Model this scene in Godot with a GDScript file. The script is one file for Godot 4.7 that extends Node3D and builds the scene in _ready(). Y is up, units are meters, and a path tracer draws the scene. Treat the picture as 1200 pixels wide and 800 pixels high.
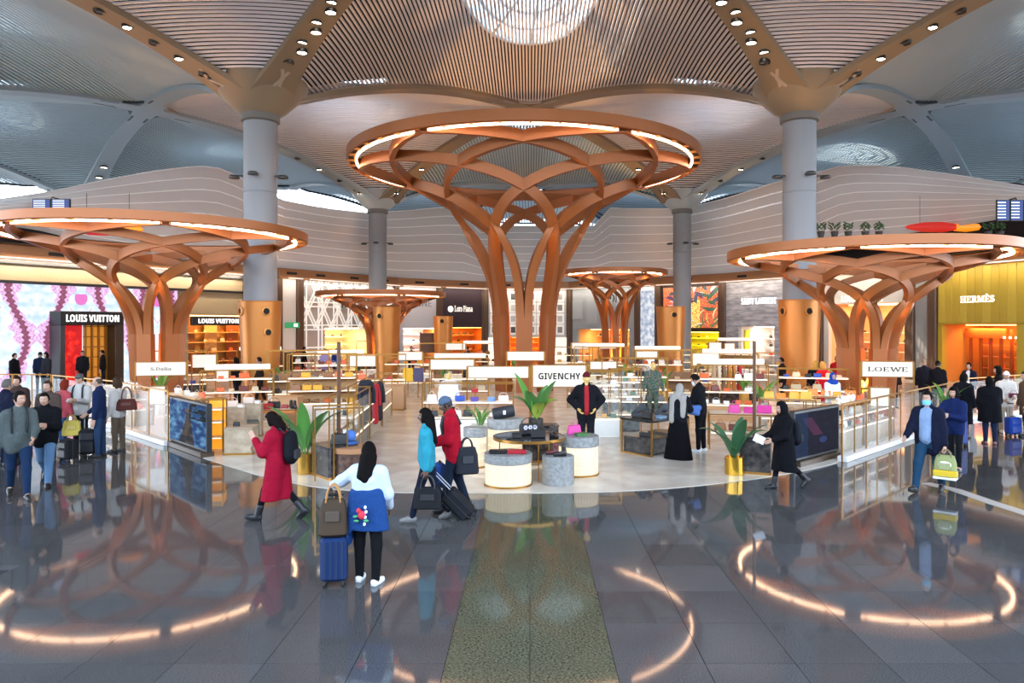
extends Node3D
# An airport duty-free hall: camera, sky and sun first, then the shell, then things.
const F := 850.0        # focal length in pixels of a 1200x800 frame
const CU := 621.0       # vanishing point
const CV := 380.0
const EYE := 3.0

class MB:
	var v := PackedVector3Array()
	var c := PackedColorArray()
	var uv := PackedVector2Array()
	var ix := PackedInt32Array()
	var col := Color(1, 1, 1)
	var xf := Transform3D()
	func p(q: Vector3, t := Vector2()) -> int:
		v.append(xf * q)
		c.append(col)
		uv.append(t)
		return v.size() - 1
	func tri(a: int, b: int, d: int) -> void:
		ix.append(a)
		ix.append(d)
		ix.append(b)
	func quad(a: int, b: int, d: int, e: int) -> void:
		tri(a, b, d)
		tri(a, d, e)
	func facet(pts: Array, from: Vector3) -> void:
		var m := Vector3()
		for q in pts:
			m += q
		m /= pts.size()
		var n: Vector3 = (pts[1] - pts[0]).cross(pts[2] - pts[0])
		var base := v.size()
		for q in pts:
			p(q)
		var flip := n.dot(m - from) < 0.0
		for i in range(1, pts.size() - 1):
			if flip:
				tri(base, base + i + 1, base + i)
			else:
				tri(base, base + i, base + i + 1)
	func box(o: Vector3, s: Vector3, bev := 0.0, b := Basis()) -> MB:
		var h := s * 0.5
		if bev <= 0.0:
			for ax in 3:
				for sg in [-1.0, 1.0]:
					var pts := []
					for k in [[-1, -1], [1, -1], [1, 1], [-1, 1]]:
						var q := Vector3()
						q[ax] = sg * h[ax]
						q[(ax + 1) % 3] = k[0] * h[(ax + 1) % 3]
						q[(ax + 2) % 3] = k[1] * h[(ax + 2) % 3]
						pts.append(o + b * q)
					facet(pts, o)
			return self
		bev = minf(bev, minf(h.x, minf(h.y, h.z)) * 0.9)
		var i := h - Vector3.ONE * bev
		for ax in 3:
			var u := (ax + 1) % 3
			var w := (ax + 2) % 3
			for sg in [-1.0, 1.0]:
				var pts := []
				for k in [[-1, -1], [1, -1], [1, 1], [-1, 1]]:
					var q := Vector3()
					q[ax] = sg * h[ax]
					q[u] = k[0] * i[u]
					q[w] = k[1] * i[w]
					pts.append(o + b * q)
				facet(pts, o)
			for su in [-1.0, 1.0]:
				for sw in [-1.0, 1.0]:
					var q := []
					for e in [[-1.0, 0], [1.0, 0], [1.0, 1], [-1.0, 1]]:
						var r := Vector3()
						r[ax] = e[0] * i[ax]
						r[u] = su * (h[u] if e[1] == 0 else i[u])
						r[w] = sw * (i[w] if e[1] == 0 else h[w])
						q.append(o + b * r)
					facet(q, o)
		for sx in [-1.0, 1.0]:
			for sy in [-1.0, 1.0]:
				for sz in [-1.0, 1.0]:
					facet([o + b * Vector3(sx * h.x, sy * i.y, sz * i.z), o + b * Vector3(sx * i.x, sy * h.y, sz * i.z), o + b * Vector3(sx * i.x, sy * i.y, sz * h.z)], o)
		return self
	func lathe(prof: Array, o := Vector3(), seg := 24, smooth := false, b := Basis()) -> MB:
		var rings := []
		for k in prof.size():
			var row := PackedInt32Array()
			for j in seg:
				var a := TAU * j / seg
				row.append(p(o + b * Vector3(prof[k].x * cos(a), prof[k].y, prof[k].x * sin(a))))
			rings.append(row)
			if not smooth and k > 0 and k < prof.size() - 1:
				var row2 := PackedInt32Array()
				for j in seg:
					var a := TAU * j / seg
					row2.append(p(o + b * Vector3(prof[k].x * cos(a), prof[k].y, prof[k].x * sin(a))))
				rings.append(row2)
		var step := 1 if smooth else 2
		var k := 0
		while k + 1 < rings.size():
			var r0: PackedInt32Array = rings[k]
			var r1: PackedInt32Array = rings[k + 1]
			for j in seg:
				var j2 := (j + 1) % seg
				quad(r0[j], r1[j], r1[j2], r0[j2])
			k += step
		return self
	func tube(path: Array, r, sides := 6, caps := true) -> MB:
		var n := path.size()
		var up := Vector3.UP
		var t0: Vector3 = (path[1] - path[0]).normalized()
		if absf(t0.dot(up)) > 0.9:
			up = Vector3.RIGHT
		var s: Vector3 = t0.cross(up).normalized()
		var rows := []
		for k in n:
			var t: Vector3 = (path[mini(k + 1, n - 1)] - path[maxi(k - 1, 0)]).normalized()
			s = (s - t * s.dot(t)).normalized()
			var w: Vector3 = t.cross(s)
			var rr: float = r[k] if r is Array else r
			var row := PackedInt32Array()
			for j in sides:
				var a := TAU * j / sides
				row.append(p(path[k] + (s * cos(a) + w * sin(a)) * rr))
			rows.append(row)
		for k in n - 1:
			for j in sides:
				var j2 := (j + 1) % sides
				quad(rows[k][j], rows[k][j2], rows[k + 1][j2], rows[k + 1][j])
		if caps:
			for e in [0, n - 1]:
				var pts := []
				for j in sides:
					var q: Vector3 = xf.affine_inverse() * v[rows[e][j]]
					pts.append(q)
				facet(pts, path[1] if e == 0 else path[n - 2])
		return self
	# a rectangle of size (w, h) swept along a path; side and up vectors for every point
	func ribbon(path: Array, side: Array, up: Array, w, h, closed := false) -> MB:
		var n := path.size()
		var pr := [[-0.5, -0.5], [0.5, -0.5], [0.5, 0.5], [-0.5, 0.5]]
		for e in 4:
			var a: Array = pr[e]
			var b: Array = pr[(e + 1) % 4]
			var ra := PackedInt32Array()
			var rb := PackedInt32Array()
			for k in n:
				var ww: float = w[k] if w is Array else w
				var hh: float = h[k] if h is Array else h
				ra.append(p(path[k] + side[k] * a[0] * ww + up[k] * a[1] * hh))
				rb.append(p(path[k] + side[k] * b[0] * ww + up[k] * b[1] * hh))
			for k in (n if closed else n - 1):
				var k2 := (k + 1) % n
				quad(ra[k], rb[k], rb[k2], ra[k2])
		if not closed:
			for k in [0, n - 1]:
				var pts := []
				var ww: float = w[k] if w is Array else w
				var hh: float = h[k] if h is Array else h
				for a in pr:
					pts.append(path[k] + side[k] * a[0] * ww + up[k] * a[1] * hh)
				facet(pts, path[1] if k == 0 else path[n - 2])
		return self
	func prism(poly: PackedVector2Array, depth: float, t := Transform3D()) -> MB:
		var id := Geometry2D.triangulate_polygon(poly)
		for sg in [-0.5, 0.5]:
			var base := v.size()
			for q in poly:
				p(t * Vector3(q.x, q.y, sg * depth), q)
			var k := 0
			while k < id.size():
				var n := (poly[id[k + 1]] - poly[id[k]]).cross(poly[id[k + 2]] - poly[id[k]])
				if (n > 0) == (sg > 0):
					tri(base + id[k], base + id[k + 1], base + id[k + 2])
				else:
					tri(base + id[k], base + id[k + 2], base + id[k + 1])
				k += 3
		var area := 0.0
		for i in poly.size():
			area += poly[i].cross(poly[(i + 1) % poly.size()])
		for i in poly.size():
			var a := poly[i]
			var b := poly[(i + 1) % poly.size()]
			if area < 0:
				var sw := a
				a = b
				b = sw
			quad(p(t * Vector3(a.x, a.y, -0.5 * depth)), p(t * Vector3(b.x, b.y, -0.5 * depth)), p(t * Vector3(b.x, b.y, 0.5 * depth)), p(t * Vector3(a.x, a.y, 0.5 * depth)))
		return self
	func grid(rows: Array, wrap := false) -> MB:
		var id := []
		for i in rows.size():
			var r := PackedInt32Array()
			for j in rows[i].size():
				r.append(p(rows[i][j], Vector2(float(j) / (rows[i].size() - 1), float(i) / (rows.size() - 1))))
			id.append(r)
		for i in rows.size() - 1:
			var m: int = id[i].size()
			for j in (m if wrap else m - 1):
				var j2 := (j + 1) % m
				quad(id[i][j], id[i][j2], id[i + 1][j2], id[i + 1][j])
		return self
	func ball(o: Vector3, r: Vector3, seg := 14, b := Basis()) -> MB:
		var rows := []
		var half := seg / 2
		for i in half + 1:
			var a := PI * i / half - PI / 2
			var row := []
			for j in seg:
				var t := -TAU * j / seg
				row.append(o + b * Vector3(r.x * cos(a) * cos(t), r.y * sin(a), r.z * cos(a) * sin(t)))
			rows.append(row)
		return grid(rows, true)
	func mesh() -> ArrayMesh:
		var n := PackedVector3Array()
		n.resize(v.size())
		var k := 0
		while k < ix.size():
			var a := ix[k]
			var b := ix[k + 2]
			var d := ix[k + 1]
			var q := (v[b] - v[a]).cross(v[d] - v[a])
			n[a] += q
			n[b] += q
			n[d] += q
			k += 3
		for i in n.size():
			n[i] = n[i].normalized() if n[i].length_squared() > 1e-20 else Vector3.UP
		var ar := []
		ar.resize(Mesh.ARRAY_MAX)
		ar[Mesh.ARRAY_VERTEX] = v
		ar[Mesh.ARRAY_NORMAL] = n
		ar[Mesh.ARRAY_TEX_UV] = uv
		ar[Mesh.ARRAY_COLOR] = c
		ar[Mesh.ARRAY_INDEX] = ix
		var m := ArrayMesh.new()
		m.add_surface_from_arrays(Mesh.PRIMITIVE_TRIANGLES, ar)
		return m

var rng := RandomNumberGenerator.new()
var mats := {}
var used := {}

func P(u: float, v: float, z: float) -> Vector3:
	return Vector3((u - CU) / F * z, EYE - (v - CV) / F * z, -z)

func G(u: float, v: float) -> Vector3:
	var z := EYE * F / (v - CV)
	return Vector3((u - CU) / F * z, 0, -z)

func H(s: String) -> Color:
	return Color.html(s)

func mat(col, rough := 0.6, metal := 0.0, ex := {}) -> StandardMaterial3D:
	var c: Color = H(col) if col is String else col
	var key := str([c, rough, metal, ex])
	if mats.has(key):
		return mats[key]
	var m := StandardMaterial3D.new()
	m.albedo_color = c
	m.roughness = rough
	m.metallic = metal
	for k in ex:
		m.set(k, ex[k])
	if ex.has("emission"):
		m.emission_enabled = true
	mats[key] = m
	return m

func glow(col, e: float, alb = "f4f0e8") -> StandardMaterial3D:
	return mat(alb, 0.5, 0.0, {"emission": H(col) if col is String else col, "emission_energy_multiplier": e})

func numbered(n: String) -> String:
	if not used.has(n):
		used[n] = 0
		return n
	used[n] += 1
	return "%s_%03d" % [n, used[n]]

func tag(o: Node3D, label := "", category := "", group := "", kind := "") -> Node3D:
	if label:
		o.set_meta("label", label)
	if category:
		o.set_meta("category", category)
	if group:
		o.set_meta("group", group)
	if kind:
		o.set_meta("kind", kind)
	return o

func thing(n: String, at: Vector3, yaw := 0.0, label := "", category := "", group := "") -> Node3D:
	var o := Node3D.new()
	o.name = numbered(n)
	add_child(o)
	o.position = at
	o.rotation.y = yaw
	tag(o, label, category, group)
	return o

func put(b: MB, n: String, m: Material, parent: Node = self) -> MeshInstance3D:
	return putm(b.mesh(), n, m, parent)

func putm(me: Mesh, n: String, m: Material, parent: Node = self) -> MeshInstance3D:
	var o := MeshInstance3D.new()
	o.mesh = me
	o.material_override = m
	if parent == self:
		o.name = numbered(n)
	else:
		var taken := 0
		var nm := n
		while parent.has_node(NodePath(nm)):
			taken += 1
			nm = "%s_%03d" % [n, taken]
		o.name = nm
	parent.add_child(o)
	return o

func struct(b: MB, n: String, m: Material, parent: Node = self) -> MeshInstance3D:
	var o := put(b, n, m, parent)
	if parent == self:
		o.set_meta("kind", "structure")
	return o

func text_mesh(s: String, h: float, depth := 0.02, serif := false, bold := false) -> TextMesh:
	var t := TextMesh.new()
	var f := SystemFont.new()
	f.font_names = PackedStringArray(["Droid Serif" if serif else "Droid Sans"])
	if bold:
		f.font_weight = 700
	t.font = f
	t.text = s
	t.font_size = 32
	t.pixel_size = h / 23.0
	t.depth = depth
	t.curve_step = 1.0
	return t

func letters(s: String, h: float, w: float, at: Vector3, m: Material, parent: Node, serif := false, bold := false, n := "lettering") -> MeshInstance3D:
	var t := text_mesh(s, h, 0.02, serif, bold)
	var o := putm(t, n, m, parent)
	var bb := t.get_aabb()
	var sx := w / maxf(bb.size.x, 0.001)
	var sy := h / maxf(bb.size.y, 0.001)
	o.scale = Vector3(sx, sy, 1)
	o.position = at - Vector3(bb.get_center().x * sx, bb.get_center().y * sy, 0)
	return o

func noise_tex(freq: float, c0: Color, c1: Color, size := 512, oct := 4, sd := 1, mid := 0.5, type := FastNoiseLite.TYPE_SIMPLEX_SMOOTH) -> NoiseTexture2D:
	var n := FastNoiseLite.new()
	n.noise_type = type
	n.seed = sd
	n.frequency = freq
	n.fractal_octaves = oct
	var t := NoiseTexture2D.new()
	t.width = size
	t.height = size
	t.seamless = true
	t.noise = n
	var g := Gradient.new()
	g.set_color(0, c0)
	g.set_color(1, c1)
	g.set_offset(0, mid - 0.35)
	g.set_offset(1, mid + 0.35)
	t.color_ramp = g
	return t

func stone(key: String, c0: Color, c1: Color, freq: float, sc: float, rough: float, spec := 0.5, oct := 5, ex := {}) -> StandardMaterial3D:
	if mats.has(key):
		return mats[key]
	var m := StandardMaterial3D.new()
	m.albedo_texture = noise_tex(freq, c0, c1, 512, oct, key.hash() % 1000)
	m.uv1_triplanar = true
	m.uv1_world_triplanar = true
	m.uv1_scale = Vector3.ONE * sc
	m.roughness = rough
	m.metallic_specular = spec
	for k in ex:
		m.set(k, ex[k])
	mats[key] = m
	return m

# ---------------------------------------------------------------- the setting
const ORD := ["first", "second", "third", "fourth", "fifth", "sixth", "seventh", "eighth", "ninth", "tenth"]
var GOLD: StandardMaterial3D
var COPPER: StandardMaterial3D
var BRONZE: StandardMaterial3D
var CREAM: StandardMaterial3D
var DARKM: StandardMaterial3D
var GLASS: StandardMaterial3D

func camera_and_light() -> void:
	var cam := Camera3D.new()
	cam.name = "camera"
	add_child(cam)
	cam.position = Vector3(0, EYE, 0)
	var near := 0.05
	cam.projection = Camera3D.PROJECTION_FRUSTUM
	cam.keep_aspect = Camera3D.KEEP_HEIGHT
	cam.set_frustum(800.0 / F * near, Vector2((600.0 - CU) / F * near, (CV - 400.0) / F * near), near, 400.0)
	cam.current = true
	var env := Environment.new()
	env.tonemap_mode = Environment.TONE_MAPPER_LINEAR
	env.tonemap_exposure = 1.25
	env.background_mode = Environment.BG_SKY
	var sk := ProceduralSkyMaterial.new()
	sk.sky_top_color = Color(0.72, 0.81, 0.92)
	sk.sky_horizon_color = Color(0.92, 0.94, 0.96)
	sk.ground_bottom_color = Color(0.45, 0.47, 0.5)
	sk.ground_horizon_color = Color(0.7, 0.74, 0.78)
	sk.sky_energy_multiplier = 2.6
	sk.ground_energy_multiplier = 1.2
	var sky := Sky.new()
	sky.sky_material = sk
	env.sky = sky
	env.sdfgi_enabled = true
	env.ssao_enabled = true
	env.ssil_enabled = true
	var we := WorldEnvironment.new()
	we.name = "environment"
	we.environment = env
	add_child(we)
	var sun := DirectionalLight3D.new()
	sun.name = "sun"
	sun.light_energy = 6.0
	sun.light_color = Color(1.0, 0.96, 0.9)
	sun.light_angular_distance = 0.5
	sun.shadow_enabled = true
	add_child(sun)
	sun.look_at_from_position(Vector3.ZERO, Vector3(0.48, -0.84, -0.06))

func palette() -> void:
	GOLD = mat("a87a3a", 0.3, 0.85)
	COPPER = mat("96592d", 0.42, 0.3)
	BRONZE = mat("9a6a45", 0.5, 0.2)
	CREAM = stone("cream", Color(0.62, 0.54, 0.44), Color(0.72, 0.65, 0.55), 0.01, 0.8, 0.35)
	DARKM = stone("darkmarble", Color(0.06, 0.06, 0.06), Color(0.32, 0.29, 0.27), 0.012, 0.9, 0.25, 0.5, 6)
	GLASS = mat(Color(0.9, 0.96, 0.96, 0.06), 0.05, 0.0, {"metallic_specular": 0.22, "transparency": BaseMaterial3D.TRANSPARENCY_ALPHA})

const BX := 10.4
const BZ := 11.5
const COLH := 11.2
const CTRH := 14.7

func rib_h(t: float) -> float:
	return COLH + (CTRH - COLH) * (1.0 - pow(1.0 - t, 2.2))

# height of a diamond roof panel: a runs along the axis through its two columns, b across it (both -1..1)
func shell_ab(a: float, b: float) -> float:
	var r := clampf(1.0 - absf(a), 0.0, 1.0)
	var e := clampf(absf(b) / maxf(r, 0.001), 0.0, 1.0)
	return rib_h(r) + 0.55 * r * (1.0 - e * e)

func diamond(cx: float, cz: float, kind: String, near: int, cold: bool, label: String) -> void:
	# kind "x": columns lie along x, slats run along z; kind "z": the other way round
	var o := thing("ceiling", Vector3(cx, 0, -cz))
	tag(o, "", "", "", "structure")
	var la := BX if kind == "x" else BZ
	var lb := BZ if kind == "x" else BX
	var at := func(a: float, b: float, up: float) -> Vector3:
		var y := shell_ab(a, b) + up
		return Vector3(a * BX, y, b * BZ) if kind == "x" else Vector3(b * BX, y, a * BZ)
	var reach := func(a: float) -> float:
		var m := absf(a)
		var inset := 0.05
		var r0 := 0.8
		if m < r0:
			return minf(1.0 - m - inset, 0.9)
		var g0 := 1.0 - r0 - inset
		var k := (m - r0) / (0.95 - r0)
		return g0 * sqrt(maxf(0.0, 1.0 - k * k))
	var sp := [0.148, 0.19, 0.3][near] as float
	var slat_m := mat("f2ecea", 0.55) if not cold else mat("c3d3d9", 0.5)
	var n := int(0.95 * la / sp)
	var all := MB.new()
	var segs := [10, 8, 6][near] as int
	for i in range(-n, n + 1):
		var a := i * sp / la
		var r: float = reach.call(a)
		if r < 0.02:
			continue
		var one := MB.new() if near == 0 else all
		var path := []
		var sd := []
		var up := []
		for k in segs + 1:
			path.append(at.call(a, lerpf(-r, r, float(k) / segs), 0.0))
			sd.append(Vector3.RIGHT if kind == "x" else Vector3.BACK)
			up.append(Vector3.UP)
		one.ribbon(path, sd, up, sp * (0.52 if not cold else 0.7), 0.07)
		if near == 0:
			put(one, "slat", slat_m, o)
	if near > 0:
		tag(put(all, "slats", slat_m, o), "", "", "", "stuff")
	# lip round the panel; dark on cold panels, standing for the shadow gap
	var path := []
	var sd := []
	var up := []
	for k in 2:
		for i in 25:
			var a := lerpf(-0.95, 0.95, i / 24.0) * (1 if k == 0 else -1)
			if k == 1 and (i == 0 or i == 24):
				continue
			var r: float = reach.call(a)
			path.append(at.call(a, r * (1 if k == 0 else -1), -0.05))
	for i in path.size():
		var t: Vector3 = (path[(i + 1) % path.size()] - path[i - 1]).normalized()
		up.append(Vector3.UP)
		sd.append(t.cross(Vector3.UP).normalized())
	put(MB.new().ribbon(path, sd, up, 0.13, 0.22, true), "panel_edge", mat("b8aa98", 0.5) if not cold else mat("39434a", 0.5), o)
	# roof deck above with a lens-shaped skylight
	var hr := Vector2(0.09, 0.5) if near == 0 and kind == "x" else Vector2(0.13, 0.06)
	var rows := []
	var sky_in := []
	for j in 41:
		var ang := TAU * (j % 40) / 40
		var ca := cos(ang)
		var sa := sin(ang)
		var edge := 1.0 / (absf(ca) + absf(sa))
		var hole := 1.0 / sqrt(ca * ca / hr.x + sa * sa / hr.y)
		var row := []
		for k in 5:
			var r := lerpf(hole, edge, k / 4.0)
			row.append(at.call(ca * r, sa * r, lerpf(2.0, 0.5, pow(k / 4.0, 3))))
		rows.append(row)
		sky_in.append([at.call(ca * hole, sa * hole, 2.0), at.call(ca * hole * 0.96, sa * hole * 0.96, 3.4)])
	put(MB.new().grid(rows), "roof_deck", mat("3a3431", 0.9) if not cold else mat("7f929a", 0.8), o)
	put(MB.new().grid(sky_in), "skylight_curb", mat("e8eef2", 0.6), o)
	if near < 2:
		var bars := MB.new()
		for s in [1.0, 0.8, 0.6, 0.4, 0.2]:
			var ring := []
			for j in 33:
				var ang := TAU * j / 32
				ring.append(at.call(cos(ang) * sqrt(hr.x) * 0.97 * s, sin(ang) * sqrt(hr.y) * 0.97 * s, 1.9))
			bars.tube(ring, 0.09, 5, false)
		for j in 10:
			var ang := TAU * (j + 0.5) / 10
			bars.tube([at.call(cos(ang) * sqrt(hr.x), sin(ang) * sqrt(hr.y), 1.9), at.call(cos(ang + 0.5) * 0.3 * sqrt(hr.x), sin(ang + 0.5) * 0.3 * sqrt(hr.y), 1.9)], 0.07, 5, false)
		put(bars, "skylight_truss", mat("c9d3da", 0.5), o)
	if true:
		var pane := []
		for j in 33:
			var ang := TAU * j / 32
			pane.append([at.call(cos(ang) * sqrt(hr.x), sin(ang) * sqrt(hr.y), 2.1), at.call(0.0, 0.0, 2.1)])
		put(MB.new().grid(pane), "skylight_glass", mat(Color(0.75, 0.82, 0.88, 0.74 if near == 0 else 0.55), 0.6, 0.0, {"transparency": BaseMaterial3D.TRANSPARENCY_ALPHA}), o)

func rib(col: Vector2, ctr: Vector2, cold: bool) -> void:
	var path := []
	var sd := []
	var up := []
	var w := []
	var d := Vector3(ctr.x - col.x, 0, -(ctr.y - col.y))
	var n := d.normalized().cross(Vector3.UP)
	for k in 19:
		var t := lerpf(0.05, 1.0, k / 18.0)
		path.append(Vector3(lerpf(col.x, ctr.x, t), rib_h(t) + 0.02, -lerpf(col.y, ctr.y, t)))
		sd.append(n)
		up.append(Vector3.UP)
		w.append(0.95 + 1.3 * exp(-t * 9.0) + 0.5 * exp(-(1 - t) * 14.0))
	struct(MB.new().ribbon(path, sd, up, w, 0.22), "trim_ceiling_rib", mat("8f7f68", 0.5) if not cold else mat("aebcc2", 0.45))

func downlight(pos: Vector3, on: bool, big: float, label: String, group: String) -> void:
	var o := thing("downlight", pos, 0.0, label, "downlight", group)
	put(MB.new().lathe([Vector2(big * 0.9, 0.3), Vector2(big, 0.0), Vector2(big * 0.98, -0.05), Vector2(big * 0.84, -0.05), Vector2(big * 0.82, 0.0)], Vector3(), 16), "housing", mat("1c1a18", 0.4), o)
	var lens := MB.new().lathe([Vector2(0.001, -0.035), Vector2(big * 0.82, -0.03)], Vector3(), 16)
	put(lens, "lamp_lens", glow("fff2dc", 14.0) if on else mat("3a3a3c", 0.15, 0.5), o)

func ceiling() -> void:
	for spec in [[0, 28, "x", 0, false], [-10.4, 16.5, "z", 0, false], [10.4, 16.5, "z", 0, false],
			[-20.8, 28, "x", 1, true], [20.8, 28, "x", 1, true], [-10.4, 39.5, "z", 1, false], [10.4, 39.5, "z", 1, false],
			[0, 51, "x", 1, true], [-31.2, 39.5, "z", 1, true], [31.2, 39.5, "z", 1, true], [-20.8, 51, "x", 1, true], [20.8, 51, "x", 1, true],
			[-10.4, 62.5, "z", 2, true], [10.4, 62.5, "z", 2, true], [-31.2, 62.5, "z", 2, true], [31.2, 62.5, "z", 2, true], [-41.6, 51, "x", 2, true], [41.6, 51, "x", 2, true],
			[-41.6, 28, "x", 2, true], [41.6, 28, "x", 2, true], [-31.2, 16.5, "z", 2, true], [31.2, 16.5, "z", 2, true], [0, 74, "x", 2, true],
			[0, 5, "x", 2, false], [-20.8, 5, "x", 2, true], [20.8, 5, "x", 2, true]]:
		diamond(spec[0], spec[1], spec[2], spec[3], spec[4], "")
	for cx in [-31.2, -10.4, 10.4, 31.2]:
		for cz in [5.0, 28.0, 51.0]:
			for dx in [-10.4, 10.4]:
				for dz in [-11.5, 11.5]:
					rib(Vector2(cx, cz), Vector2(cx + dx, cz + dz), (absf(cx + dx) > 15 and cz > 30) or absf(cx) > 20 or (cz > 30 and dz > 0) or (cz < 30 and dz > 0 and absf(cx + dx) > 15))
	# lamps set into the ribs
	for s in [-1, 1]:
		var side := "left" if s < 0 else "right"
		for k in 5:
			var t: float = [0.2, 0.27, 0.34, 0.41, 0.49][k]
			for e in [-1, 1]:
				var tt: float = t + e * 0.018
				downlight(Vector3(s * (10.4 - 10.4 * tt) + e * 0.12, rib_h(tt) - 0.09, -(28 - 11.5 * tt)), k > 0 or e > 0, 0.2, "round ceiling lamp on the %s inner rib, %s pair from the column, %s one" % [side, ["first", "second", "third", "fourth", "fifth"][k], "lower" if e < 0 else "upper"], "paired lamps on the %s rib" % side)
		for k in 9:
			var t := 0.14 + k * 0.055
			downlight(Vector3(s * (10.4 + 10.4 * t), rib_h(t) - 0.09, -(28 - 11.5 * t)), k % 2 == 1, 0.2, "round ceiling lamp in the %s outer rib, %s from the column" % [side, ORD[k]], "lamps along the %s outer rib" % side)
		for k in 6:
			var t := 0.12 + k * 0.1
			downlight(Vector3(s * (10.4 + 10.4 * t) , rib_h(t) - 0.09, -(51 - 11.5 * t)), k % 2 == 0, 0.2, "small lamp in the far rib behind the %s grey column, %s from its foot" % [side, ORD[k]], "lamps along the far %s rib" % side)
			if k < 4:
				downlight(Vector3(s * (10.4 - 10.4 * t) , rib_h(t) - 0.09, -(51 - 11.5 * t)), k % 2 == 0, 0.2, "small lamp in the far %s rib seen through the central ring, %s from its foot" % [side, ORD[k]], "lamps on the far inner %s rib" % side)
		for k in 2:
			var t := 0.25 + k * 0.09
			downlight(Vector3(s * (31.2 - 10.4 * t), rib_h(t) - 0.09, -(51 - 11.5 * t)), true, 0.24, "%s bright lamp on the descending rib at far %s" % [["lower", "upper"][k], side], "lamps on the %s descending rib" % side)

func column(x: float, z: float, side: String) -> void:
	var o := thing("pillar", Vector3(x, 0, -z))
	tag(o, "", "", "", "structure")
	var m := mat("85888d", 0.55)
	put(MB.new().lathe([Vector2(0.62, 0), Vector2(0.62, 8.0), Vector2(0.6, 8.02), Vector2(0.6, 8.06), Vector2(0.62, 8.08), Vector2(0.62, 10.75)], Vector3(), 40), "shaft", m, o)
	put(MB.new().lathe([Vector2(0.62, 10.75), Vector2(0.72, 10.8), Vector2(0.72, 11.05)], Vector3(), 40), "collar", mat("6a6660", 0.5), o)
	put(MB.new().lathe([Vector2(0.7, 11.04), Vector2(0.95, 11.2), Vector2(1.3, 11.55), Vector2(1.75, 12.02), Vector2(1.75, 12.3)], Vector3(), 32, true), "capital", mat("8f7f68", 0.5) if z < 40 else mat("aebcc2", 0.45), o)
	for a in [0.2, 1.5, 2.9]:
		var c := MB.new().lathe([Vector2(0.001, 0.05), Vector2(0.16, 0.05), Vector2(0.2, 0.0), Vector2(0.2, -0.06), Vector2(0.001, -0.09)], Vector3(cos(a) * 0.95, 8.65, sin(a) * 0.95), 14)
		c.box(Vector3(cos(a) * 0.75, 8.7, sin(a) * 0.75), Vector3(0.35, 0.05, 0.06), 0.0, Basis(Vector3.UP, -a))
		put(c, "floodlight", mat("2a2a2c", 0.4), o)

func cone(x: float, z: float, r0: float, r1: float, h: float, label: String, holes: Array) -> void:
	var o := thing("air_outlet_cone", Vector3(x, 0, -z), 0.0, label, "air outlet")
	put(MB.new().lathe([Vector2(r0, 0), Vector2(r0 + 0.02, 0.06), Vector2(r1 - 0.01, h - 0.05), Vector2(r1, h), Vector2(r1 - 0.06, h), Vector2(r1 - 0.1, h - 0.2)], Vector3(), 40), "cone_shell", mat("b87838", 0.38, 0.45), o)
	for a in holes:
		var ang: float = a[0]
		var y: float = a[1]
		var r := lerpf(r0, r1, y / h)
		var b := Basis(Vector3.UP, ang) * Basis(Vector3.RIGHT, PI / 2)
		var c := Vector3(sin(ang), 0, cos(ang)) * (r - 0.03) + Vector3.UP * y
		var nz := put(MB.new().lathe([Vector2(0.17, 0.0), Vector2(0.17, 0.07), Vector2(0.12, 0.08), Vector2(0.11, 0.0)], c, 18, false, b), "nozzle", mat("c08440", 0.35, 0.5), o)
		put(MB.new().lathe([Vector2(0.001, 0.045), Vector2(0.115, 0.045)], c, 14, false, b), "nozzle_opening", mat("14100c", 0.8), nz)

func floor_pts() -> Array:
	return [G(-40, 486), G(60, 487), G(135, 502), G(190, 520), G(245, 539), G(300, 556), G(365, 570), G(430, 576), G(520, 578), G(620, 578), G(720, 576), G(800, 571), G(880, 562), G(940, 552), G(985, 541), G(1030, 526), G(1075, 510), G(1130, 492), G(1260, 478)]

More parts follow.
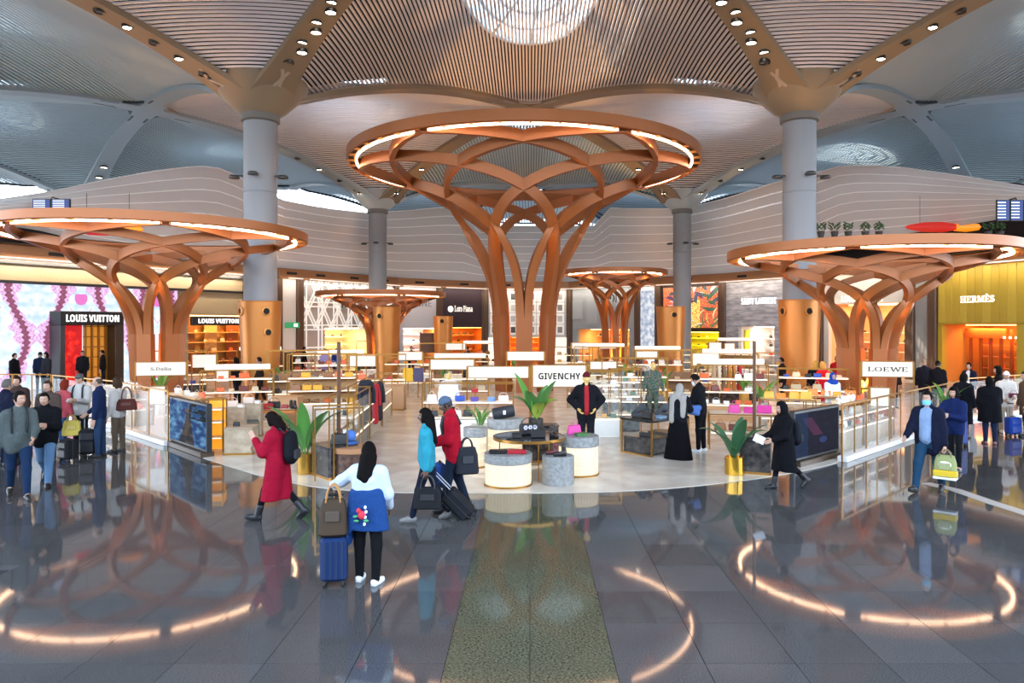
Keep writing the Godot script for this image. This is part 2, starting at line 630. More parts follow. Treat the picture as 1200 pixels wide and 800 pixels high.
func floor_and_walls() -> void:
	var base := MB.new()
	base.box(Vector3(0, -0.16, -35), Vector3(120, 0.2, 100))
	struct(base, "floor", mat("26252a", 0.35))
	var slab := struct(MB.new().box(Vector3(0, -0.03, -44), Vector3(110, 0.06, 56)), "floor", tile_mat(0))
	var fl := thing("floor", Vector3())
	tag(fl, "", "", "", "structure")
	var shared := {}
	rng.seed = 5
	for r in 12:
		var z := 5.55 + r * 0.87
		var half := int(0.78 * z / 0.8) + 1
		for c in range(-half, half + 1):
			var x := 0.75 * (absf(c) - 0.5) * signf(c)
			var w := 0.75
			if c == 0:
				continue
			if absi(c) > 1:
				x = signf(c) * (0.75 + (absi(c) - 1.5) * 0.8)
				w = 0.8
			var green := absi(c) == 1
			var key := "%s%d" % [green, (r * 7 + c * 13 + rng.randi() % 3) % 3 if not green else 0]
			if not shared.has(key):
				shared[key] = MB.new().box(Vector3(0, -0.03, 0), Vector3(w - 0.006, 0.06, 0.864)).mesh()
			var mm := green_mat() if green else tile_mat(key.hash() % 3)
			var t := putm(shared[key], "tile", mm, fl)
			t.position = Vector3(x, 0, -(z + 0.435))
	# plain paving to the sides of the tiled part and behind the camera
	for r in 12:
		var z := 5.55 + r * 0.87
		var edge := 0.75 + (int(0.78 * z / 0.8) + 0.5) * 0.8
		for sg in [-1.0, 1.0]:
			put(MB.new().box(Vector3(sg * (edge + 55.0) / 2, -0.03, -(z + 0.435)), Vector3(55.0 - edge, 0.06, 0.864)), "paving", tile_mat(1), fl)
	put(MB.new().box(Vector3(0, -0.03, 1.72), Vector3(110, 0.06, 14.5)), "paving", tile_mat(0), fl)
	# added unseen wall behind the camera, cuts the low daylight; open above
	struct(MB.new().box(Vector3(0, 2.75, 9.0), Vector3(116, 5.5, 0.4)), "wall_rear_added", mat("6a6460", 0.7))
	# the pale island floor
	var poly := PackedVector2Array()
	var pts := floor_pts()
	var smooth := []
	for i in pts.size() - 1:
		var p0: Vector3 = pts[maxi(i - 1, 0)]
		var p3: Vector3 = pts[mini(i + 2, pts.size() - 1)]
		for k in 4:
			smooth.append(pts[i].cubic_interpolate(pts[i + 1], p0, p3, k / 4.0))
	smooth.append(pts[-1])
	for q in smooth:
		poly.append(Vector2(q.x, -q.z))
	poly.append(Vector2(24, 46))
	poly.append(Vector2(2, 56))
	poly.append(Vector2(-24, 46))
	var isl := MB.new()
	isl.prism(poly, 0.03, Transform3D(Basis(Vector3.RIGHT, -PI / 2), Vector3(0, -0.005, 0)))
	struct(isl, "floor", stone("islandfloor", Color(0.75, 0.7, 0.64), Color(0.84, 0.8, 0.74), 0.006, 0.3, 0.2, 0.4))
	# curved pale strip on the right
	var sp := []
	for q in [G(1085, 566), G(1120, 574), G(1160, 588), G(1210, 604), G(1280, 622)]:
		sp.append(q + Vector3(0, 0.004, 0))
	var sdv := []
	var upv := []
	for i in sp.size():
		var t: Vector3 = (sp[mini(i + 1, sp.size() - 1)] - sp[maxi(i - 1, 0)]).normalized()
		sdv.append(t.cross(Vector3.UP))
		upv.append(Vector3.UP)
	struct(MB.new().ribbon(sp, sdv, upv, 0.22, 0.01), "trim_floor", mat("b9b4ac", 0.25))

func tile_mat(i: int) -> StandardMaterial3D:
	var k: float = [0.0, 0.016, -0.014][i]
	return stone("tile%d" % i, Color(0.22 + k, 0.215 + k, 0.215 + k), Color(0.37 + k, 0.36 + k, 0.355 + k), 0.22, 0.6, 0.05, 0.42, 3)

func green_mat() -> StandardMaterial3D:
	return stone("greentile", Color(0.2, 0.21, 0.16), Color(0.4, 0.4, 0.32), 0.09, 0.7, 0.06, 0.42, 6)

# ---------------------------------------------------------------- shops round the hall
const FAC := [[-260, 266.0], [0, 284.0], [265, 309.0], [325, 314.0], [350, 316.0], [470, 326.0], [590, 331.0], [650, 331.0], [770, 325.0], [850, 320.5], [910, 316.0], [970, 311.0], [1090, 301.0], [1200, 288.0], [1480, 266.0]]

func fac_v(u: float) -> float:
	for i in FAC.size() - 1:
		if u <= FAC[i + 1][0]:
			return lerpf(FAC[i][1], FAC[i + 1][1], (u - FAC[i][0]) / (FAC[i + 1][0] - FAC[i][0]))
	return FAC[-1][1]

func out_of_hall(u: float) -> Vector3:
	var q := fac(u + 4.0) - fac(u - 4.0)
	return q.cross(Vector3.UP).normalized() * -1.0

func fac(u: float) -> Vector3:
	var z := F * 3.6 / (CV - fac_v(u))
	return Vector3((u - CU) / F * z, 0, -z)

const NICK := {-80: "flowered screen boutique", 350: "cane lattice boutique", 463: "pale grey boutique", 514: "aubergine boutique", 568: "picture-grid boutique", 668: "slate blue boutique", 772: "leaf print boutique", 848: "grey marble boutique", 962: "warm shelf boutique", 1095: "mustard boutique"}

class Shop:
	var o: Node3D
	var A: Vector3
	var d: Vector3
	var L: float
	var nick := ""
	func s(u: float) -> float:
		var k := (u - 621.0) / 850.0
		return (k * -A.z - A.x) / (d.x + k * d.z)
	func y(u: float, v: float) -> float:
		var q := A + d * s(u)
		return 3.0 - (v - 380.0) / 850.0 * -q.z

func shop(u0: float, u1: float, label: String, fascia: Material, op: Array, inner: Material, warm, e: float, low := 0.0) -> Shop:
	var k := Shop.new()
	k.A = fac(u0)
	var b := fac(u1)
	k.L = (b - k.A).length()
	k.d = (b - k.A).normalized()
	k.o = Node3D.new()
	k.o.name = numbered("shopfront")
	add_child(k.o)
	k.o.transform = Transform3D(Basis(k.d, Vector3.UP, k.d.cross(Vector3.UP)), k.A)
	tag(k.o, label, "shopfront")
	k.nick = NICK.get(int(u0), "boutique")
	var L := k.L
	# bronze cornice with dark slots, pilasters at the two ends
	put(MB.new().box(Vector3(L / 2, 6.27, 0.1), Vector3(L + 0.3, 0.66, 0.5), 0.03), "cornice", BRONZE, k.o)
	var slots := MB.new()
	for i in maxi(1, int(L / 3.0)):
		slots.box(Vector3((i + 0.5) * L / maxi(1, int(L / 3.0)), 6.3, 0.36), Vector3(0.8, 0.16, 0.03))
	put(slots, "vent_slot", mat("1a1410", 0.7), k.o)
	for x in [0.0, L]:
		put(MB.new().box(Vector3(x, 2.98, 0.05), Vector3(0.5, 5.95, 0.4), 0.03), "pilaster", mat("5b4333", 0.5, 0.2), k.o)
	# added lamp strip under the cornice, a fill to brighten the fascia
	put(MB.new().box(Vector3(L / 2, 5.96, 0.75), Vector3(L - 0.6, 0.06, 0.08)), "added_wash_strip", glow("fff2e2", 0.6), k.o)
	var wl := AreaLight3D.new()
	wl.name = "added_wash_lamp"
	wl.light_energy = L * (2.2 if u0 < 0 else 0.7)
	wl.light_color = Color(1.0, 0.93, 0.84)
	wl.area_size = Vector2(L - 0.6, 0.08)
	wl.set("area_range", 20.0)
	wl.shadow_enabled = true
	k.o.add_child(wl)
	wl.position = Vector3(L / 2, 5.9, 0.75)
	wl.rotation.x = -PI / 2 + 0.6
	# opening
	var a: float = op[0]
	var c: float = op[1]
	var h: float = op[2]
	put(MB.new().box(Vector3(L / 2, (h + 5.95) / 2, -0.1), Vector3(L - 0.5, 5.95 - h, 0.3), 0.02), "fascia", fascia, k.o)
	if a > 0.4:
		put(MB.new().box(Vector3((0.25 + a) / 2, h / 2, -0.1), Vector3(a - 0.25, h, 0.3)), "side_panel", fascia, k.o)
	if c < L - 0.4:
		put(MB.new().box(Vector3((L - 0.25 + c) / 2, h / 2, -0.1), Vector3(L - 0.25 - c, h, 0.3)), "side_panel", fascia, k.o)
	var D := 3.2
	var box := MB.new()
	box.box(Vector3((a + c) / 2, h / 2, -D - 0.2), Vector3(c - a + 0.4, h + 0.4, 0.15))
	box.box(Vector3(a - 0.1, h / 2, -D / 2 - 0.2), Vector3(0.15, h + 0.3, D))
	box.box(Vector3(c + 0.1, h / 2, -D / 2 - 0.2), Vector3(0.15, h + 0.3, D))
	box.box(Vector3((a + c) / 2, h + 0.1, -D / 2 - 0.2), Vector3(c - a + 0.4, 0.15, D))
	put(box, "interior", inner, k.o)
	var wc: Color = H(warm) if warm is String else warm
	put(MB.new().box(Vector3((a + c) / 2, h - 0.03, -1.6), Vector3((c - a) * 0.8, 0.05, 0.9)), "ceiling_light", glow(wc, 5.0), k.o)
	var l := AreaLight3D.new()
	l.name = "shop_light"
	l.light_energy = e * 1.6
	l.light_color = wc
	l.area_size = Vector2((c - a) * 0.8, 0.9)
	l.set("area_range", 30.0)
	l.shadow_enabled = true
	k.o.add_child(l)
	l.position = Vector3((a + c) / 2, h - 0.07, -1.6)
	l.rotation.x = -PI / 2 + 0.35
	return k

func shelves(k: Shop, x0: float, x1: float, ys: Array, z: float, m: Material, gap := 0.55, cols := ["1c1a1a", "6b2f22", "c9b28d", "2d3a52"], short := "") -> void:
	for j in ys.size():
		var y: float = ys[j]
		put(MB.new().box(Vector3((x0 + x1) / 2, y, z), Vector3(x1 - x0, 0.05, 0.4)), "shelf", m, k.o)
		var n := int((x1 - x0) / gap)
		for i in n:
			if rng.randf() < 0.22:
				continue
			var at := k.o.transform * Vector3(x0 + (i + 0.5) * (x1 - x0) / n, y + 0.025, z)
			small_bag(at, k.o.rotation.y, cols[rng.randi() % cols.size()], rng.randf_range(0.2, 0.34), "small %s, place " + NUM[i] + " on the " + LEV[j] + " shelf inside the " + k.nick, "goods inside the " + k.nick)

const NUM := ["one", "two", "three", "four", "five", "six", "seven", "eight", "nine", "ten", "eleven", "twelve", "thirteen", "fourteen", "fifteen"]
const LEV := ["lowest", "second", "third", "top"]
const CNAME := {"1c1a1a": "black", "6b2f22": "brown", "c9b28d": "beige", "2d3a52": "navy", "e8e4dc": "white", "d9622b": "orange", "e2a32b": "yellow", "b3202c": "red", "c72f86": "pink", "2f4fa8": "blue", "5a4a9a": "purple", "3f6b3a": "green", "8a5a32": "tan", "6e6a66": "grey", "a84a4a": "rust"}
var bag_meshes := {}

func bag_mesh(kind: int) -> Array:
	if bag_meshes.has(kind):
		return bag_meshes[kind]
	var b := MB.new()
	var hd := MB.new()
	if kind == 0:
		var rows := []
		for f in [[-0.5, 0.0, 0.2], [-0.5, 0.0, 0.2]]:
			pass
		# trapezoid body, chamfered
		var pr := [[0.0, 0.48, 0.19], [0.05, 0.5, 0.21], [0.55, 0.42, 0.15], [0.62, 0.4, 0.11]]
		for q in pr:
			var row := []
			for e in 16:
				var a := -TAU * e / 16
				var cx := signf(cos(a)) * pow(absf(cos(a)), 0.35)
				var cz := signf(sin(a)) * pow(absf(sin(a)), 0.35)
				row.append(Vector3(q[1] * cx, q[0], q[2] * cz))
			rows.append(row)
		rows.push_front([])
		for e in 16:
			rows[0].append(Vector3(0, 0.0, 0))
		var topr := []
		for e in 16:
			topr.append(Vector3(0, 0.62, 0))
		rows.append(topr)
		b.grid(rows, true)
		var arc := []
		for i in 9:
			var a := PI * i / 8
			arc.append(Vector3(cos(a) * 0.22, 0.6 + sin(a) * 0.36, 0.06))
		hd.tube(arc, 0.022, 5)
	elif kind == 1:
		b.box(Vector3(0, 0.26, 0), Vector3(0.95, 0.52, 0.3), 0.06)
		b.box(Vector3(0, 0.36, 0.155), Vector3(0.9, 0.3, 0.03), 0.012)
		b.box(Vector3(0, 0.25, 0.18), Vector3(0.1, 0.07, 0.02))
		var arc := []
		for i in 9:
			var a := PI * i / 8
			arc.append(Vector3(cos(a) * 0.4, 0.5 + sin(a) * 0.3, 0.0))
		hd.tube(arc, 0.02, 5)
	else:
		b.box(Vector3(0, 0.18, 0), Vector3(0.7, 0.36, 0.5), 0.04)
		hd.box(Vector3(0, 0.37, 0), Vector3(0.72, 0.05, 0.52), 0.015)
	bag_meshes[kind] = [b.mesh(), hd.mesh()]
	return bag_meshes[kind]

func small_bag(at: Vector3, yaw: float, col: String, w: float, label: String, group: String, kind := -1) -> Node3D:
	if kind < 0:
		kind = rng.randi() % 3
	var noun: String = ["handbag", "shoulder bag", "lidded box"][kind]
	var lb := label
	if "%s" in label:
		lb = label.replace("%s", CNAME.get(col, "") + " " + noun)
	var o := thing(["handbag", "shoulder_bag", "gift_box"][kind], at, yaw + rng.randf_range(-0.3, 0.3), lb, "box" if kind == 2 else "handbag", group)
	var ms := bag_mesh(kind)
	var m := mat(col, 0.45)
	putm(ms[0], "bag_body" if kind < 2 else "box_body", m, o)
	putm(ms[1], "handle" if kind < 2 else "lid", m, o)
	o.scale = Vector3.ONE * w
	return o

func wall_text(k: Shop, s: String, u0: float, u1: float, v0: float, v1: float, m: Material, serif := false, bold := false, z := 0.1) -> void:
	var x0 := k.s(u0)
	var x1 := k.s(u1)
	var um := (u0 + u1) / 2
	var y0 := k.y(um, v1)
	var y1 := k.y(um, v0)
	letters(s, y1 - y0, x1 - x0, Vector3((x0 + x1) / 2, (y0 + y1) / 2, z), m, k.o, serif, bold, "sign_lettering")

func kaleido() -> ImageTexture:
	var im := Image.create(640, 256, false, Image.FORMAT_RGB8)
	var n := FastNoiseLite.new()
	n.seed = 9
	n.frequency = 0.045
	for y in 256:
		for x in 640:
			var X := fposmod(x + 20, 236) - 118.0
			var ax := absf(X)
			var wave := 70.0 + 22.0 * cos(y * TAU / 256.0 + 2.9)
			var dd := ax - wave
			var petal := 30.0 + 6.0 * sin(y * 0.2) + 8.0 * n.get_noise_2d(ax * 1.0, y * 1.0)
			var sky := Color(0.7, 0.82, 0.93).lerp(Color(0.98, 0.97, 1.0), clampf(0.5 + 0.9 * n.get_noise_2d(ax * 0.5, y * 0.7), 0, 1))
			var c := sky
			var bloom := 0.5 + 0.5 * cos(y * TAU / 115.0)
			if absf(dd) < petal * (0.35 + 0.7 * bloom):
				c = Color(0.78, 0.55, 0.78).lerp(Color(0.97, 0.86, 0.97), clampf(0.5 + n.get_noise_2d(ax * 3.0, y * 3.0), 0, 1))
			if absf(dd) < 8 + 3 * sin(y * 0.5):
				c = Color(0.42, 0.2, 0.3).lerp(Color(0.66, 0.36, 0.5), clampf(0.5 + n.get_noise_2d(ax * 5, y * 5), 0, 1))
			var pd := Vector2(ax, fposmod(y - 20.0, 200.0) - 10).length()
			var hub := Vector2(ax, y - 150.0).length()
			if hub < 60:
				c = c.lerp(Color(0.97, 1.0, 1.0), (1.0 - hub / 60.0) * 0.9)
			if pd < 18:
				c = Color(0.86, 0.45, 0.75)
			if absf(fposmod(y * 0.8 + ax, 150.0) - 75.0) < 1.5 and absf(dd) > 30:
				c = c.lerp(Color(0.7, 0.5, 0.65), 0.7)
			im.set_pixel(x, y, c)
	return ImageTexture.create_from_image(im)

func leaf_print() -> ImageTexture:
	var im := Image.create(256, 192, false, Image.FORMAT_RGB8)
	var r := RandomNumberGenerator.new()
	r.seed = 4
	im.fill(H("c8553a"))
	var n := FastNoiseLite.new()
	n.frequency = 0.07
	for y in 192:
		for x in 256:
			var a := n.get_noise_2d(x * 1.6, y * 1.6)
			if a > 0.05:
				im.set_pixel(x, y, H("e98a5a"))
			if y > 60 and absf(x - 120.0) < 55 and a > -0.2:
				im.set_pixel(x, y, H("efe070"))
	for leaf in 60:
		var low := leaf % 2 == 0
		var o := Vector2(r.randf_range(40, 256), r.randf_range(150, 200)) if low else Vector2(r.randf_range(0, 256), r.randf_range(10, 110))
		var ang := r.randf_range(-2.4, -0.7) if low else r.randf_range(-3.6, 0.4)
		var ln := r.randf_range(35, 80)
		var c: Color = [H("f2e6b8"), H("3f7a4a"), H("e9cf6a"), H("f6f0e0")][r.randi() % 4] if low else [H("4a2f55"), H("31465a"), H("d8b0b8"), H("2f5a44")][r.randi() % 4]
		for i in int(ln * 3):
			var t := i / (ln * 3.0)
			var q := o + Vector2(cos(ang + t * 0.5), sin(ang + t * 0.5)) * ln * t
			var w := (3.0 if low else 9.0) * sin(t * PI)
			for j in range(-int(w), int(w) + 1):
				var z := q + Vector2(-sin(ang), cos(ang)) * j
				if z.x >= 0 and z.y >= 0 and z.x < 256 and z.y < 192:
					im.set_pixel(int(z.x), int(z.y), c if absi(j) > 0 or low else c.lightened(0.5))
	return ImageTexture.create_from_image(im)

func shopfronts() -> void:
	rng.seed = 11
	# far left: a long screen wall with a black portal
	var black := mat("17171a", 0.35)
	var mesh_gold := stone("sequin", Color(0.3, 0.25, 0.17), Color(0.92, 0.84, 0.68), 0.16, 0.5, 0.35, 0.6, 2, {"metallic": 0.15})
	var k := shop(-80, 288, "long boutique front with a flowered screen wall and black portal", mesh_gold, [12.0, 19.6, 3.55], mat("b8873f", 0.6), "ffc27a", 14.0)
	var op0 := k.s(57)
	# screen
	var x1 := k.s(206)
	var top := k.y(60, 334) 
	var scr := mat(Color(0.05, 0.05, 0.05), 0.4, 0.0, {"emission": Color.WHITE, "emission_energy_multiplier": 1.0, "emission_texture": kaleido(), "emission_operator": BaseMaterial3D.EMISSION_OP_MULTIPLY})
	var quadm := MB.new()
	quadm.grid([[Vector3(0.3, 0.0, 0), Vector3(x1, 0.0, 0)], [Vector3(0.3, 4.85, 0), Vector3(x1, 4.85, 0)]])
	for i in quadm.uv.size():
		quadm.uv[i].y = 1.0 - quadm.uv[i].y
	var sp := put(quadm, "screen", scr, k.o)
	sp.position.z = 0.14
	put(MB.new().box(Vector3(x1 / 2, 2.42, 0.06), Vector3(x1, 4.9, 0.12)), "screen_cabinet", black, k.o)
	put(MB.new().box(Vector3(k.L / 2, 4.93, 0.12), Vector3(k.L - 0.4, 0.12, 0.2)), "screen_trim", black, k.o)
	put(MB.new().box(Vector3(k.L / 2, 5.86, 0.16), Vector3(k.L, 0.26, 0.3)), "black_band", black, k.o)  # plain black line along the fascia, under the bronze cornice
	# portal
	var a := k.s(56)
	var b := k.s(131)
	var h0 := k.y(94, 381)
	var h1 := k.y(94, 365)
	put(MB.new().box(Vector3((a + b) / 2, (h0 + h1) / 2, 0.55), Vector3(b - a, h1 - h0, 0.9), 0.02), "portal_header", black, k.o)
	put(MB.new().box(Vector3(a + 0.12, h0 / 2, 0.55), Vector3(0.24, h0, 0.9), 0.02), "portal_jamb", mat("3a3a3c", 0.4), k.o)
	put(MB.new().box(Vector3(b - 0.22, h0 / 2, 0.55), Vector3(0.44, h0, 0.9), 0.02), "portal_jamb", mat("3b2a1c", 0.5), k.o)
	wall_text(k, "LOUIS VUITTON", 63, 125, 369, 377, glow("ffffff", 1.2), false, true, 1.02)
	var mid := lerpf(a, b, 0.44)
	put(MB.new().box(Vector3((a + 0.24 + mid) / 2, h0 / 2, 0.3), Vector3(mid - a - 0.24, h0, 0.2)), "red_display_panel", glow("c8141c", 0.55, "b01018"), k.o)  # panel given its own glow in place of display lighting
	rng.seed = 3
	var bumps := MB.new()
	for i in 26:
		bumps.ball(Vector3(rng.randf_range(a + 0.4, mid - 0.2), rng.randf_range(0.2, h0 - 0.3), 0.42), Vector3(0.16, 0.14, 0.08), 8)
	put(bumps, "red_relief", glow("e02a20", 0.6, "d02018"), k.o)  # relief glows too, light put into its colour
	put(MB.new().box(Vector3((mid + b) / 2, h0 / 2, 0.25), Vector3(b - mid - 0.3, h0, 0.1)), "gold_shelf_wall", glow("d8902c", 0.5, "a8702c"), k.o)  # wall glows by itself, standing in for light on the shelves
	for i in 4:
		put(MB.new().box(Vector3(lerpf(mid, b - 0.4, (i + 0.5) / 4.0), h0 / 2, 0.36), Vector3(0.07, h0, 0.14)), "gold_post", GOLD, k.o)
	for i in 6:
		put(MB.new().box(Vector3((mid + b) / 2 - 0.15, 0.4 + i * 0.5, 0.33), Vector3(b - mid - 0.5, 0.04, 0.1)), "gold_shelf", mat("7a4c22", 0.5), k.o)
	# window with the second sign
	var c := k.s(222)
	var d := k.s(283)
	put(MB.new().box(Vector3((c + d) / 2, k.y(252, 376), 0.15), Vector3(d - c, k.y(252, 371) - k.y(252, 381), 0.2), 0.02), "sign_board", black, k.o)
	wall_text(k, "LOUIS VUITTON", 229, 276, 373.5, 378.5, glow("ffffff", 1.2), false, true, 0.27)
	shelves(k, 12.3, 19.3, [0.7, 1.3, 1.9, 2.5], -2.6, mat("c89a58", 0.5), 0.6, ["d9622b", "8a5a32", "c9b28d", "6b2f22"])
	for i in 5:
		put(MB.new().box(Vector3(12.6 + i * 1.6, 1.7, -2.9), Vector3(0.9, 3.3, 0.08)), "back_panel", mat(["b5803c", "8f5c2c", "d9b070", "a05a30", "c9a060"][i], 0.5), k.o)
	# white service panel with exit sign
	k = shop(325, 350, "narrow white service panel with a brown door below", mat("d9d6d2", 0.6), [0.5, 2.0, 1.2], mat("5a3a22", 0.6), "ffd0a0", 1.0)
	put(MB.new().box(Vector3(k.L / 2, 1.3, -0.2), Vector3(k.L - 0.4, 2.6, 0.1)), "service_door", mat("5a3c24", 0.5), k.o)
	var ex := put(MB.new().box(Vector3(k.L / 2 + 0.1, 2.95, 0.3), Vector3(1.1, 0.36, 0.12), 0.02), "exit_sign", glow("2f8a5a", 0.8, "1f6a44"), k.o)
	put(MB.new().box(Vector3(k.L / 2 + 0.3, 2.95, 0.37), Vector3(0.3, 0.2, 0.02)), "exit_arrow", glow("e8fff0", 1.0), ex)
	# cane lattice boutique
	k = shop(350, 463, "grey boutique front with a white cane lattice pattern", mat("aeaaa8", 0.6), [k_s(350, 463, 380), k_s(350, 463, 440), 2.75], mat("f0dcae", 0.6), "ffe6b8", 12.0)
	lattice(k)
	wall_text(k, "DIOR", 397, 432, 349, 361, mat("20242c", 0.5), true, false, 0.16)
	shelves(k, k.s(384), k.s(436), [0.9, 1.5, 2.1], -2.7, mat("fff2d8", 0.5), 0.8)
	# pale boutique
	k = shop(463, 514, "pale grey boutique front with a lit white shelf window", mat("d6d4d8", 0.6), [0.7, 5.2, 2.7], mat("e6dcd8", 0.6), "fff0e4", 10.0)
	wall_text(k, "CELINE", 474, 505, 351, 359, mat("8a8e96", 0.5), false, false, 0.1)
	shelves(k, 0.9, 5.0, [0.9, 1.6, 2.2], -2.7, mat("ffffff", 0.5), 0.6)
	put(MB.new().box(Vector3(3.4, 1.5, -0.6), Vector3(1.6, 1.6, 0.1), 0.02), "picture_panel", mat("8d6a58", 0.6), k.o)
	# aubergine boutique
	k = shop(514, 568, "dark aubergine boutique front with white script lettering", mat("33202c", 0.55), [0.6, 5.3, 2.75], mat("c77a30", 0.6), "ffb25c", 11.0)
	wall_text(k, "Loro Piana", 532, 553, 358, 365, glow("fff6ea", 1.0), true, false, 0.1)
	var em := MB.new()
	em.lathe([Vector2(0.001, 0.03), Vector2(0.25, 0.03), Vector2(0.25, 0)], Vector3(k.s(527.5), k.y(527, 362), 0.06), 18, false, Basis(Vector3.RIGHT, PI / 2))
	put(em, "emblem", glow("fff6ea", 0.9), k.o)
	shelves(k, 0.8, 5.0, [0.8, 1.5, 2.1], -2.7, mat("d99a50", 0.5), 0.6)
	# picture-grid boutique
	k = shop(568, 668, "boutique front faced with a grid of white framed squares", mat("c8c6c4", 0.6), [k_s(568, 668, 595), k_s(568, 668, 642), 1.9], mat("e08a28", 0.6), "ffa040", 10.0)
	rng.seed = 8
	var y := 2.15
	for r in 4:
		for cc in 8:
			var x := 0.45 + cc * (k.L - 0.9) / 8.0 + 0.38
			var w := (k.L - 0.9) / 8.0 - 0.07
			if cc < 1 and r < 0:
				continue
			var fr := put(MB.new().box(Vector3(x, y + r * 0.93 + 0.4, 0.1), Vector3(w, 0.86, 0.1), 0.02), "tile_frame", glow("fff8f0", 0.2), k.o)  # frames glow faintly, brightness put into the material
			put(MB.new().box(Vector3(x, y + r * 0.93 + 0.4, 0.16), Vector3(w * 0.56, 0.5, 0.03), 0.01), "tile_picture", mat(["8f8d8c", "c9c6c4", "5e5a5a", "d9d6d2", "b0a8a2", "7fb0a8"][rng.randi() % 6], 0.6), fr)
	for e in [[0.3, k.s(594)], [k.s(643), k.L - 0.3]]:
		put(MB.new().box(Vector3((e[0] + e[1]) / 2, 0.95, 0.1), Vector3(e[1] - e[0], 1.9, 0.06)), "lit_side_panel", glow("fff0dc", 0.6), k.o)
	shelves(k, k.s(598), k.s(640), [0.9, 1.4], -2.7, mat("ffb050", 0.5), 0.7)
	# slate boutique
	k = shop(668, 748, "slate blue panelled boutique front with dark letters", mat("a7adb2", 0.5), [0.8, k_s(668, 748, 738), 2.6], mat("e8b878", 0.6), "ffcf94", 11.0)
	wall_text(k, "FENDI", 700, 724, 345, 354, mat("2a2c2e", 0.5), false, false, 0.1)
	for i in 4:
		put(MB.new().box(Vector3(0.9 + i * 1.5, 4.2, 0.1), Vector3(1.1, 1.6 + (i % 2) * 0.8, 0.06), 0.02), "raised_panel", mat("b2b8bc", 0.4), k.o)
	shelves(k, 1.0, 4.6, [0.8, 1.4, 2.0], -2.7, mat("f0d0a0", 0.5), 0.6)
	# white lit pylon
	k = shop(748, 772, "white lit panel with a pale rippled pattern", mat("c9d0dc", 0.5), [0.4, 1.6, 1.0], mat("f0f0f4", 0.6), "ffffff", 2.0)
	put(MB.new().box(Vector3(k.L / 2, 3.4, 0.12), Vector3(k.L - 0.6, 4.4, 0.06)), "light_panel", mat(Color(0.1, 0.1, 0.1), 0.4, 0.0, {"emission": Color.WHITE, "emission_energy_multiplier": 0.75, "emission_operator": BaseMaterial3D.EMISSION_OP_MULTIPLY, "emission_texture": noise_tex(0.02, Color(0.62, 0.68, 0.8), Color(1, 1, 1), 256, 3, 5), "uv1_triplanar": true, "uv1_scale": Vector3.ONE * 0.4}), k.o)
	# leaf print boutique
	k = shop(772, 848, "boutique front with a bright tropical leaf print", mat("3a2418", 0.5), [0.5, 7.0, 2.45], mat("d8c828", 0.6), "fff07a", 11.0)
	var lp := MB.new()
	lp.grid([[Vector3(0.5, 2.75, 0.1), Vector3(k.L - 0.4, 2.75, 0.1)], [Vector3(0.5, 5.75, 0.1), Vector3(k.L - 0.4, 5.75, 0.1)]])
	for i in lp.uv.size():
		lp.uv[i].y = 1.0 - lp.uv[i].y
	put(lp, "leaf_print", mat(Color.WHITE, 0.6, 0.0, {"albedo_texture": leaf_print(), "emission": Color.WHITE, "emission_energy_multiplier": 0.45, "emission_texture": leaf_print(), "emission_operator": BaseMaterial3D.EMISSION_OP_MULTIPLY}), k.o)  # print also emits its own colours, so it looks lit
	shelves(k, 0.7, 6.6, [0.8, 1.4, 1.95], -2.7, mat("e8dc50", 0.5), 0.7)
	# grey marble boutique
	k = shop(848, 962, "grey marble boutique front with small white lit letters", stone("greymarble", Color(0.52, 0.52, 0.55), Color(0.78, 0.78, 0.8), 0.008, 0.5, 0.35, 0.5, 6, {"uv1_scale": Vector3(0.25, 0.9, 0.25)}), [k_s(848, 962, 866), k_s(848, 962, 908), 2.85], mat("d8cfc8", 0.6), "ffe8d4", 11.0)
	wall_text(k, "SAINT LAURENT", 870, 911, 349, 356, glow("ffffff", 1.4), true, false, 0.1)
	shelves(k, k.s(868), k.s(906), [0.8, 1.4, 2.0], -2.7, mat("f4f0ea", 0.5), 0.6, ["1c1a1a", "b3202c", "1c1a1a"])
	# warm shelf boutique behind the right tree
	k = shop(962, 1068, "pale boutique front with warm lit shelves behind the right canopy", mat("cfc6ba", 0.6), [0.6, k_s(962, 1068, 1064), 4.2], mat("e6b27c", 0.6), "ffc890", 16.0)
	wall_text(k, "LOUIS VUITTON", 987, 1036, 346, 353, glow("fff4e0", 1.1), true, false, 0.1)
	shelves(k, 0.8, k.s(1062), [0.8, 1.35, 1.9, 2.5], -2.6, mat("fff0dc", 0.5), 0.62)
	for u in [1000, 1045]:
		put(MB.new().box(Vector3(k.s(u), 1.7, -2.2), Vector3(0.5, 3.4, 0.3)), "wood_pier", mat("b8752c", 0.5), k.o)
	# stone piers
	k = shop(1068, 1095, "pair of grey and brown stone piers beside the yellow boutique", mat("8f8c88", 0.5), [0.4, 0.6, 0.3], mat("5c4634", 0.6), "ffffff", 0.1)
	# yellow boutique
	k = shop(1095, 1290, "tall mustard yellow boutique front with white lit letters", mat("b89a2e", 0.5), [k_s(1095, 1290, 1105), k_s(1095, 1290, 1192), 3.0], mat("c8843c", 0.6), "ffb868", 14.0)
	wall_text(k, "HERM\u00c8S", 1127, 1167, 344.5, 354, glow("ffffff", 1.6), true, true, 0.1)
	for i in 24:
		var xx := 0.3 + i * 0.42
		if xx < k.L - 0.3:
			put(MB.new().box(Vector3(xx + 0.2, 4.5, 0.075), Vector3(0.4, 2.85, 0.05), 0.015), "panel", mat("b4962c" if i % 3 else "bfa236", 0.45), k.o)
	shelves(k, k.s(1110), k.s(1188), [0.7, 1.3, 1.9], -2.7, mat("e0904a", 0.5), 0.6, ["d9622b", "b3202c", "c9b28d", "c72f86"])
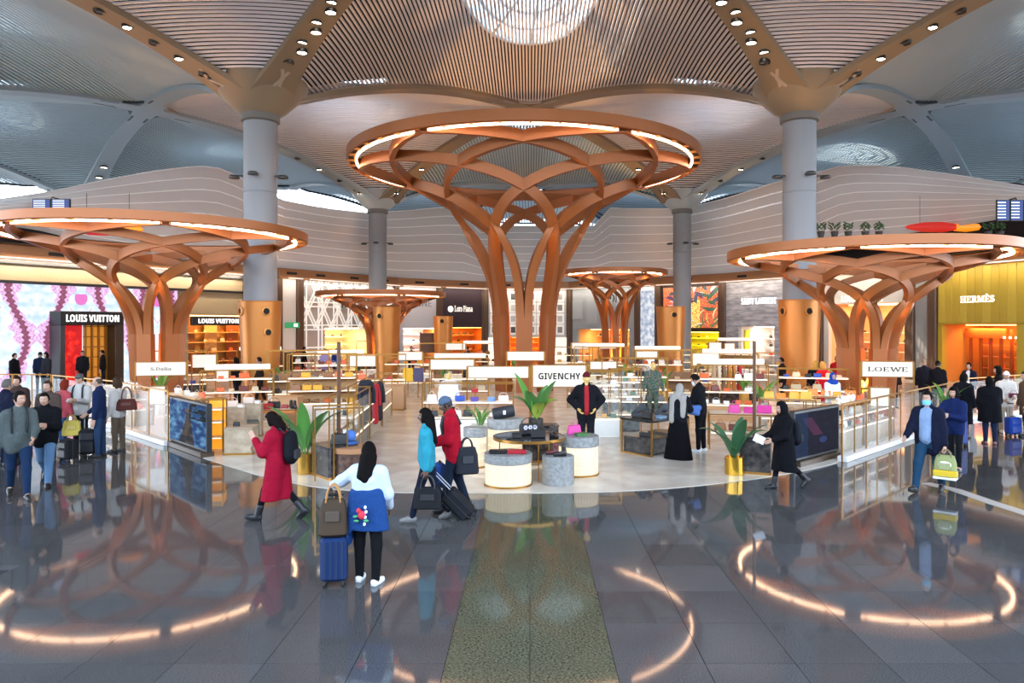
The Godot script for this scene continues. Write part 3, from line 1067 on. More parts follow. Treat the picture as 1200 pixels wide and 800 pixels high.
	for i in 5:
		put(MB.new().box(Vector3(k.s(1112) + i * 0.55, 1.4, -1.6), Vector3(0.12, 2.7, 0.12)), "wood_post", mat("9a4a1c", 0.5), k.o)
	put(MB.new().box(Vector3(k.s(1130), 2.55, -1.5), Vector3(2.2, 0.5, 0.1)), "wood_canopy", mat("a8561e", 0.5), k.o)
	for i in 5:
		put(MB.new().ball(Vector3(k.s(1160) + i * 0.3, 2.35, -1.0), Vector3.ONE * 0.06, 8), "bulb", glow("ffe6c0", 6.0), k.o)

func k_s(u0: float, u1: float, u: float) -> float:
	var s := Shop.new()
	s.A = fac(u0)
	s.d = (fac(u1) - s.A).normalized()
	return s.s(u)

func lattice(k: Shop) -> void:
	var m := glow("ffffff", 0.25)  # white bars with a faint glow of their own, no lamp
	var st := 1.4
	var b := MB.new()
	var nx := int(k.L / st)
	var bars := func(p: Vector2, q: Vector2) -> void:
		var mid := (p + q) / 2
		var d := q - p
		b.box(Vector3(mid.x, mid.y, 0.1), Vector3(d.length(), 0.085, 0.06), 0.0, Basis(Vector3.BACK, d.angle()))
	var lx := k.L - 0.3
	for i in range(-4, nx + 5):
		for e in [-0.12, 0.12]:
			for dir in [-1.0, 1.0]:
				# clip the slanted bar to the fascia (2.9 to 5.9 high)
				var pts := []
				for yy in [0.2, 2.75, 5.9]:
					pts.append(Vector2(i * st + dir * (yy - 2.8) * 0.58 + e, yy))
				for sgm in 2:
					var p: Vector2 = pts[sgm]
					var q: Vector2 = pts[sgm + 1]
					if sgm == 0 and (maxf(p.x, q.x) > k.s(379) or minf(p.x, q.x) < 0.3):
						continue
					if q.x < 0.3 or p.x > lx or p.x < 0.3 or q.x > lx:
						var lo := 0.3
						var t0 := 0.0
						var t1 := 1.0
						for lim in [[0.3, 1.0], [lx, -1.0]]:
							var dp: float = (p.x - lim[0]) * lim[1]
							var dq: float = (q.x - lim[0]) * lim[1]
							if dp < 0 and dq < 0:
								t0 = 2.0
							elif dp < 0:
								t0 = maxf(t0, dp / (dp - dq))
							elif dq < 0:
								t1 = minf(t1, dp / (dp - dq))
						if t0 >= t1:
							continue
						bars.call(p.lerp(q, t0), p.lerp(q, t1))
					else:
						bars.call(p, q)
	for i in nx + 1:
		for e in [-0.16, 0.16]:
			var x: float = i * st + 0.4 + e
			if x < lx and x > 0.3:
				bars.call(Vector2(x, 2.75), Vector2(x, 5.9))
				if x < k.s(379):
					bars.call(Vector2(x, 0.2), Vector2(x, 2.75))
	for yy in [1.15, 1.45, 2.65, 2.95, 4.2, 4.5, 5.7]:
		for e in [0.0]:
			bars.call(Vector2(0.3, yy), Vector2(lx if yy > 2.6 else k.s(379), yy))
	put(b, "lattice", m, k.o)

# ---------------------------------------------------------------- the banded gallery wall above the shops
func gallery() -> void:
	var us := []
	for i in 90:
		us.append(-240.0 + i * 1700.0 / 89)
	var topv := [[-240, 250.0], [-60, 240.0], [0, 233.0], [60, 224.0], [120, 211.0], [180, 200.0], [225, 194.5], [245, 194.0], [265, 198.0], [287, 211.0], [326, 233.0], [380, 243.5], [430, 249.0], [480, 246.0], [520, 242.0], [545, 243.0], [546, 264.0], [700, 264.0], [711, 264.0], [712, 243.0], [740, 244.0], [800, 244.0], [850, 232.0], [912, 212.0], [952, 203.0], [985, 194.0], [1010, 193.0], [1060, 196.0], [1130, 206.0], [1200, 218.0], [1260, 226.0], [1500, 240.0]]
	var vt := func(u: float) -> float:
		for i in topv.size() - 1:
			if u <= topv[i + 1][0]:
				return lerpf(topv[i][1], topv[i + 1][1], (u - topv[i][0]) / (topv[i + 1][0] - topv[i][0]))
		return topv[-1][1]
	var point := func(u: float, f: float) -> Vector3:
		var zb := F * 3.6 / (CV - fac_v(u))
		var zt := zb - 0.9 + 0.9 * smoothstep(500.0, 560.0, u) * smoothstep(740.0, 690.0, u)
		var tv: float = vt.call(u)
		var lo := 6.62
		if u < 176:
			lo = lerpf(7.35, 6.62, clampf((u - 40.0) / 136.0, 0, 1))
		if u > 930:
			lo = lerpf(6.62, 8.0, clampf((u - 930.0) / 60.0, 0, 1))
		var yt := EYE - (tv - CV) / F * zt
		var bulge := 0.5 * sin(f * PI)
		var z := lerpf(zb, zt, f) - bulge
		return Vector3((u - CU) / F * z, lerpf(lo, yt, f), -z)
	var o := thing("wall_gallery", Vector3())
	tag(o, "", "", "", "structure")
	var pm := mat("d2d0d0", 0.45)
	var nb := 8
	for b in nb:
		var f0 := b / float(nb)
		var f1 := (b + 0.9) / float(nb)
		var mb := MB.new()
		var r0 := []
		var r1 := []
		var r2 := []
		for u in us:
			r0.append(point.call(u, f0))
			r1.append(point.call(u, f1))
			r2.append(point.call(u, f1) + Vector3(0, 0, -0.5))
		mb.grid([r0, r1])
		mb.grid([r1, r2])
		put(mb, "panel", pm, o)
		var lr := []
		var lr2 := []
		var lr3 := []
		for u in us:
			lr.append(point.call(u, f1 - 0.002) + Vector3(0, 0, 0.05))
			lr2.append(point.call(u, (b + 0.99) / float(nb)) + Vector3(0, 0, 0.05))
			lr3.append(point.call(u, (b + 0.99) / float(nb)) + Vector3(0, 0, -0.3))
		put(MB.new().grid([lr, lr2]).grid([lr2, lr3]), "edge_highlight", mat("ffffff", 0.4), o)  # white strips paint in the band edges that catch the light
	# soffit shelf over the shop cornices, and the slab behind
	var s0 := []
	var s1 := []
	for u in us:
		s0.append(fac(u) + Vector3(0, 6.6, 0) - out_of_hall(u) * 0.35)
		s1.append(fac(u) + Vector3(0, 6.6, 0) + out_of_hall(u) * 6.0)
	put(MB.new().grid([s0, s1]), "gallery_slab", mat("6a5a4c", 0.6), o)
	var b0 := []
	var b1 := []
	for u in us:
		b0.append(fac(u) + Vector3(0, 6.6, 0) + out_of_hall(u) * 5.0)
		b1.append(fac(u) + Vector3(0, point.call(u, 1.0).y - 0.15, 0) + out_of_hall(u) * 5.0)
	put(MB.new().grid([b0, b1]), "gallery_back", mat("3a2a26", 0.7), o)
	# wall behind the shops down to the floor
	var w0 := []
	var w1 := []
	for u in us:
		w0.append(fac(u) + out_of_hall(u) * 4.4)
		w1.append(fac(u) + Vector3(0, 6.6, 0) + out_of_hall(u) * 4.4)
	struct(MB.new().grid([w0, w1]), "wall_back", mat("4a4038", 0.7))
	# red lamps of the food court and flight boards
	for e in [[85, 168, 269, 28.0, "left", "b3161a"], [1060, 1150, 266, 33.0, "right", "c22a1a"]]:
		var c := P((e[0] + e[1]) / 2.0, e[2], e[3] + 4)
		var len: float = (e[1] - e[0]) / F * (e[3] + 4)
		var t := thing("pendant_lamp", c, 0.0, "long red and orange blimp-shaped lamp hanging over the %s upper gallery" % e[4], "lamp")
		var q := Basis(Vector3.BACK, PI / 2)
		put(MB.new().lathe([Vector2(0.001, -len * 0.2), Vector2(0.14, -len * 0.18), Vector2(0.27, 0), Vector2(0.25, len * 0.25), Vector2(0.1, len * 0.46), Vector2(0.001, len * 0.5)], Vector3(), 20, true, q), "red_shade", glow(e[5], 0.6, "a81818"), t)
		put(MB.new().lathe([Vector2(0.001, -len * 0.5), Vector2(0.16, -len * 0.46), Vector2(0.25, -len * 0.3), Vector2(0.2, -len * 0.15)], Vector3(), 20, true, q), "orange_cap", glow("f08a1c", 0.7, "e07a10"), t)
		for x in [-0.3, 0.3]:
			put(MB.new().tube([Vector3(len * x, 0.2, 0), Vector3(len * x, 1.6, 0)], 0.012, 4), "hanging_wire", mat("222222", 0.5), t)
	for e in [[38, 83, 233, 247, 31.6, "left", 2], [1167, 1215, 234, 259, 31.3, "right", 3]]:
		var c := P((e[0] + e[1]) / 2.0, (e[2] + e[3]) / 2.0, e[4])
		var w: float = (e[1] - e[0]) / F * e[4]
		var hh: float = (e[3] - e[2]) / F * e[4]
		var t := thing("flight_board", c, 0.0, "blue flight information board hung before the %s gallery wall" % e[5], "screen")
		for i in e[6]:
			var x: float = (i + 0.5) / e[6] * w - w / 2
			var cab := put(MB.new().box(Vector3(x, 0, 0), Vector3(w / e[6] - 0.04, hh, 0.1), 0.01), "screen_cabinet", mat("15161c", 0.4), t)
			var im := MB.new()
			im.box(Vector3(x, 0, 0.055), Vector3(w / e[6] - 0.1, hh - 0.08, 0.012))
			put(im, "screen", glow("2a4fae", 0.5, "10182c"), cab)
			var rows := MB.new()
			for r in 6:
				rows.box(Vector3(x - 0.08, hh * (0.36 - r * 0.14), 0.064), Vector3(w / e[6] * 0.6, hh * 0.05, 0.006))
			put(rows, "text_rows", glow("a8c4f0", 0.9), cab)
		put(MB.new().tube([Vector3(0, hh / 2, 0), Vector3(0, hh / 2 + 0.08, -0.04), Vector3(0, hh / 2 + 0.08, -1.2)], 0.03, 6), "bracket", mat("222228", 0.4), t)
	# potted shrubs along the right gallery ledge
	for i in 7:
		var u: float = [1158, 1172, 1014, 962, 978, 994, 1030][i]
		var c := P(u, 271, 34.0)
		var t := thing("potted_shrub", c, i * 0.7, ["green shrub on the right gallery ledge, %s from the left" % ORD[[5, 6, 3, 0, 1, 2, 4][i]]][0], "shrub", "shrubs on the right gallery ledge")
		put(MB.new().lathe([Vector2(0.12, -0.3), Vector2(0.18, 0)], Vector3(), 10), "pot", mat("3a3634", 0.6), t)
		var lv := MB.new()
		for j in 14:
			var a := j * 2.4
			lv.ball(Vector3(cos(a) * 0.2, 0.12 + 0.02 * j, sin(a) * 0.15), Vector3(0.14, 0.03, 0.05), 6, Basis(Vector3.UP, a) * Basis(Vector3.BACK, 0.6))
		tag(put(lv, "foliage", mat("3a5a30", 0.6), t), "", "", "", "stuff")

# ---------------------------------------------------------------- the bronze trees
func bronze_tree(cx: float, cz: float, hh: float, rr: float, r0: float, ys: float, leg_w: float, deep: float, n: int, label: String, short: String, turn := 0.0) -> void:
	var o := thing("canopy_tree", Vector3(cx, 0, -cz), 0.0, label, "canopy")
	var seg := 96 if rr > 4 else 64
	# ring: fascia, dark slot, light strip, brackets
	var fas := maxf(deep, 0.3) * 1.0
	put(MB.new().lathe([Vector2(rr - 0.02, hh + fas), Vector2(rr + 0.27, hh + fas), Vector2(rr + 0.27, hh + 0.03), Vector2(rr + 0.22, hh), Vector2(rr + 0.2, hh), Vector2(rr + 0.2, hh + fas - 0.1), Vector2(rr - 0.02, hh + fas)], Vector3(), seg), "ring_fascia", COPPER, o)
	put(MB.new().lathe([Vector2(rr - 0.22, hh + 0.06), Vector2(rr - 0.22, hh + fas * 0.8), Vector2(rr - 0.06, hh + fas * 0.8), Vector2(rr - 0.06, hh + 0.06), Vector2(rr - 0.22, hh + 0.06)], Vector3(), seg), "inner_ring", COPPER, o)
	put(MB.new().lathe([Vector2(rr - 0.03, hh + 0.12), Vector2(rr + 0.18, hh + 0.12)], Vector3(), seg), "ring_slot", mat("1c120c", 0.7), o)
	put(MB.new().lathe([Vector2(rr - 0.19, hh + 0.058), Vector2(rr - 0.19, hh - 0.02), Vector2(rr - 0.12, hh - 0.02), Vector2(rr - 0.12, hh + 0.058)], Vector3(), seg), "light_strip", glow("ffcfa6", 11.0), o)
	var nb := int(rr * 6)
	var br := MB.new().box(Vector3(), Vector3(0.34, 0.09, 0.1), 0.01).mesh()
	for i in nb:
		var a := TAU * i / nb
		var q := putm(br, "bracket", mat("d8a060", 0.35, 0.4), o)
		q.position = Vector3(cos(a) * (rr + 0.06), hh + 0.05, sin(a) * (rr + 0.06))
		q.rotation.y = -a
	# legs that part into two bowed ribs each
	for i in n:
		var a0 := turn + TAU * i / n
		var path := []
		var sd := []
		var up := []
		for k in 7:
			var f := k / 6.0
			var r := lerpf(r0 * 0.86, r0, f)
			path.append(Vector3(sin(a0) * r, f * (ys + 0.12), cos(a0) * r))
			sd.append(Vector3(cos(a0), 0, -sin(a0)))
			up.append(Vector3(sin(a0), 0, cos(a0)))
		put(MB.new().ribbon(path, sd, up, leg_w, leg_w * 0.62), "leg", COPPER, o)
		for dr in [-1.0, 1.0]:
			var pa := []
			var ps := []
			var pu := []
			var pw := []
			var N := 34
			for k in N + 1:
				var s := float(k) / N
				var q := Vector2(r0, ys).bezier_interpolate(Vector2(r0 * 1.12, lerpf(ys, hh, 0.42)), Vector2(rr * 0.42, hh * 0.985 - 0.35), Vector2(rr - 0.1, hh + fas * 0.35), s)
				var th: float = a0 + dr * (0.11 * (leg_w / r0) / 0.5 + 2.5 * pow(s, 2.26))
				pa.append(Vector3(sin(th) * q.x, q.y, cos(th) * q.x))
				pw.append(lerpf(leg_w * 0.5, leg_w * 0.3, smoothstep(0.0, 0.8, s)))
			for k in N + 1:
				var t: Vector3 = (pa[mini(k + 1, N)] - pa[maxi(k - 1, 0)]).normalized()
				var rad := Vector3(pa[k].x, 0, pa[k].z).normalized()
				# the surface normal turns from radial at the foot to upright at the rim
				var f := smoothstep(0.1, 0.8, float(k) / N)
				var nrm := rad.lerp(Vector3.UP, f).normalized()
				nrm = (nrm - t * nrm.dot(t)).normalized()
				ps.append(t.cross(nrm).normalized())
				pu.append(nrm)
			put(MB.new().ribbon(pa, ps, pu, pw, deep), "rib", COPPER, o)
	# unseen floor lamp inside the legs, placed to warm the undersides of the ribs
	var up_l := thing("unseen_uplighter", Vector3(cx, 0, -cz), 0.0, "unseen floor lamp lighting the ribs from inside the legs of the " + short, "lamp")
	put(MB.new().lathe([Vector2(0.22, 0), Vector2(0.22, 0.1), Vector2(0.18, 0.12)], Vector3(), 20), "housing", mat("2a2622", 0.5), up_l)
	put(MB.new().lathe([Vector2(0.001, 0.115), Vector2(0.18, 0.115)], Vector3(), 20), "lamp_lens", glow("ffc890", 4.0), up_l)
	var ul := SpotLight3D.new()
	ul.name = "unseen_uplight"
	ul.light_energy = 1.75 * hh * hh * (0.4 if hh > 8 else 1.0)
	ul.light_color = Color(1.0, 0.72, 0.42)
	ul.spot_range = 30.0
	ul.spot_angle = 58.0
	ul.light_size = 0.15
	ul.shadow_enabled = true
	up_l.add_child(ul)
	ul.position = Vector3(0, 0.2, 0)
	ul.rotation.x = PI / 2
	# spot lamps in the ring
	for i in 4:
		var a := TAU * (i + 0.5) / 4
		var l := SpotLight3D.new()
		l.name = "ring_spot"
		l.light_energy = 3.2 * rr
		l.light_color = Color(1.0, 0.76, 0.5)
		l.spot_range = 40.0
		l.spot_angle = 62.0
		l.spot_attenuation = 1.0
		l.light_size = 0.25
		l.shadow_enabled = true
		o.add_child(l, true)
		l.position = Vector3(cos(a) * (rr - 0.5), hh - 0.1, sin(a) * (rr - 0.5))
		l.rotation = Vector3(-PI / 2, 0, 0)

func trees() -> void:
	bronze_tree(-0.25, 33.0, 10.06, 7.6, 1.25, 3.3, 0.72, 0.44, 6, "great bronze tree-shaped canopy with the wide ring in mid hall", "great mid-hall canopy")
	bronze_tree(-12.96, 25.2, 5.95, 4.75, 0.74, 2.55, 0.48, 0.27, 6, "bronze tree-shaped canopy on the left beside the flowered screen wall", "left canopy")
	bronze_tree(11.1, 23.9, 5.15, 4.18, 0.78, 2.1, 0.46, 0.25, 6, "bronze tree-shaped canopy on the right before the mustard boutique", "right canopy")
	bronze_tree(-9.2, 45.0, 4.7, 3.7, 0.8, 2.2, 0.4, 0.24, 6, "small far bronze canopy half hidden behind an outlet cone", "far half-hidden canopy")
	bronze_tree(5.6, 48.0, 6.25, 3.2, 0.75, 2.6, 0.4, 0.24, 6, "slender far bronze canopy before the slate blue boutique", "slender far canopy")
	column(-10.4, 28.0, "left")
	column(10.4, 28.0, "right")
	column(-10.7, 51.0, "left")
	column(10.7, 51.0, "right")
	cone(-10.4, 28.0, 0.62, 0.8, 3.9, "tall copper outlet cone wrapped round the left grey column", [[-0.75, 3.5], [0.62, 3.5], [0.72, 2.7]])
	cone(10.4, 28.0, 0.62, 0.8, 3.95, "tall copper outlet cone wrapped round the right grey column", [[0.1, 3.5], [-1.2, 3.5]])
	cone(-6.9, 35.0, 0.45, 0.68, 3.85, "copper outlet cone standing before the far left bronze canopy", [[-0.35, 3.4]])
	cone(6.7, 34.5, 0.5, 0.7, 3.85, "copper outlet cone between the leaf print boutique and the display racks", [[0.05, 3.45]])
	cone(-5.2, 43.5, 0.45, 0.6, 3.5, "short far copper outlet cone below the aubergine boutique", [[0.0, 3.2]])

# ---------------------------------------------------------------- people
# a smooth union of tapered capsules, meshed with surface nets
func sdf(mb: MB, bones: Array, cell: float, k: float, cuts := []) -> void:
	var lo := Vector3.ONE * 1e9
	var hi := -lo
	for b in bones:
		var m := maxf(b[2], b[3]) + cell * 2.5
		for e in [b[0], b[1]]:
			lo = lo.min(e - Vector3.ONE * m)
			hi = hi.max(e + Vector3.ONE * m)
	var nx := int((hi.x - lo.x) / cell) + 2
	var ny := int((hi.y - lo.y) / cell) + 2
	var nz := int((hi.z - lo.z) / cell) + 2
	var fd := PackedFloat32Array()
	fd.resize(nx * ny * nz)
	fd.fill(1.0)
	var sy := nx
	var sz := nx * ny
	for b in bones:
		var a: Vector3 = b[0]
		var ab: Vector3 = b[1] - a
		var r0: float = b[2]
		var dr: float = b[3] - r0
		var fz: float = b[4] if b.size() > 4 else 1.0
		var l2 := maxf(ab.length_squared(), 1e-8)
		var m := maxf(b[2], b[3]) + k + cell * 2.0
		var p0: Vector3 = ((a.min(b[1]) - Vector3.ONE * m - lo) / cell).floor().max(Vector3.ZERO)
		var p1: Vector3 = ((a.max(b[1]) + Vector3.ONE * m - lo) / cell).ceil()
		var x1 := mini(int(p1.x), nx - 1)
		var y1 := mini(int(p1.y), ny - 1)
		var z1 := mini(int(p1.z), nz - 1)
		for z in range(int(p0.z), z1 + 1):
			for y in range(int(p0.y), y1 + 1):
				var i := z * sz + y * sy + int(p0.x)
				var q := lo + Vector3(p0.x, y, z) * cell - a
				for x in range(int(p0.x), x1 + 1):
					var t := clampf(q.dot(ab) / l2, 0.0, 1.0)
					var e := q - ab * t
					if fz != 1.0:
						e.z /= fz
					var d := e.length() - r0 - dr * t
					var f := fd[i]
					var h := k - absf(f - d)
					if h > 0.0:
						fd[i] = minf(f, d) - h * h / k * 0.25
					elif d < f:
						fd[i] = d
					i += 1
					q.x += cell
	for c in cuts:
		var bb: AABB = c
		for z in nz:
			for y in ny:
				for x in nx:
					var q := lo + Vector3(x, y, z) * cell
					var e := (q - bb.get_center()).abs() - bb.size * 0.5
					var d := maxf(e.x, maxf(e.y, e.z))
					if d < cell * 2:
						var i := z * sz + y * sy + x
						fd[i] = maxf(fd[i], -d)
	var at := PackedInt32Array()
	at.resize(nx * ny * nz)
	at.fill(-1)
	var off := [0, 1, sy, sy + 1, sz, sz + 1, sz + sy, sz + sy + 1]
	var cor := [Vector3(0, 0, 0), Vector3(1, 0, 0), Vector3(0, 1, 0), Vector3(1, 1, 0), Vector3(0, 0, 1), Vector3(1, 0, 1), Vector3(0, 1, 1), Vector3(1, 1, 1)]
	var edges := [[0, 1], [2, 3], [4, 5], [6, 7], [0, 2], [1, 3], [4, 6], [5, 7], [0, 4], [1, 5], [2, 6], [3, 7]]
	var lim := cell * 2.2
	var cells := PackedInt32Array()
	for z in nz - 1:
		for y in ny - 1:
			var i := z * sz + y * sy
			for x in nx - 1:
				var f := fd[i]
				if f < lim and f > -lim:
					var mask := 0
					for j in 8:
						if fd[i + off[j]] < 0.0:
							mask |= 1 << j
					if mask != 0 and mask != 255:
						var s := Vector3()
						var n := 0
						for e in edges:
							var e0: int = e[0]
							var e1: int = e[1]
							if ((mask >> e0) & 1) != ((mask >> e1) & 1):
								var fa := fd[i + off[e0]]
								var fb := fd[i + off[e1]]
								s += cor[e0].lerp(cor[e1], fa / (fa - fb))
								n += 1
						at[i] = mb.p(lo + (Vector3(x, y, z) + s / n) * cell)
						cells.append(i)
				i += 1
	for i in cells:
		var ins := fd[i] < 0.0
		for ax in 3:
			var d: int = [1, sy, sz][ax]
			if (fd[i + d] < 0.0) == ins:
				continue
			var u: int = [sy, sz, 1][ax]
			var w: int = [sz, 1, sy][ax]
			if i - u - w < 0:
				continue
			var a := at[i]
			var b := at[i - u]
			var c := at[i - u - w]
			var e := at[i - w]
			if b < 0 or c < 0 or e < 0:
				continue
			if ins:
				mb.quad(a, b, c, e)
			else:
				mb.quad(a, e, c, b)

var hand_cache := {}

# a hand along -y, palm facing +z, thumb to +x; grip 0 relaxed .. 1 closed
func hand_mesh(grip: int) -> MB:
	if hand_cache.has(grip):
		return hand_cache[grip]
	var b := []
	b.append([Vector3(-0.024, -0.02, 0), Vector3(-0.026, -0.085, 0), 0.014, 0.013])
	b.append([Vector3(0.0, -0.01, 0), Vector3(0.0, -0.09, 0), 0.017, 0.014])
	b.append([Vector3(0.022, -0.02, 0), Vector3(0.027, -0.085, 0), 0.014, 0.013])
	b.append([Vector3(0, 0.03, 0), Vector3(0, -0.03, 0), 0.026, 0.024, 0.75])
	var g := 0.35 if grip == 0 else 1.25
	for f in 4:
		var x := [-0.031, -0.0105, 0.0105, 0.031][f] as float
		var ln := [0.027, 0.033, 0.036, 0.032][f] as float
		var q := Vector3(x, -0.09, 0.0)
		var a := g * 0.5
		for j in 3:
			var l := ln * [1.15, 0.8, 0.62][j] as float
			var d := Vector3(x * 0.15, -cos(a), sin(a)) * l
			b.append([q, q + d, 0.0095 - j * 0.0008, 0.0088 - j * 0.0008])
			q += d
			a += g
	var tq := Vector3(0.028, -0.02, 0.006)
	b.append([tq, tq + Vector3(0.028, -0.03, 0.012), 0.013, 0.011])
	b.append([tq + Vector3(0.028, -0.03, 0.012), tq + Vector3(0.034, -0.058, 0.026 if grip else 0.018), 0.0105, 0.0095])
	b.append([tq + Vector3(0.034, -0.058, 0.026 if grip else 0.018), tq + Vector3(0.024, -0.078, 0.04 if grip else 0.024), 0.0095, 0.008])
	var mb := MB.new()
	sdf(mb, b, 0.0062, 0.008)
	hand_cache[grip] = mb
	return mb

func join(mb: MB, other: MB, t: Transform3D, col := Color(-1, 0, 0)) -> void:
	var base := mb.v.size()
	for i in other.v.size():
		mb.v.append(t * other.v[i])
		mb.c.append(other.c[i] if col.r < 0 else col)
		mb.uv.append(Vector2())
	var flip := t.basis.determinant() < 0
	var k := 0
	while k < other.ix.size():
		mb.ix.append(base + other.ix[k])
		mb.ix.append(base + other.ix[k + (2 if flip else 1)])
		mb.ix.append(base + other.ix[k + (1 if flip else 2)])
		k += 3

func g2(x: float, y: float, sx: float, sy: float) -> float:
	return exp(-(x * x) / (sx * sx) - (y * y) / (sy * sy))

# a head about 0.235 tall, centred between the eyes' height, face to +z
func head_mesh(skin: Color) -> MB:
	var mb := MB.new()
	var rows := []
	var N := 30
	var M := 34
	var cols := []
	for i in N + 1:
		var la := PI * i / N - PI / 2
		var row := []
		for j in M:
			var lo := -TAU * j / M + PI / 2
			var d := Vector3(cos(la) * cos(lo), sin(la), cos(la) * sin(lo))
			var q := Vector3(d.x * 0.077, d.y * 0.118, d.z * 0.097)
			if q.y < 0:
				q.x *= 1.0 - 0.28 * pow(-d.y, 1.6)
				q.z *= 1.0 - 0.12 * pow(-d.y, 2.0)
			var cc := skin
			if d.z > 0:
				var x := q.x
				var y := q.y
				q.z += 0.021 * g2(x, y + 0.028, 0.013, 0.02) + 0.012 * g2(x, y + 0.008, 0.009, 0.025)
				q.z -= 0.011 * (g2(x - 0.031, y - 0.004, 0.016, 0.012) + g2(x + 0.031, y - 0.004, 0.016, 0.012))
				q.z += 0.006 * (g2(x - 0.03, y - 0.024, 0.022, 0.008) + g2(x + 0.03, y - 0.024, 0.022, 0.008))
				q.z += 0.008 * g2(x, y + 0.066, 0.022, 0.006) - 0.005 * g2(x, y + 0.08, 0.03, 0.006) + 0.01 * g2(x, y + 0.1, 0.022, 0.016)
				if g2(x, y + 0.066, 0.03, 0.008) > 0.4:
					cc = skin.lerp(Color(0.35, 0.08, 0.07), 0.4)
				if g2(x - 0.03, y - 0.024, 0.024, 0.006) + g2(x + 0.03, y - 0.024, 0.024, 0.006) > 0.45:
					cc = skin.lerp(Color(0.02, 0.015, 0.01), 0.6)
			row.append(q)
			cols.append(cc)
		rows.append(row)
	mb.grid(rows, true)
	for i in cols.size():
		mb.c[i] = cols[i]
	for s in [-1.0, 1.0]:
		mb.col = skin
		mb.ball(Vector3(s * 0.077, -0.012, -0.004), Vector3(0.012, 0.032, 0.02), 8)
		mb.col = Color(0.7, 0.68, 0.65)
		mb.ball(Vector3(s * 0.031, 0.003, 0.079), Vector3(0.0125, 0.008, 0.008), 8)
		mb.col = Color(0.02, 0.012, 0.008)
		mb.ball(Vector3(s * 0.031, 0.003, 0.0845), Vector3(0.0058, 0.006, 0.005), 6)
	return mb

# a shell of hair, cap or scarf round the head; grow: thickness; face: how much of the face stays free
func hair_shell(style: String) -> MB:
	var mb := MB.new()
	var rows := []
	var N := 22
	var M := 28
	for i in N + 1:
		var la := PI * i / N - PI / 2
		var row := []
		for j in M:
			var lo := -TAU * j / M + PI / 2
			var d := Vector3(cos(la) * cos(lo), sin(la), cos(la) * sin(lo))
			var q := Vector3(d.x * 0.077, d.y * 0.118, d.z * 0.097)
			var front := d.z
			var keep := 1.0
			var g := 0.014
			match style:
				"short":
					keep = smoothstep(0.52, 0.3, front) if d.y < 0.55 else 1.0
					keep *= smoothstep(-0.42, -0.2, d.y)
					g = 0.013 + 0.006 * maxf(d.y, 0)
				"long", "bob":
					keep = smoothstep(0.6, 0.38, front) if d.y < 0.5 else 1.0
					keep *= smoothstep(-0.8, -0.6, d.y)
					g = 0.024
				"scarf":
					keep = smoothstep(0.72, 0.55, front) if d.y < 0.62 else 1.0
					g = 0.022
				"hood":
					keep = smoothstep(0.7, 0.5, front) if d.y < 0.6 else 1.0
					g = 0.035
				"cap", "beanie":
					keep = smoothstep(0.16, 0.24, d.y)
					g = 0.02
				"bald":
					keep = (smoothstep(0.3, 0.1, front) if d.y < 0.9 else 0.0) * smoothstep(-0.42, -0.2, d.y) * smoothstep(0.75, 0.5, d.y)
					g = 0.008
			g += 0.002 * sin(lo * 9.0 + la * 5.0)
			q *= lerpf(0.86, 1.0 + g / 0.095, keep)
			row.append(q)
		rows.append(row)
	mb.grid(rows, true)
	if style == "cap":
		var pr := []
		for i in 9:
			var a := -0.95 + 1.9 * i / 8.0
			pr.append([Vector3(sin(a) * 0.088, 0.035, cos(a) * 0.1 + 0.004), Vector3(sin(a) * 0.085, 0.028, cos(a) * 0.155 + 0.01)])
		var up := []
		for q in pr:
			up.append([q[0] + Vector3(0, 0.006, 0), q[1] + Vector3(0, 0.006, 0)])
		mb.grid(pr)
		mb.grid(up)
	return mb

var last_hand := {}
var fold_tex: NoiseTexture2D

func cloth_mat(c: String, rough := 0.85) -> StandardMaterial3D:
	if fold_tex == null:
		fold_tex = NoiseTexture2D.new()
		fold_tex.width = 256
		fold_tex.height = 256
		fold_tex.seamless = true
		fold_tex.as_normal_map = true
		fold_tex.bump_strength = 9.0
		var n := FastNoiseLite.new()
		n.frequency = 0.022
		n.fractal_octaves = 3
		n.domain_warp_enabled = true
		n.domain_warp_amplitude = 40.0
		n.seed = 12
		fold_tex.noise = n
	return mat(c, rough, 0.0, {"metallic_specular": 0.2, "rim_enabled": true, "rim": 0.04, "normal_enabled": true, "normal_texture": fold_tex, "normal_scale": 0.8, "uv1_triplanar": true, "uv1_scale": Vector3(2.4, 1.3, 2.4)})


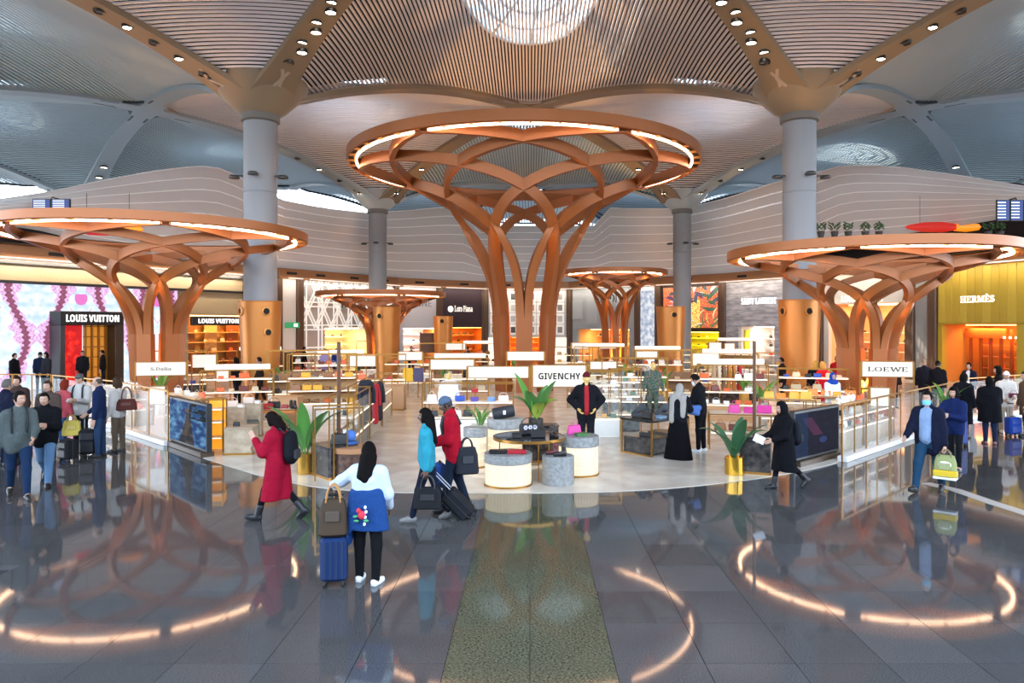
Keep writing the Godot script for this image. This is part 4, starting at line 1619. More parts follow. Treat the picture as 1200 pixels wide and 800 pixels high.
# o: h height, w girth, lean, la/ra [forward, out, elbow, inward], ll/rl [hip forward, knee], hy head yaw, hp head pitch,
# top/legs/coat/skirt/shoes/hair as dictionaries
func person(at: Vector3, yaw: float, o: Dictionary, label: String, group := "") -> Node3D:
	var h: float = o.get("h", 1.72)
	var s := h / 1.75
	var w: float = o.get("w", 1.0)
	var skin: Color = [Color(0.44, 0.25, 0.17), Color(0.3, 0.17, 0.11), Color(0.1, 0.05, 0.03), Color(0.7, 0.45, 0.14)][o.get("skin", 0)]
	var cell: float = o.get("cell", 0.022)
	var lean: float = o.get("lean", 0.03)
	var root := thing("person", at, yaw, label, "person", group)
	# joints
	var hip := Vector3(0, 0.93, 0)
	var legs := {}
	var low := 9.0
	for sd in [["l", 1.0], ["r", -1.0]]:
		var a: Array = o.get(sd[0] + "l", [0.03 * sd[1], 0.03])
		var j0 := hip + Vector3(0.092 * sd[1], -0.02, 0)
		var spread: float = a[2] if a.size() > 2 else 0.02
		var j1 := j0 + Vector3(sin(spread) * sd[1], -cos(a[0]), sin(a[0])) * 0.43
		var sh: float = a[0] - a[1]
		var j2 := j1 + Vector3(0, -cos(sh), sin(sh)) * 0.42
		var fp := sh * 0.75 if sh < -0.25 else 0.0
		if a[0] > 0.3 and a[1] < 0.3:
			fp = 0.2
		var fdir := Vector3(0.12 * sd[1], sin(fp), cos(fp)).normalized()
		legs[sd[0]] = [j0, j1, j2, fdir]
		low = minf(low, minf(j2.y - 0.075, (j2 + fdir * 0.17).y - 0.045 - 0.025))
	var sit: float = o.get("raise", 0.0)
	var up := Vector3(0, -low + sit, 0)
	hip += up
	for k in legs:
		for i in 3:
			legs[k][i] += up
	var tb := Basis(Vector3.RIGHT, lean)
	var chest := hip + tb * Vector3(0, 0.36, 0)
	var sho := hip + tb * Vector3(0, 0.5, 0)
	var neck := hip + tb * Vector3(0, 0.57, 0.0)
	var hb := Basis(Vector3.UP, o.get("hy", 0.0)) * Basis(Vector3.RIGHT, lean * 0.5 + o.get("hp", 0.0))
	var head := neck + tb * Vector3(0, 0.035, 0.012) + hb * Vector3(0, 0.118, 0.012)
	var arms := {}
	for sd in [["l", 1.0], ["r", -1.0]]:
		var a: Array = o.get(sd[0] + "a", [0.05, 0.12, 0.25, 0.0])
		var j0 := sho + Vector3(0.178 * sd[1] * (0.85 + 0.15 * w), -0.03, 0)
		var j1 := j0 + Vector3(sd[1] * sin(a[1]), -cos(a[0]) * cos(a[1]), sin(a[0]) * cos(a[1])) * 0.285
		var ab: float = a[1] - a[3]
		var e: float = a[0] + a[2]
		var fdv := Vector3(sd[1] * sin(ab), -cos(e) * cos(ab), sin(e) * cos(ab)).normalized()
		var j2 := j1 + fdv * 0.25
		arms[sd[0]] = [j0, j1, j2, fdv]
	var B := []
	var tors := func(r: float) -> Array:
		var g := w
		return [
			[hip + Vector3(0.06, 0, 0), chest + Vector3(0.07, 0.02, 0.0), 0.098 * g + r, 0.104 * g + r, 0.88],
			[hip + Vector3(-0.06, 0, 0), chest + Vector3(-0.07, 0.02, 0.0), 0.098 * g + r, 0.104 * g + r, 0.88],
			[hip + Vector3(0, 0.06, 0.025 + 0.09 * (w - 1)), chest, 0.105 * g + r, 0.1 * g + r],
			[sho + Vector3(0.13, -0.02, 0), sho + Vector3(-0.13, -0.02, 0), 0.068 + r, 0.068 + r]]
	var arm := func(k: String, r: float) -> Array:
		var a: Array = arms[k]
		return [[a[0], a[1], 0.056 * sqrt(w) + r, 0.044 + r], [a[1], a[2], 0.043 + r, 0.03 + r * 0.8]]
	var leg := func(k: String, r: float) -> Array:
		var a: Array = legs[k]
		return [[a[0], a[1], 0.088 * sqrt(w) + r, 0.056 + r], [a[1], a[2] + Vector3(0, 0.0, 0), 0.058 + r, 0.042 + r * 0.9]]
	B.append_array(tors.call(-0.008))
	for k in ["l", "r"]:
		B.append_array(arm.call(k, 0.0))
		B.append_array(leg.call(k, -0.004))
		var fy: float = legs[k][3].y
		B.append([legs[k][2], legs[k][2] + legs[k][3] * 0.13 + Vector3(0, -sqrt(1.0 - fy * fy), fy) * 0.04, 0.032, 0.026])
	B.append([neck - tb * Vector3(0, 0.08, 0), head - hb * Vector3(0, 0.03, 0.01), 0.058, 0.05])
	B.append([head + Vector3(0, 0.01, -0.01), head + Vector3(0, 0.02, -0.01), 0.06, 0.06])
	var mb := MB.new()
	mb.col = skin
	sdf(mb, B, cell, 0.045)
	join(mb, head_mesh(skin), Transform3D(hb, head))
	last_hand = {}
	for k in ["l", "r"]:
		var a: Array = arms[k]
		var y: Vector3 = -a[3]
		var inward := Vector3(-1.0 if k == "l" else 1.0, 0, 0.25)
		var z := (inward - y * inward.dot(y)).normalized()
		var x := y.cross(z)
		var b := Basis(x, y, z)
		# thumb points forward: mirror when needed
		if x.z < -0.05:
			b = Basis(-x, y, z)
		join(mb, hand_mesh(1 if o.get("grip", "").contains(k) else 0), Transform3D(b.scaled_local(Vector3.ONE * 1.04), a[2] - y * 0.025), skin)
		last_hand[k] = root.transform * ((a[2] + a[3] * 0.09) * s)
	var sc := Vector3.ONE * s
	var bodym := mat(Color.WHITE, 0.55, 0.0, {"vertex_color_use_as_albedo": true, "subsurf_scatter_enabled": true, "subsurf_scatter_strength": 0.05})
	var bod := put(mb, "body", bodym, root)
	bod.scale = sc
	var cloth := func(n: String, bones: Array, c: String, kk := 0.05, cuts := [], rough := 0.85) -> void:
		var g := MB.new()
		sdf(g, bones, cell, kk, cuts)
		var me := put(g, n, cloth_mat(c, rough), root)
		me.scale = sc
	# trousers
	if o.has("legs"):
		var L: Array = o.legs
		var r: float = L[1]
		var bb := [[hip + Vector3(0.06, 0.0, 0), hip + Vector3(-0.06, 0.0, 0), 0.096 * w + minf(r, 0.012), 0.096 * w + minf(r, 0.012), 0.88]]
		for k in ["l", "r"]:
			bb.append_array(leg.call(k, r))
		cloth.call("trousers", bb, L[0], 0.035)
	if o.has("skirt"):
		var K: Array = o.skirt   # colour, hem height, hem radius
		var foot := Vector3(hip.x, K[1], (legs.l[2].z + legs.r[2].z) * 0.35)
		cloth.call("skirt", [[hip + Vector3(0.05, 0.1, 0), foot + Vector3(K[2] * 0.45, 0, 0), 0.13 * w, K[2], 0.8], [hip + Vector3(-0.05, 0.1, 0), foot + Vector3(-K[2] * 0.45, 0, 0), 0.13 * w, K[2], 0.8]], K[0], 0.08)
	if o.has("shirt"):
		var S: Array = o.shirt
		var bb: Array = tors.call(0.008)
		bb.append([sho, neck + Vector3(0, 0.0, 0), 0.07, 0.058])
		if S.size() > 1:
			for k in ["l", "r"]:
				bb.append_array(arm.call(k, 0.012))
		cloth.call("shirt", bb, S[0], 0.05)
	if o.has("top"):
		var T: Array = o.top     # colour, looseness, length below the hip, open front?
		var r: float = T[1]
		var bb: Array = tors.call(r)
		bb.append([sho, neck + tb * Vector3(0, 0.005, -0.01), 0.075 + r, 0.06 + r * 0.8])
		for k in ["l", "r"]:
			bb.append_array(arm.call(k, r))
		var ln: float = T[2]
		if ln > 0.0:
			for k in ["l", "r"]:
				var d: Vector3 = (legs[k][1] - legs[k][0]).normalized()
				d = (d * 0.6 + Vector3.DOWN).normalized()
				bb.append([legs[k][0] + Vector3(0, 0.12, 0), legs[k][0] + d * (ln + (0.05 if ln >= 0.3 else 0.0)), (0.095 if ln >= 0.3 else 0.078) * w + r, (0.095 if ln >= 0.3 else 0.078) * w + r * (1.5 if ln >= 0.3 else 0.8)])
		var cuts := []
		if T.size() > 3 and T[3] > 0.0:
			cuts.append(AABB(Vector3(-T[3], hip.y - ln - 0.2, 0.055 + lean * 0.2), Vector3(T[3] * 2, 0.74 + ln + 0.2, 0.5)))
		if ln >= 0.3:
			cuts.append(AABB(Vector3(-1, hip.y - ln - 1.5, -1), Vector3(2, 1.45, 2)))
		cloth.call("jacket" if ln < 0.35 else "coat", bb, T[0], 0.05, cuts, T[4] if T.size() > 4 else 0.85)
	if o.has("vest"):
		var V: Array = o.vest
		cloth.call("vest", tors.call(0.03), V[0], 0.05, [AABB(Vector3(-0.06, hip.y - 0.2, 0.05), Vector3(0.12, 0.8, 0.5))])
	# shoes
	for k in ["l", "r"]:
		var a: Array = legs[k]
		var fw: Vector3 = a[3]
		var dn := Vector3(0, -cos(asin(clampf(fw.y, -1, 1))), fw.y)
		var bb := [[a[2] + dn * 0.035 - fw * 0.035, a[2] + fw * 0.06 + dn * 0.04, 0.046, 0.047], [a[2] + fw * 0.06 + dn * 0.04, a[2] + fw * 0.17 + dn * 0.052, 0.045, 0.032]]
		if o.get("boots", false):
			bb.append([a[2] + dn * 0.03, a[2] + (a[1] - a[2]) * 0.35, 0.055, 0.062])
		var g := MB.new()
		sdf(g, bb, 0.016, 0.03)
		var sh := put(g, "shoe", mat(o.get("shoes", "1c1c1e"), 0.5), root)
		sh.scale = sc
		var so := MB.new()
		so.tube([a[2] + dn * 0.068 - fw * 0.06, a[2] + dn * 0.072 + fw * 0.06, a[2] + dn * 0.074 + fw * 0.18], [0.036, 0.042, 0.03], 8)
		var sole := put(so, "sole", mat(o.get("sole", "111112"), 0.7), sh)
	# hair or headwear
	var hr: Array = o.get("hair", ["short", "1a1310"])
	var hm := hair_shell(hr[0])
	var hn: String = {"short": "hair", "long": "hair", "bob": "hair", "bald": "hair", "scarf": "headscarf", "hood": "hood", "cap": "cap", "beanie": "beanie"}[hr[0]]
	var ho := MB.new()
	join(ho, hm, Transform3D(hb, head), Color.WHITE)
	if hr[0] == "long":
		var bk := head + hb * Vector3(0, -0.02, -0.075)
		var ln: float = hr[2] if hr.size() > 2 else 0.35
		var en := head + hb * Vector3(0, -0.1, -0.06) + Vector3(0, -ln, -0.09)
		sdf(ho, [[bk, en, 0.08, 0.055], [bk + hb * Vector3(0.05, -0.03, 0.02), en + hb * Vector3(0.07, 0.04, 0.01), 0.06, 0.045], [bk + hb * Vector3(-0.05, -0.03, 0.02), en + hb * Vector3(-0.07, 0.05, 0.01), 0.06, 0.045]], cell, 0.04)
	if hr[0] == "bob":
		sdf(ho, [[head + hb * Vector3(0.05, 0, -0.05), head + hb * Vector3(0.05, -0.14, -0.04), 0.045, 0.04], [head + hb * Vector3(-0.05, 0, -0.05), head + hb * Vector3(-0.05, -0.14, -0.04), 0.045, 0.04], [head + hb * Vector3(0, 0, -0.07), head + hb * Vector3(0, -0.14, -0.06), 0.05, 0.05]], cell, 0.03)
	if hr[0] == "scarf":
		var bb := [[head + hb * Vector3(0, -0.08, -0.03), sho + Vector3(0, 0.0, 0.0), 0.085, 0.13, 0.9], [sho + Vector3(0.1, 0.03, 0), sho + Vector3(-0.1, 0.03, 0), 0.1, 0.1]]
		if hr.size() > 2:
			bb.append([sho + Vector3(0.12, 0, -0.06), hip + Vector3(0.13, -0.02, -0.1), 0.09, 0.07])
			bb.append([sho + Vector3(-0.12, 0, -0.06), hip + Vector3(-0.13, 0.1, -0.08), 0.09, 0.06])
		sdf(ho, bb, cell, 0.05)
	if hr[0] == "hood":
		sdf(ho, [[head + hb * Vector3(0, -0.08, -0.05), sho + Vector3(0, 0.02, -0.04), 0.08, 0.12]], cell, 0.05)
	var hair := put(ho, hn, mat(hr[1], 0.8, 0.0, {"metallic_specular": 0.2}), root)
	hair.scale = sc
	if o.has("brim"):
		var under := MB.new()
		join(under, hair_shell("short"), Transform3D(hb, head), Color.WHITE)
		put(under, "hair", mat(o.brim, 0.6), root).scale = sc
	if o.get("mask", "") != "":
		var mk := MB.new()
		var rows := []
		for i in 7:
			var y := -0.02 - i * 0.0145
			var row := []
			for j in 11:
				var a := -1.25 + 2.5 * j / 10.0
				var tz := 0.098 + 0.022 * cos(a * 1.2) * (1.0 - absf(i - 2.5) * 0.12)
				row.append(Vector3(sin(a) * 0.084 * (1.0 - 0.03 * i), y, cos(a) * tz))
			rows.append(row)
		mk.grid(rows)
		var m2 := MB.new()
		join(m2, mk, Transform3D(hb, head), Color.WHITE)
		put(m2, "face_mask", mat(o.mask, 0.8), root).scale = sc
	if o.get("straps", "") != "":
		var st := MB.new()
		for sx in [-1.0, 1.0]:
			var pth := []
			for q in [Vector3(0.1, -0.32, 0.115), Vector3(0.115, -0.12, 0.135), Vector3(0.105, 0.02, 0.1), Vector3(0.1, 0.075, 0.02), Vector3(0.1, 0.03, -0.09), Vector3(0.1, -0.1, -0.13)]:
				pth.append(sho + tb * (Vector3(q.x * sx, q.y, q.z * (0.75 + 0.35 * w)) ))
			st.tube(pth, 0.02, 6)
		put(st, "shoulder_straps", mat(o.straps, 0.7), root).scale = sc
	last_hand["back"] = root.transform * ((sho + tb * Vector3(0, -0.2, -0.2 - 0.02 * w)) * s)
	last_hand["hip"] = root.transform * (hip * s)
	last_hand["sho"] = root.transform * (sho * s)
	last_hand["head"] = root.transform * (head * s)
	last_hand["s"] = s
	return root

func backpack(at: Vector3, yaw: float, c: String, sc: float, label: String) -> void:
	var o := thing("backpack", at, yaw, label, "backpack")
	var b := MB.new()
	sdf(b, [[Vector3(0, -0.16, -0.03), Vector3(0, 0.12, -0.02), 0.15, 0.12, 0.65], [Vector3(0.06, -0.14, -0.02), Vector3(0.05, 0.1, 0), 0.11, 0.1, 0.8], [Vector3(-0.06, -0.14, -0.02), Vector3(-0.05, 0.1, 0), 0.11, 0.1, 0.8]], 0.02, 0.04)
	put(b, "bag_body", mat(c, 0.75, 0.0, {"metallic_specular": 0.2}), o)
	var p := MB.new()
	p.box(Vector3(0, -0.14, -0.12), Vector3(0.2, 0.16, 0.06), 0.025)
	put(p, "front_pocket", mat(H(c).lightened(0.06), 0.7), o)
	put(MB.new().tube([Vector3(-0.04, 0.22, 0.02), Vector3(-0.02, 0.27, 0.02), Vector3(0.02, 0.27, 0.02), Vector3(0.04, 0.22, 0.02)], 0.01, 5), "grab_loop", mat(c, 0.7), o)
	for sx in [-0.1, 0.1]:
		put(MB.new().tube([Vector3(sx, 0.2, 0.04), Vector3(sx, 0.28, 0.12), Vector3(sx, 0.24, 0.2), Vector3(sx, 0.05, 0.25), Vector3(sx, -0.1, 0.2), Vector3(sx * 1.1, -0.2, 0.07)], 0.014, 5), "strap", mat(c, 0.7), o)
	o.scale = Vector3.ONE * sc

func suitcase(at: Vector3, yaw: float, size: Vector3, c: String, tilt: float, handle: float, label: String, soft := false) -> Node3D:
	var o := thing("suitcase", at, yaw, label, "suitcase")
	o.rotation = Vector3(tilt, yaw, 0)
	var m := mat(c, 0.45 if not soft else 0.75, 0.0, {"metallic_specular": 0.3})
	put(MB.new().box(Vector3(0, 0.07 + size.y / 2, 0), size, 0.035), "shell", m, o)
	var rb := MB.new()
	if soft:
		rb.box(Vector3(0, 0.07 + size.y * 0.3, size.z / 2 + 0.012), Vector3(size.x * 0.82, size.y * 0.42, 0.04), 0.015)
		rb.box(Vector3(0, 0.07 + size.y * 0.74, size.z / 2 + 0.01), Vector3(size.x * 0.82, size.y * 0.3, 0.03), 0.012)
	else:
		for i in 4:
			for sg in [-1.0, 1.0]:
				put(MB.new().box(Vector3((i - 1.5) * size.x * 0.21, 0.07 + size.y / 2, sg * (size.z / 2 + 0.004)), Vector3(size.x * 0.08, size.y * 0.86, 0.014), 0.005), "shell_rib", mat(H(c).darkened(0.12), 0.45), o)
	if soft:
		put(rb, "pocket", mat(H(c).darkened(0.12), 0.45), o)
	put(MB.new().box(Vector3(0, 0.07 + size.y / 2, 0), Vector3(size.x + 0.006, size.y + 0.006, 0.015), 0.004), "zip_line", mat("1a1a1c", 0.6), o)
	for x in [-1.0, 1.0]:
		for z in [-1.0, 1.0]:
			var cst := put(MB.new().lathe([Vector2(0.001, -0.014), Vector2(0.032, -0.014), Vector2(0.036, -0.006), Vector2(0.036, 0.006), Vector2(0.032, 0.014), Vector2(0.001, 0.014)], Vector3(x * (size.x / 2 - 0.045), 0.036, z * (size.z / 2 - 0.045)), 12, false, Basis(Vector3.BACK, PI / 2)), "wheel", mat("141414", 0.6), o)
			put(MB.new().box(Vector3(x * (size.x / 2 - 0.045), 0.064, z * (size.z / 2 - 0.045)), Vector3(0.05, 0.03, 0.05), 0.006), "wheel_fork", mat("202022", 0.5), cst)
	put(MB.new().tube([Vector3(-0.06, 0.07 + size.y, 0), Vector3(-0.055, 0.1 + size.y, 0), Vector3(0.055, 0.1 + size.y, 0), Vector3(0.06, 0.07 + size.y, 0)], 0.011, 6), "carry_handle", mat("1a1a1c", 0.5), o)
	if handle > 0.0:
		var hz := -size.z / 2 + 0.04
		var top := 0.07 + size.y + handle
		put(MB.new().tube([Vector3(-0.08, 0.07 + size.y - 0.02, hz), Vector3(-0.08, top, hz)], 0.009, 6).tube([Vector3(0.08, 0.07 + size.y - 0.02, hz), Vector3(0.08, top, hz)], 0.009, 6), "telescopic_rods", mat("b0b0b4", 0.3, 0.8), o)
		put(MB.new().box(Vector3(0, top, hz), Vector3(0.2, 0.03, 0.035), 0.012), "handle_grip", mat("1a1a1c", 0.5), o)
	return o

func tote(at: Vector3, yaw: float, size: Vector3, c: String, hc: String, label: String, n := "tote_bag", hl := 0.25) -> Node3D:
	var o := thing(n, at, yaw, label, "bag")
	var rows := []
	for q in [[0.0, 0.0], [0.001, 1.0], [0.06, 1.06], [0.7, 0.98], [0.98, 0.78], [1.0, 0.7], [1.0, 0.0]]:
		var row := []
		for e in 18:
			var a := -TAU * e / 18
			row.append(Vector3(size.x / 2 * q[1] * signf(cos(a)) * pow(absf(cos(a)), 0.5), q[0] * size.y, size.z / 2 * q[1] * (1.0 if q[0] < 0.7 else 0.6) * signf(sin(a)) * pow(absf(sin(a)), 0.5)))
		rows.append(row)
	put(MB.new().grid(rows, true), "bag_body", mat(c, 0.6, 0.0, {"metallic_specular": 0.25}), o)
	for z in [-1.0, 1.0]:
		var arc := []
		for i in 11:
			var a := PI * i / 10
			arc.append(Vector3(cos(a) * size.x * 0.26, size.y * 0.92 + sin(a) * hl, z * size.z * 0.2))
		put(MB.new().tube(arc, 0.011, 6), "handle", mat(hc, 0.5), o)
	put(MB.new().box(Vector3(0, size.y * 0.55, size.z * 0.47), Vector3(size.x * 0.5, size.y * 0.3, 0.02), 0.008), "front_pocket", mat(H(c).lightened(0.04), 0.55), o)
	return o

# ---------------------------------------------------------------- the sales island
func rail(o: Node3D, a: Vector3, b: Vector3, n := "rail", m: Material = null, r := 0.014) -> void:
	put(MB.new().tube([a, b], r, 6), n, m if m else GOLD, o)

func rack(at: Vector3, yaw: float, w: float, h: float, d: float, ys: Array, label: String, group := "", base := "", glass := false) -> Node3D:
	var o := thing("display_rack", at, yaw, label, "display rack", group)
	for x in [-w / 2, w / 2]:
		for z in [-d / 2, d / 2]:
			put(MB.new().box(Vector3(x, h / 2, z), Vector3(0.03, h, 0.03)), "post", GOLD, o)
	for z in [-d / 2, d / 2]:
		put(MB.new().box(Vector3(0, h - 0.015, z), Vector3(w, 0.03, 0.03)), "rail", GOLD, o)
	for x in [-w / 2, w / 2]:
		put(MB.new().box(Vector3(x, h - 0.015, 0), Vector3(0.03, 0.03, d)), "rail", GOLD, o)
	for y in ys:
		put(MB.new().box(Vector3(0, y - 0.02, 0), Vector3(w - 0.03, 0.04, d - 0.02), 0.006), "shelf", mat("d8c9b2", 0.35), o)
		put(MB.new().box(Vector3(0, y - 0.022, d / 2 - 0.004), Vector3(w - 0.08, 0.022, 0.012)), "shelf_light", glow("ffe2b4", 1.1), o)
	if base != "":
		put(MB.new().box(Vector3(0, 0.24, 0), Vector3(w - 0.06, 0.48, d - 0.06), 0.01), "plinth", CREAM if base == "cream" else (DARKM if base == "dark" else mat(base, 0.4)), o)
	if glass:
		put(MB.new().box(Vector3(0, h * 0.45, d / 2 - 0.005), Vector3(w - 0.05, h * 0.86, 0.012)), "glass_pane", GLASS, o)
	return o

func stock(o: Node3D, y: float, w: float, n: int, cols: Array, size: Vector2, label: String, group: String, z := 0.0, kind := -1) -> void:
	for i in n:
		if rng.randf() < 0.12:
			continue
		var p := o.transform * Vector3((i + 0.5) * w / n - w / 2 + rng.randf_range(-0.03, 0.03), y, z)
		small_bag(p, o.rotation.y, cols[rng.randi() % cols.size()], rng.randf_range(size.x, size.y), label.replace("%s", "%s, " + ORD[i] + " from left,"), group, kind)

func lightbox(at: Vector3, yaw: float, w: float, h: float, label: String, text := "", serif := false, legs := true, sub := false) -> Node3D:
	var o := thing("light_box_sign", at, yaw, label, "sign")
	put(MB.new().box(Vector3(0, 0, -0.03), Vector3(w + 0.05, h + 0.05, 0.08), 0.01), "frame", GOLD, o)
	var pn := put(MB.new().box(Vector3(0, 0, 0.015), Vector3(w, h, 0.03), 0.004), "lit_panel", glow("fff8ee", 0.68, "6a6864"), o)
	if text != "":
		letters(text, h * (0.3 if not sub else 0.24), w * (0.8 if not sub else 0.42), Vector3(0, 0, 0.036), mat("0c0b0a", 0.9), o, serif, not serif)
	if legs:
		for x in [-w / 2 - 0.05, w / 2 + 0.05]:
			put(MB.new().box(Vector3(x, -at.y / 2 + h * 0.25, -0.03), Vector3(0.035, at.y + h * 0.5, 0.035)), "post", GOLD, o)
		put(MB.new().box(Vector3(0, h * 0.5 + 0.0, -0.03), Vector3(w + 0.13, 0.03, 0.035)), "rail", GOLD, o)
	return o

func block(n: String, at: Vector3, yaw: float, s: Vector3, m: Material, label: String, cat := "counter") -> Node3D:
	var o := thing(n, at, yaw, label, cat)
	put(MB.new().box(Vector3(0, s.y / 2, 0), s, 0.012), "body", m, o)
	put(MB.new().box(Vector3(0, s.y + 0.015, 0), Vector3(s.x + 0.03, 0.03, s.z + 0.03), 0.006), "top", m, o)
	put(MB.new().box(Vector3(0, 0.03, 0), Vector3(s.x + 0.02, 0.05, s.z + 0.02)), "gold_skirting", GOLD, o)
	return o

func drum(at: Vector3, r: float, h: float, cap: float, label: String) -> Node3D:
	var o := thing("lit_display_drum", at, 0.0, label, "display stand")
	put(MB.new().lathe([Vector2(r + 0.015, 0), Vector2(r + 0.015, 0.04), Vector2(r, 0.045)], Vector3(), 40), "gold_ring", GOLD, o)
	put(MB.new().lathe([Vector2(r - 0.01, 0.04), Vector2(r - 0.01, h - cap)], Vector3(), 40), "lit_drum", glow("ffe4b8", 0.8, "8a8478"), o)
	var sl := MB.new()
	for row in 3:
		for i in 44:
			var a := TAU * i / 44
			sl.box(Vector3(sin(a) * (r - 0.004), 0.12 + row * (h - cap - 0.12) / 3.2, cos(a) * (r - 0.004)), Vector3(0.012, (h - cap) * 0.2, 0.006), 0.0, Basis(Vector3.UP, a))
	tag(put(sl, "slits", mat("d8cdbb", 0.6), o), "", "", "", "stuff")
	put(MB.new().lathe([Vector2(r, h - cap), Vector2(r + 0.01, h - cap + 0.01), Vector2(r + 0.01, h - 0.01), Vector2(r, h), Vector2(0.001, h)], Vector3(), 40), "stone_cap", stone("capstone", Color(0.46, 0.46, 0.45), Color(0.6, 0.6, 0.59), 0.02, 1.0, 0.4), o)
	return o

func leaf(ln: float, wd: float, droop: float) -> MB:
	var b := MB.new()
	var rows := []
	var n := 9
	var q := Vector3()
	var el := 1.25
	for i in n + 1:
		var t := i / float(n)
		var w := wd * 0.5 * pow(sin(PI * clampf(t * 0.93 + 0.05, 0, 1)), 0.8)
		if t < 0.25:
			w = maxf(0.012, w * smoothstep(0.12, 0.25, t))
		var row := []
		for j in 5:
			var e := (j - 2) / 2.0
			row.append(q + Vector3(e * w, absf(e) * w * 0.35, 0))
		rows.append(row)
		q += Vector3(0, sin(el), cos(el)) * ln / n
		el -= droop / n * (0.4 + 1.4 * t)
	return b.grid(rows)

func plant(at: Vector3, pot_r: float, pot_h: float, pot: Material, leaves: Array, label: String, c := "3f6e34", n := "potted_plant") -> void:
	var o := thing(n, at, 0.0, label, "plant")
	put(MB.new().lathe([Vector2(pot_r * 0.96, 0), Vector2(pot_r, 0.02), Vector2(pot_r, pot_h), Vector2(pot_r - 0.02, pot_h), Vector2(pot_r - 0.025, pot_h - 0.05), Vector2(0.001, pot_h - 0.05)], Vector3(), 28), "pot", pot, o)
	for l in leaves:
		var m := mat(c, 0.45, 0.0, {"backlight_enabled": true, "backlight": Color(0.18, 0.25, 0.08), "cull_mode": BaseMaterial3D.CULL_DISABLED}) if l.size() < 5 else mat(l[4], 0.45, 0.0, {"backlight_enabled": true, "backlight": Color(0.18, 0.25, 0.08), "cull_mode": BaseMaterial3D.CULL_DISABLED})
		var p := put(leaf(l[1], l[2], l[3]), "leaf", m, o)
		p.position = Vector3(sin(l[0]) * pot_r * 0.25, pot_h - 0.06, cos(l[0]) * pot_r * 0.25)
		p.rotation.y = l[0]

func hung_coat(at: Vector3, yaw: float, c: String, h: float, label: String, group := "") -> void:
	var o := thing("hanging_coat", at, yaw, label, "coat", group)
	var b := MB.new()
	sdf(b, [[Vector3(0.14, h - 0.12, 0), Vector3(-0.14, h - 0.12, 0), 0.06, 0.06], [Vector3(0.06, h - 0.14, 0), Vector3(0.1, 0.06, 0), 0.08, 0.1, 0.7], [Vector3(-0.06, h - 0.14, 0), Vector3(-0.1, 0.06, 0), 0.08, 0.1, 0.7]], 0.03, 0.05)
	put(b, "coat_body", mat(c, 0.85), o)
	for sx in [-1.0, 1.0]:
		var sl := MB.new()
		sl.tube([Vector3(sx * 0.17, h - 0.14, 0), Vector3(sx * 0.23, h - 0.4, 0.03), Vector3(sx * 0.22, h - 0.68, 0.05)], [0.06, 0.055, 0.05], 8)
		put(sl, "sleeve", mat(H(c).darkened(0.08), 0.85), o)
	put(MB.new().tube([Vector3(0, h - 0.06, 0), Vector3(0, h + 0.02, 0), Vector3(0.03, h + 0.05, 0)], 0.008, 5), "hanger_hook", GOLD, o)

func fence(a: Vector3, b: Vector3, h: float, n: int, label: String, solid := true) -> void:
	var mid := (a + b) / 2
	var d := b - a
	var o := thing("glass_balustrade", mid, atan2(-d.z, d.x), label, "glass fence")
	var L := d.length()
	put(MB.new().box(Vector3(0, 0.06, 0), Vector3(L, 0.12, 0.22), 0.01), "white_base", mat("e8e4de", 0.35), o)
	for i in n + 1:
		put(MB.new().box(Vector3(L * (float(i) / n - 0.5), h / 2, 0), Vector3(0.03, h, 0.03)), "post", GOLD, o)
	for i in n:
		put(MB.new().box(Vector3(L * ((i + 0.5) / n - 0.5), h * 0.52, 0), Vector3(L / n - 0.05, h * 0.8, 0.012)), "glass_pane", GLASS, o)
	put(MB.new().box(Vector3(0, h, 0), Vector3(L, 0.035, 0.05), 0.006), "top_rail", GOLD, o)

func tv_image(kind: int) -> ImageTexture:
	var im := Image.create(128, 160, false, Image.FORMAT_RGB8)
	var n := FastNoiseLite.new()
	n.seed = 31 + kind
	n.frequency = 0.03
	for y in 160:
		for x in 128:
			var a := n.get_noise_2d(x, y)
			var c: Color
			if kind == 0:
				c = Color(0.08, 0.25, 0.5).lerp(Color(0.45, 0.68, 0.85), clampf(0.45 + a * 1.3, 0, 1))
				var d := absf(x - 66.0 + (y - 90) * 0.06)
				if d < 8 + maxf(0, y - 62) * 0.2 and y > 38:
					c = Color(0.12, 0.12, 0.16).lerp(Color(0.35, 0.28, 0.25), clampf(0.4 + a * 2, 0, 1))
				if Vector2(x - 64, y - 32).length() < 8:
					c = Color(0.45, 0.36, 0.3)
				if y < 60 and x > 70 and a > 0.0:
					c = Color(0.05, 0.09, 0.12)
			else:
				c = Color(0.06, 0.06, 0.14).lerp(Color(0.12, 0.1, 0.22), clampf(0.5 + a, 0, 1))
				if absf(x - 46.0 - (y - 50) * 0.5) < 14 and y < 90 and y > 20:
					c = c.lerp(Color(0.6, 0.25, 0.45), 0.55)
				if x < 36:
					c = c.lerp(Color(0.1, 0.3, 0.5), 0.5)
				if Vector2(x - 80, y - 110).length() < 12:
					c = c.lerp(Color(0.3, 0.4, 0.75), 0.6)
			im.set_pixel(x, y, c)
	return ImageTexture.create_from_image(im)

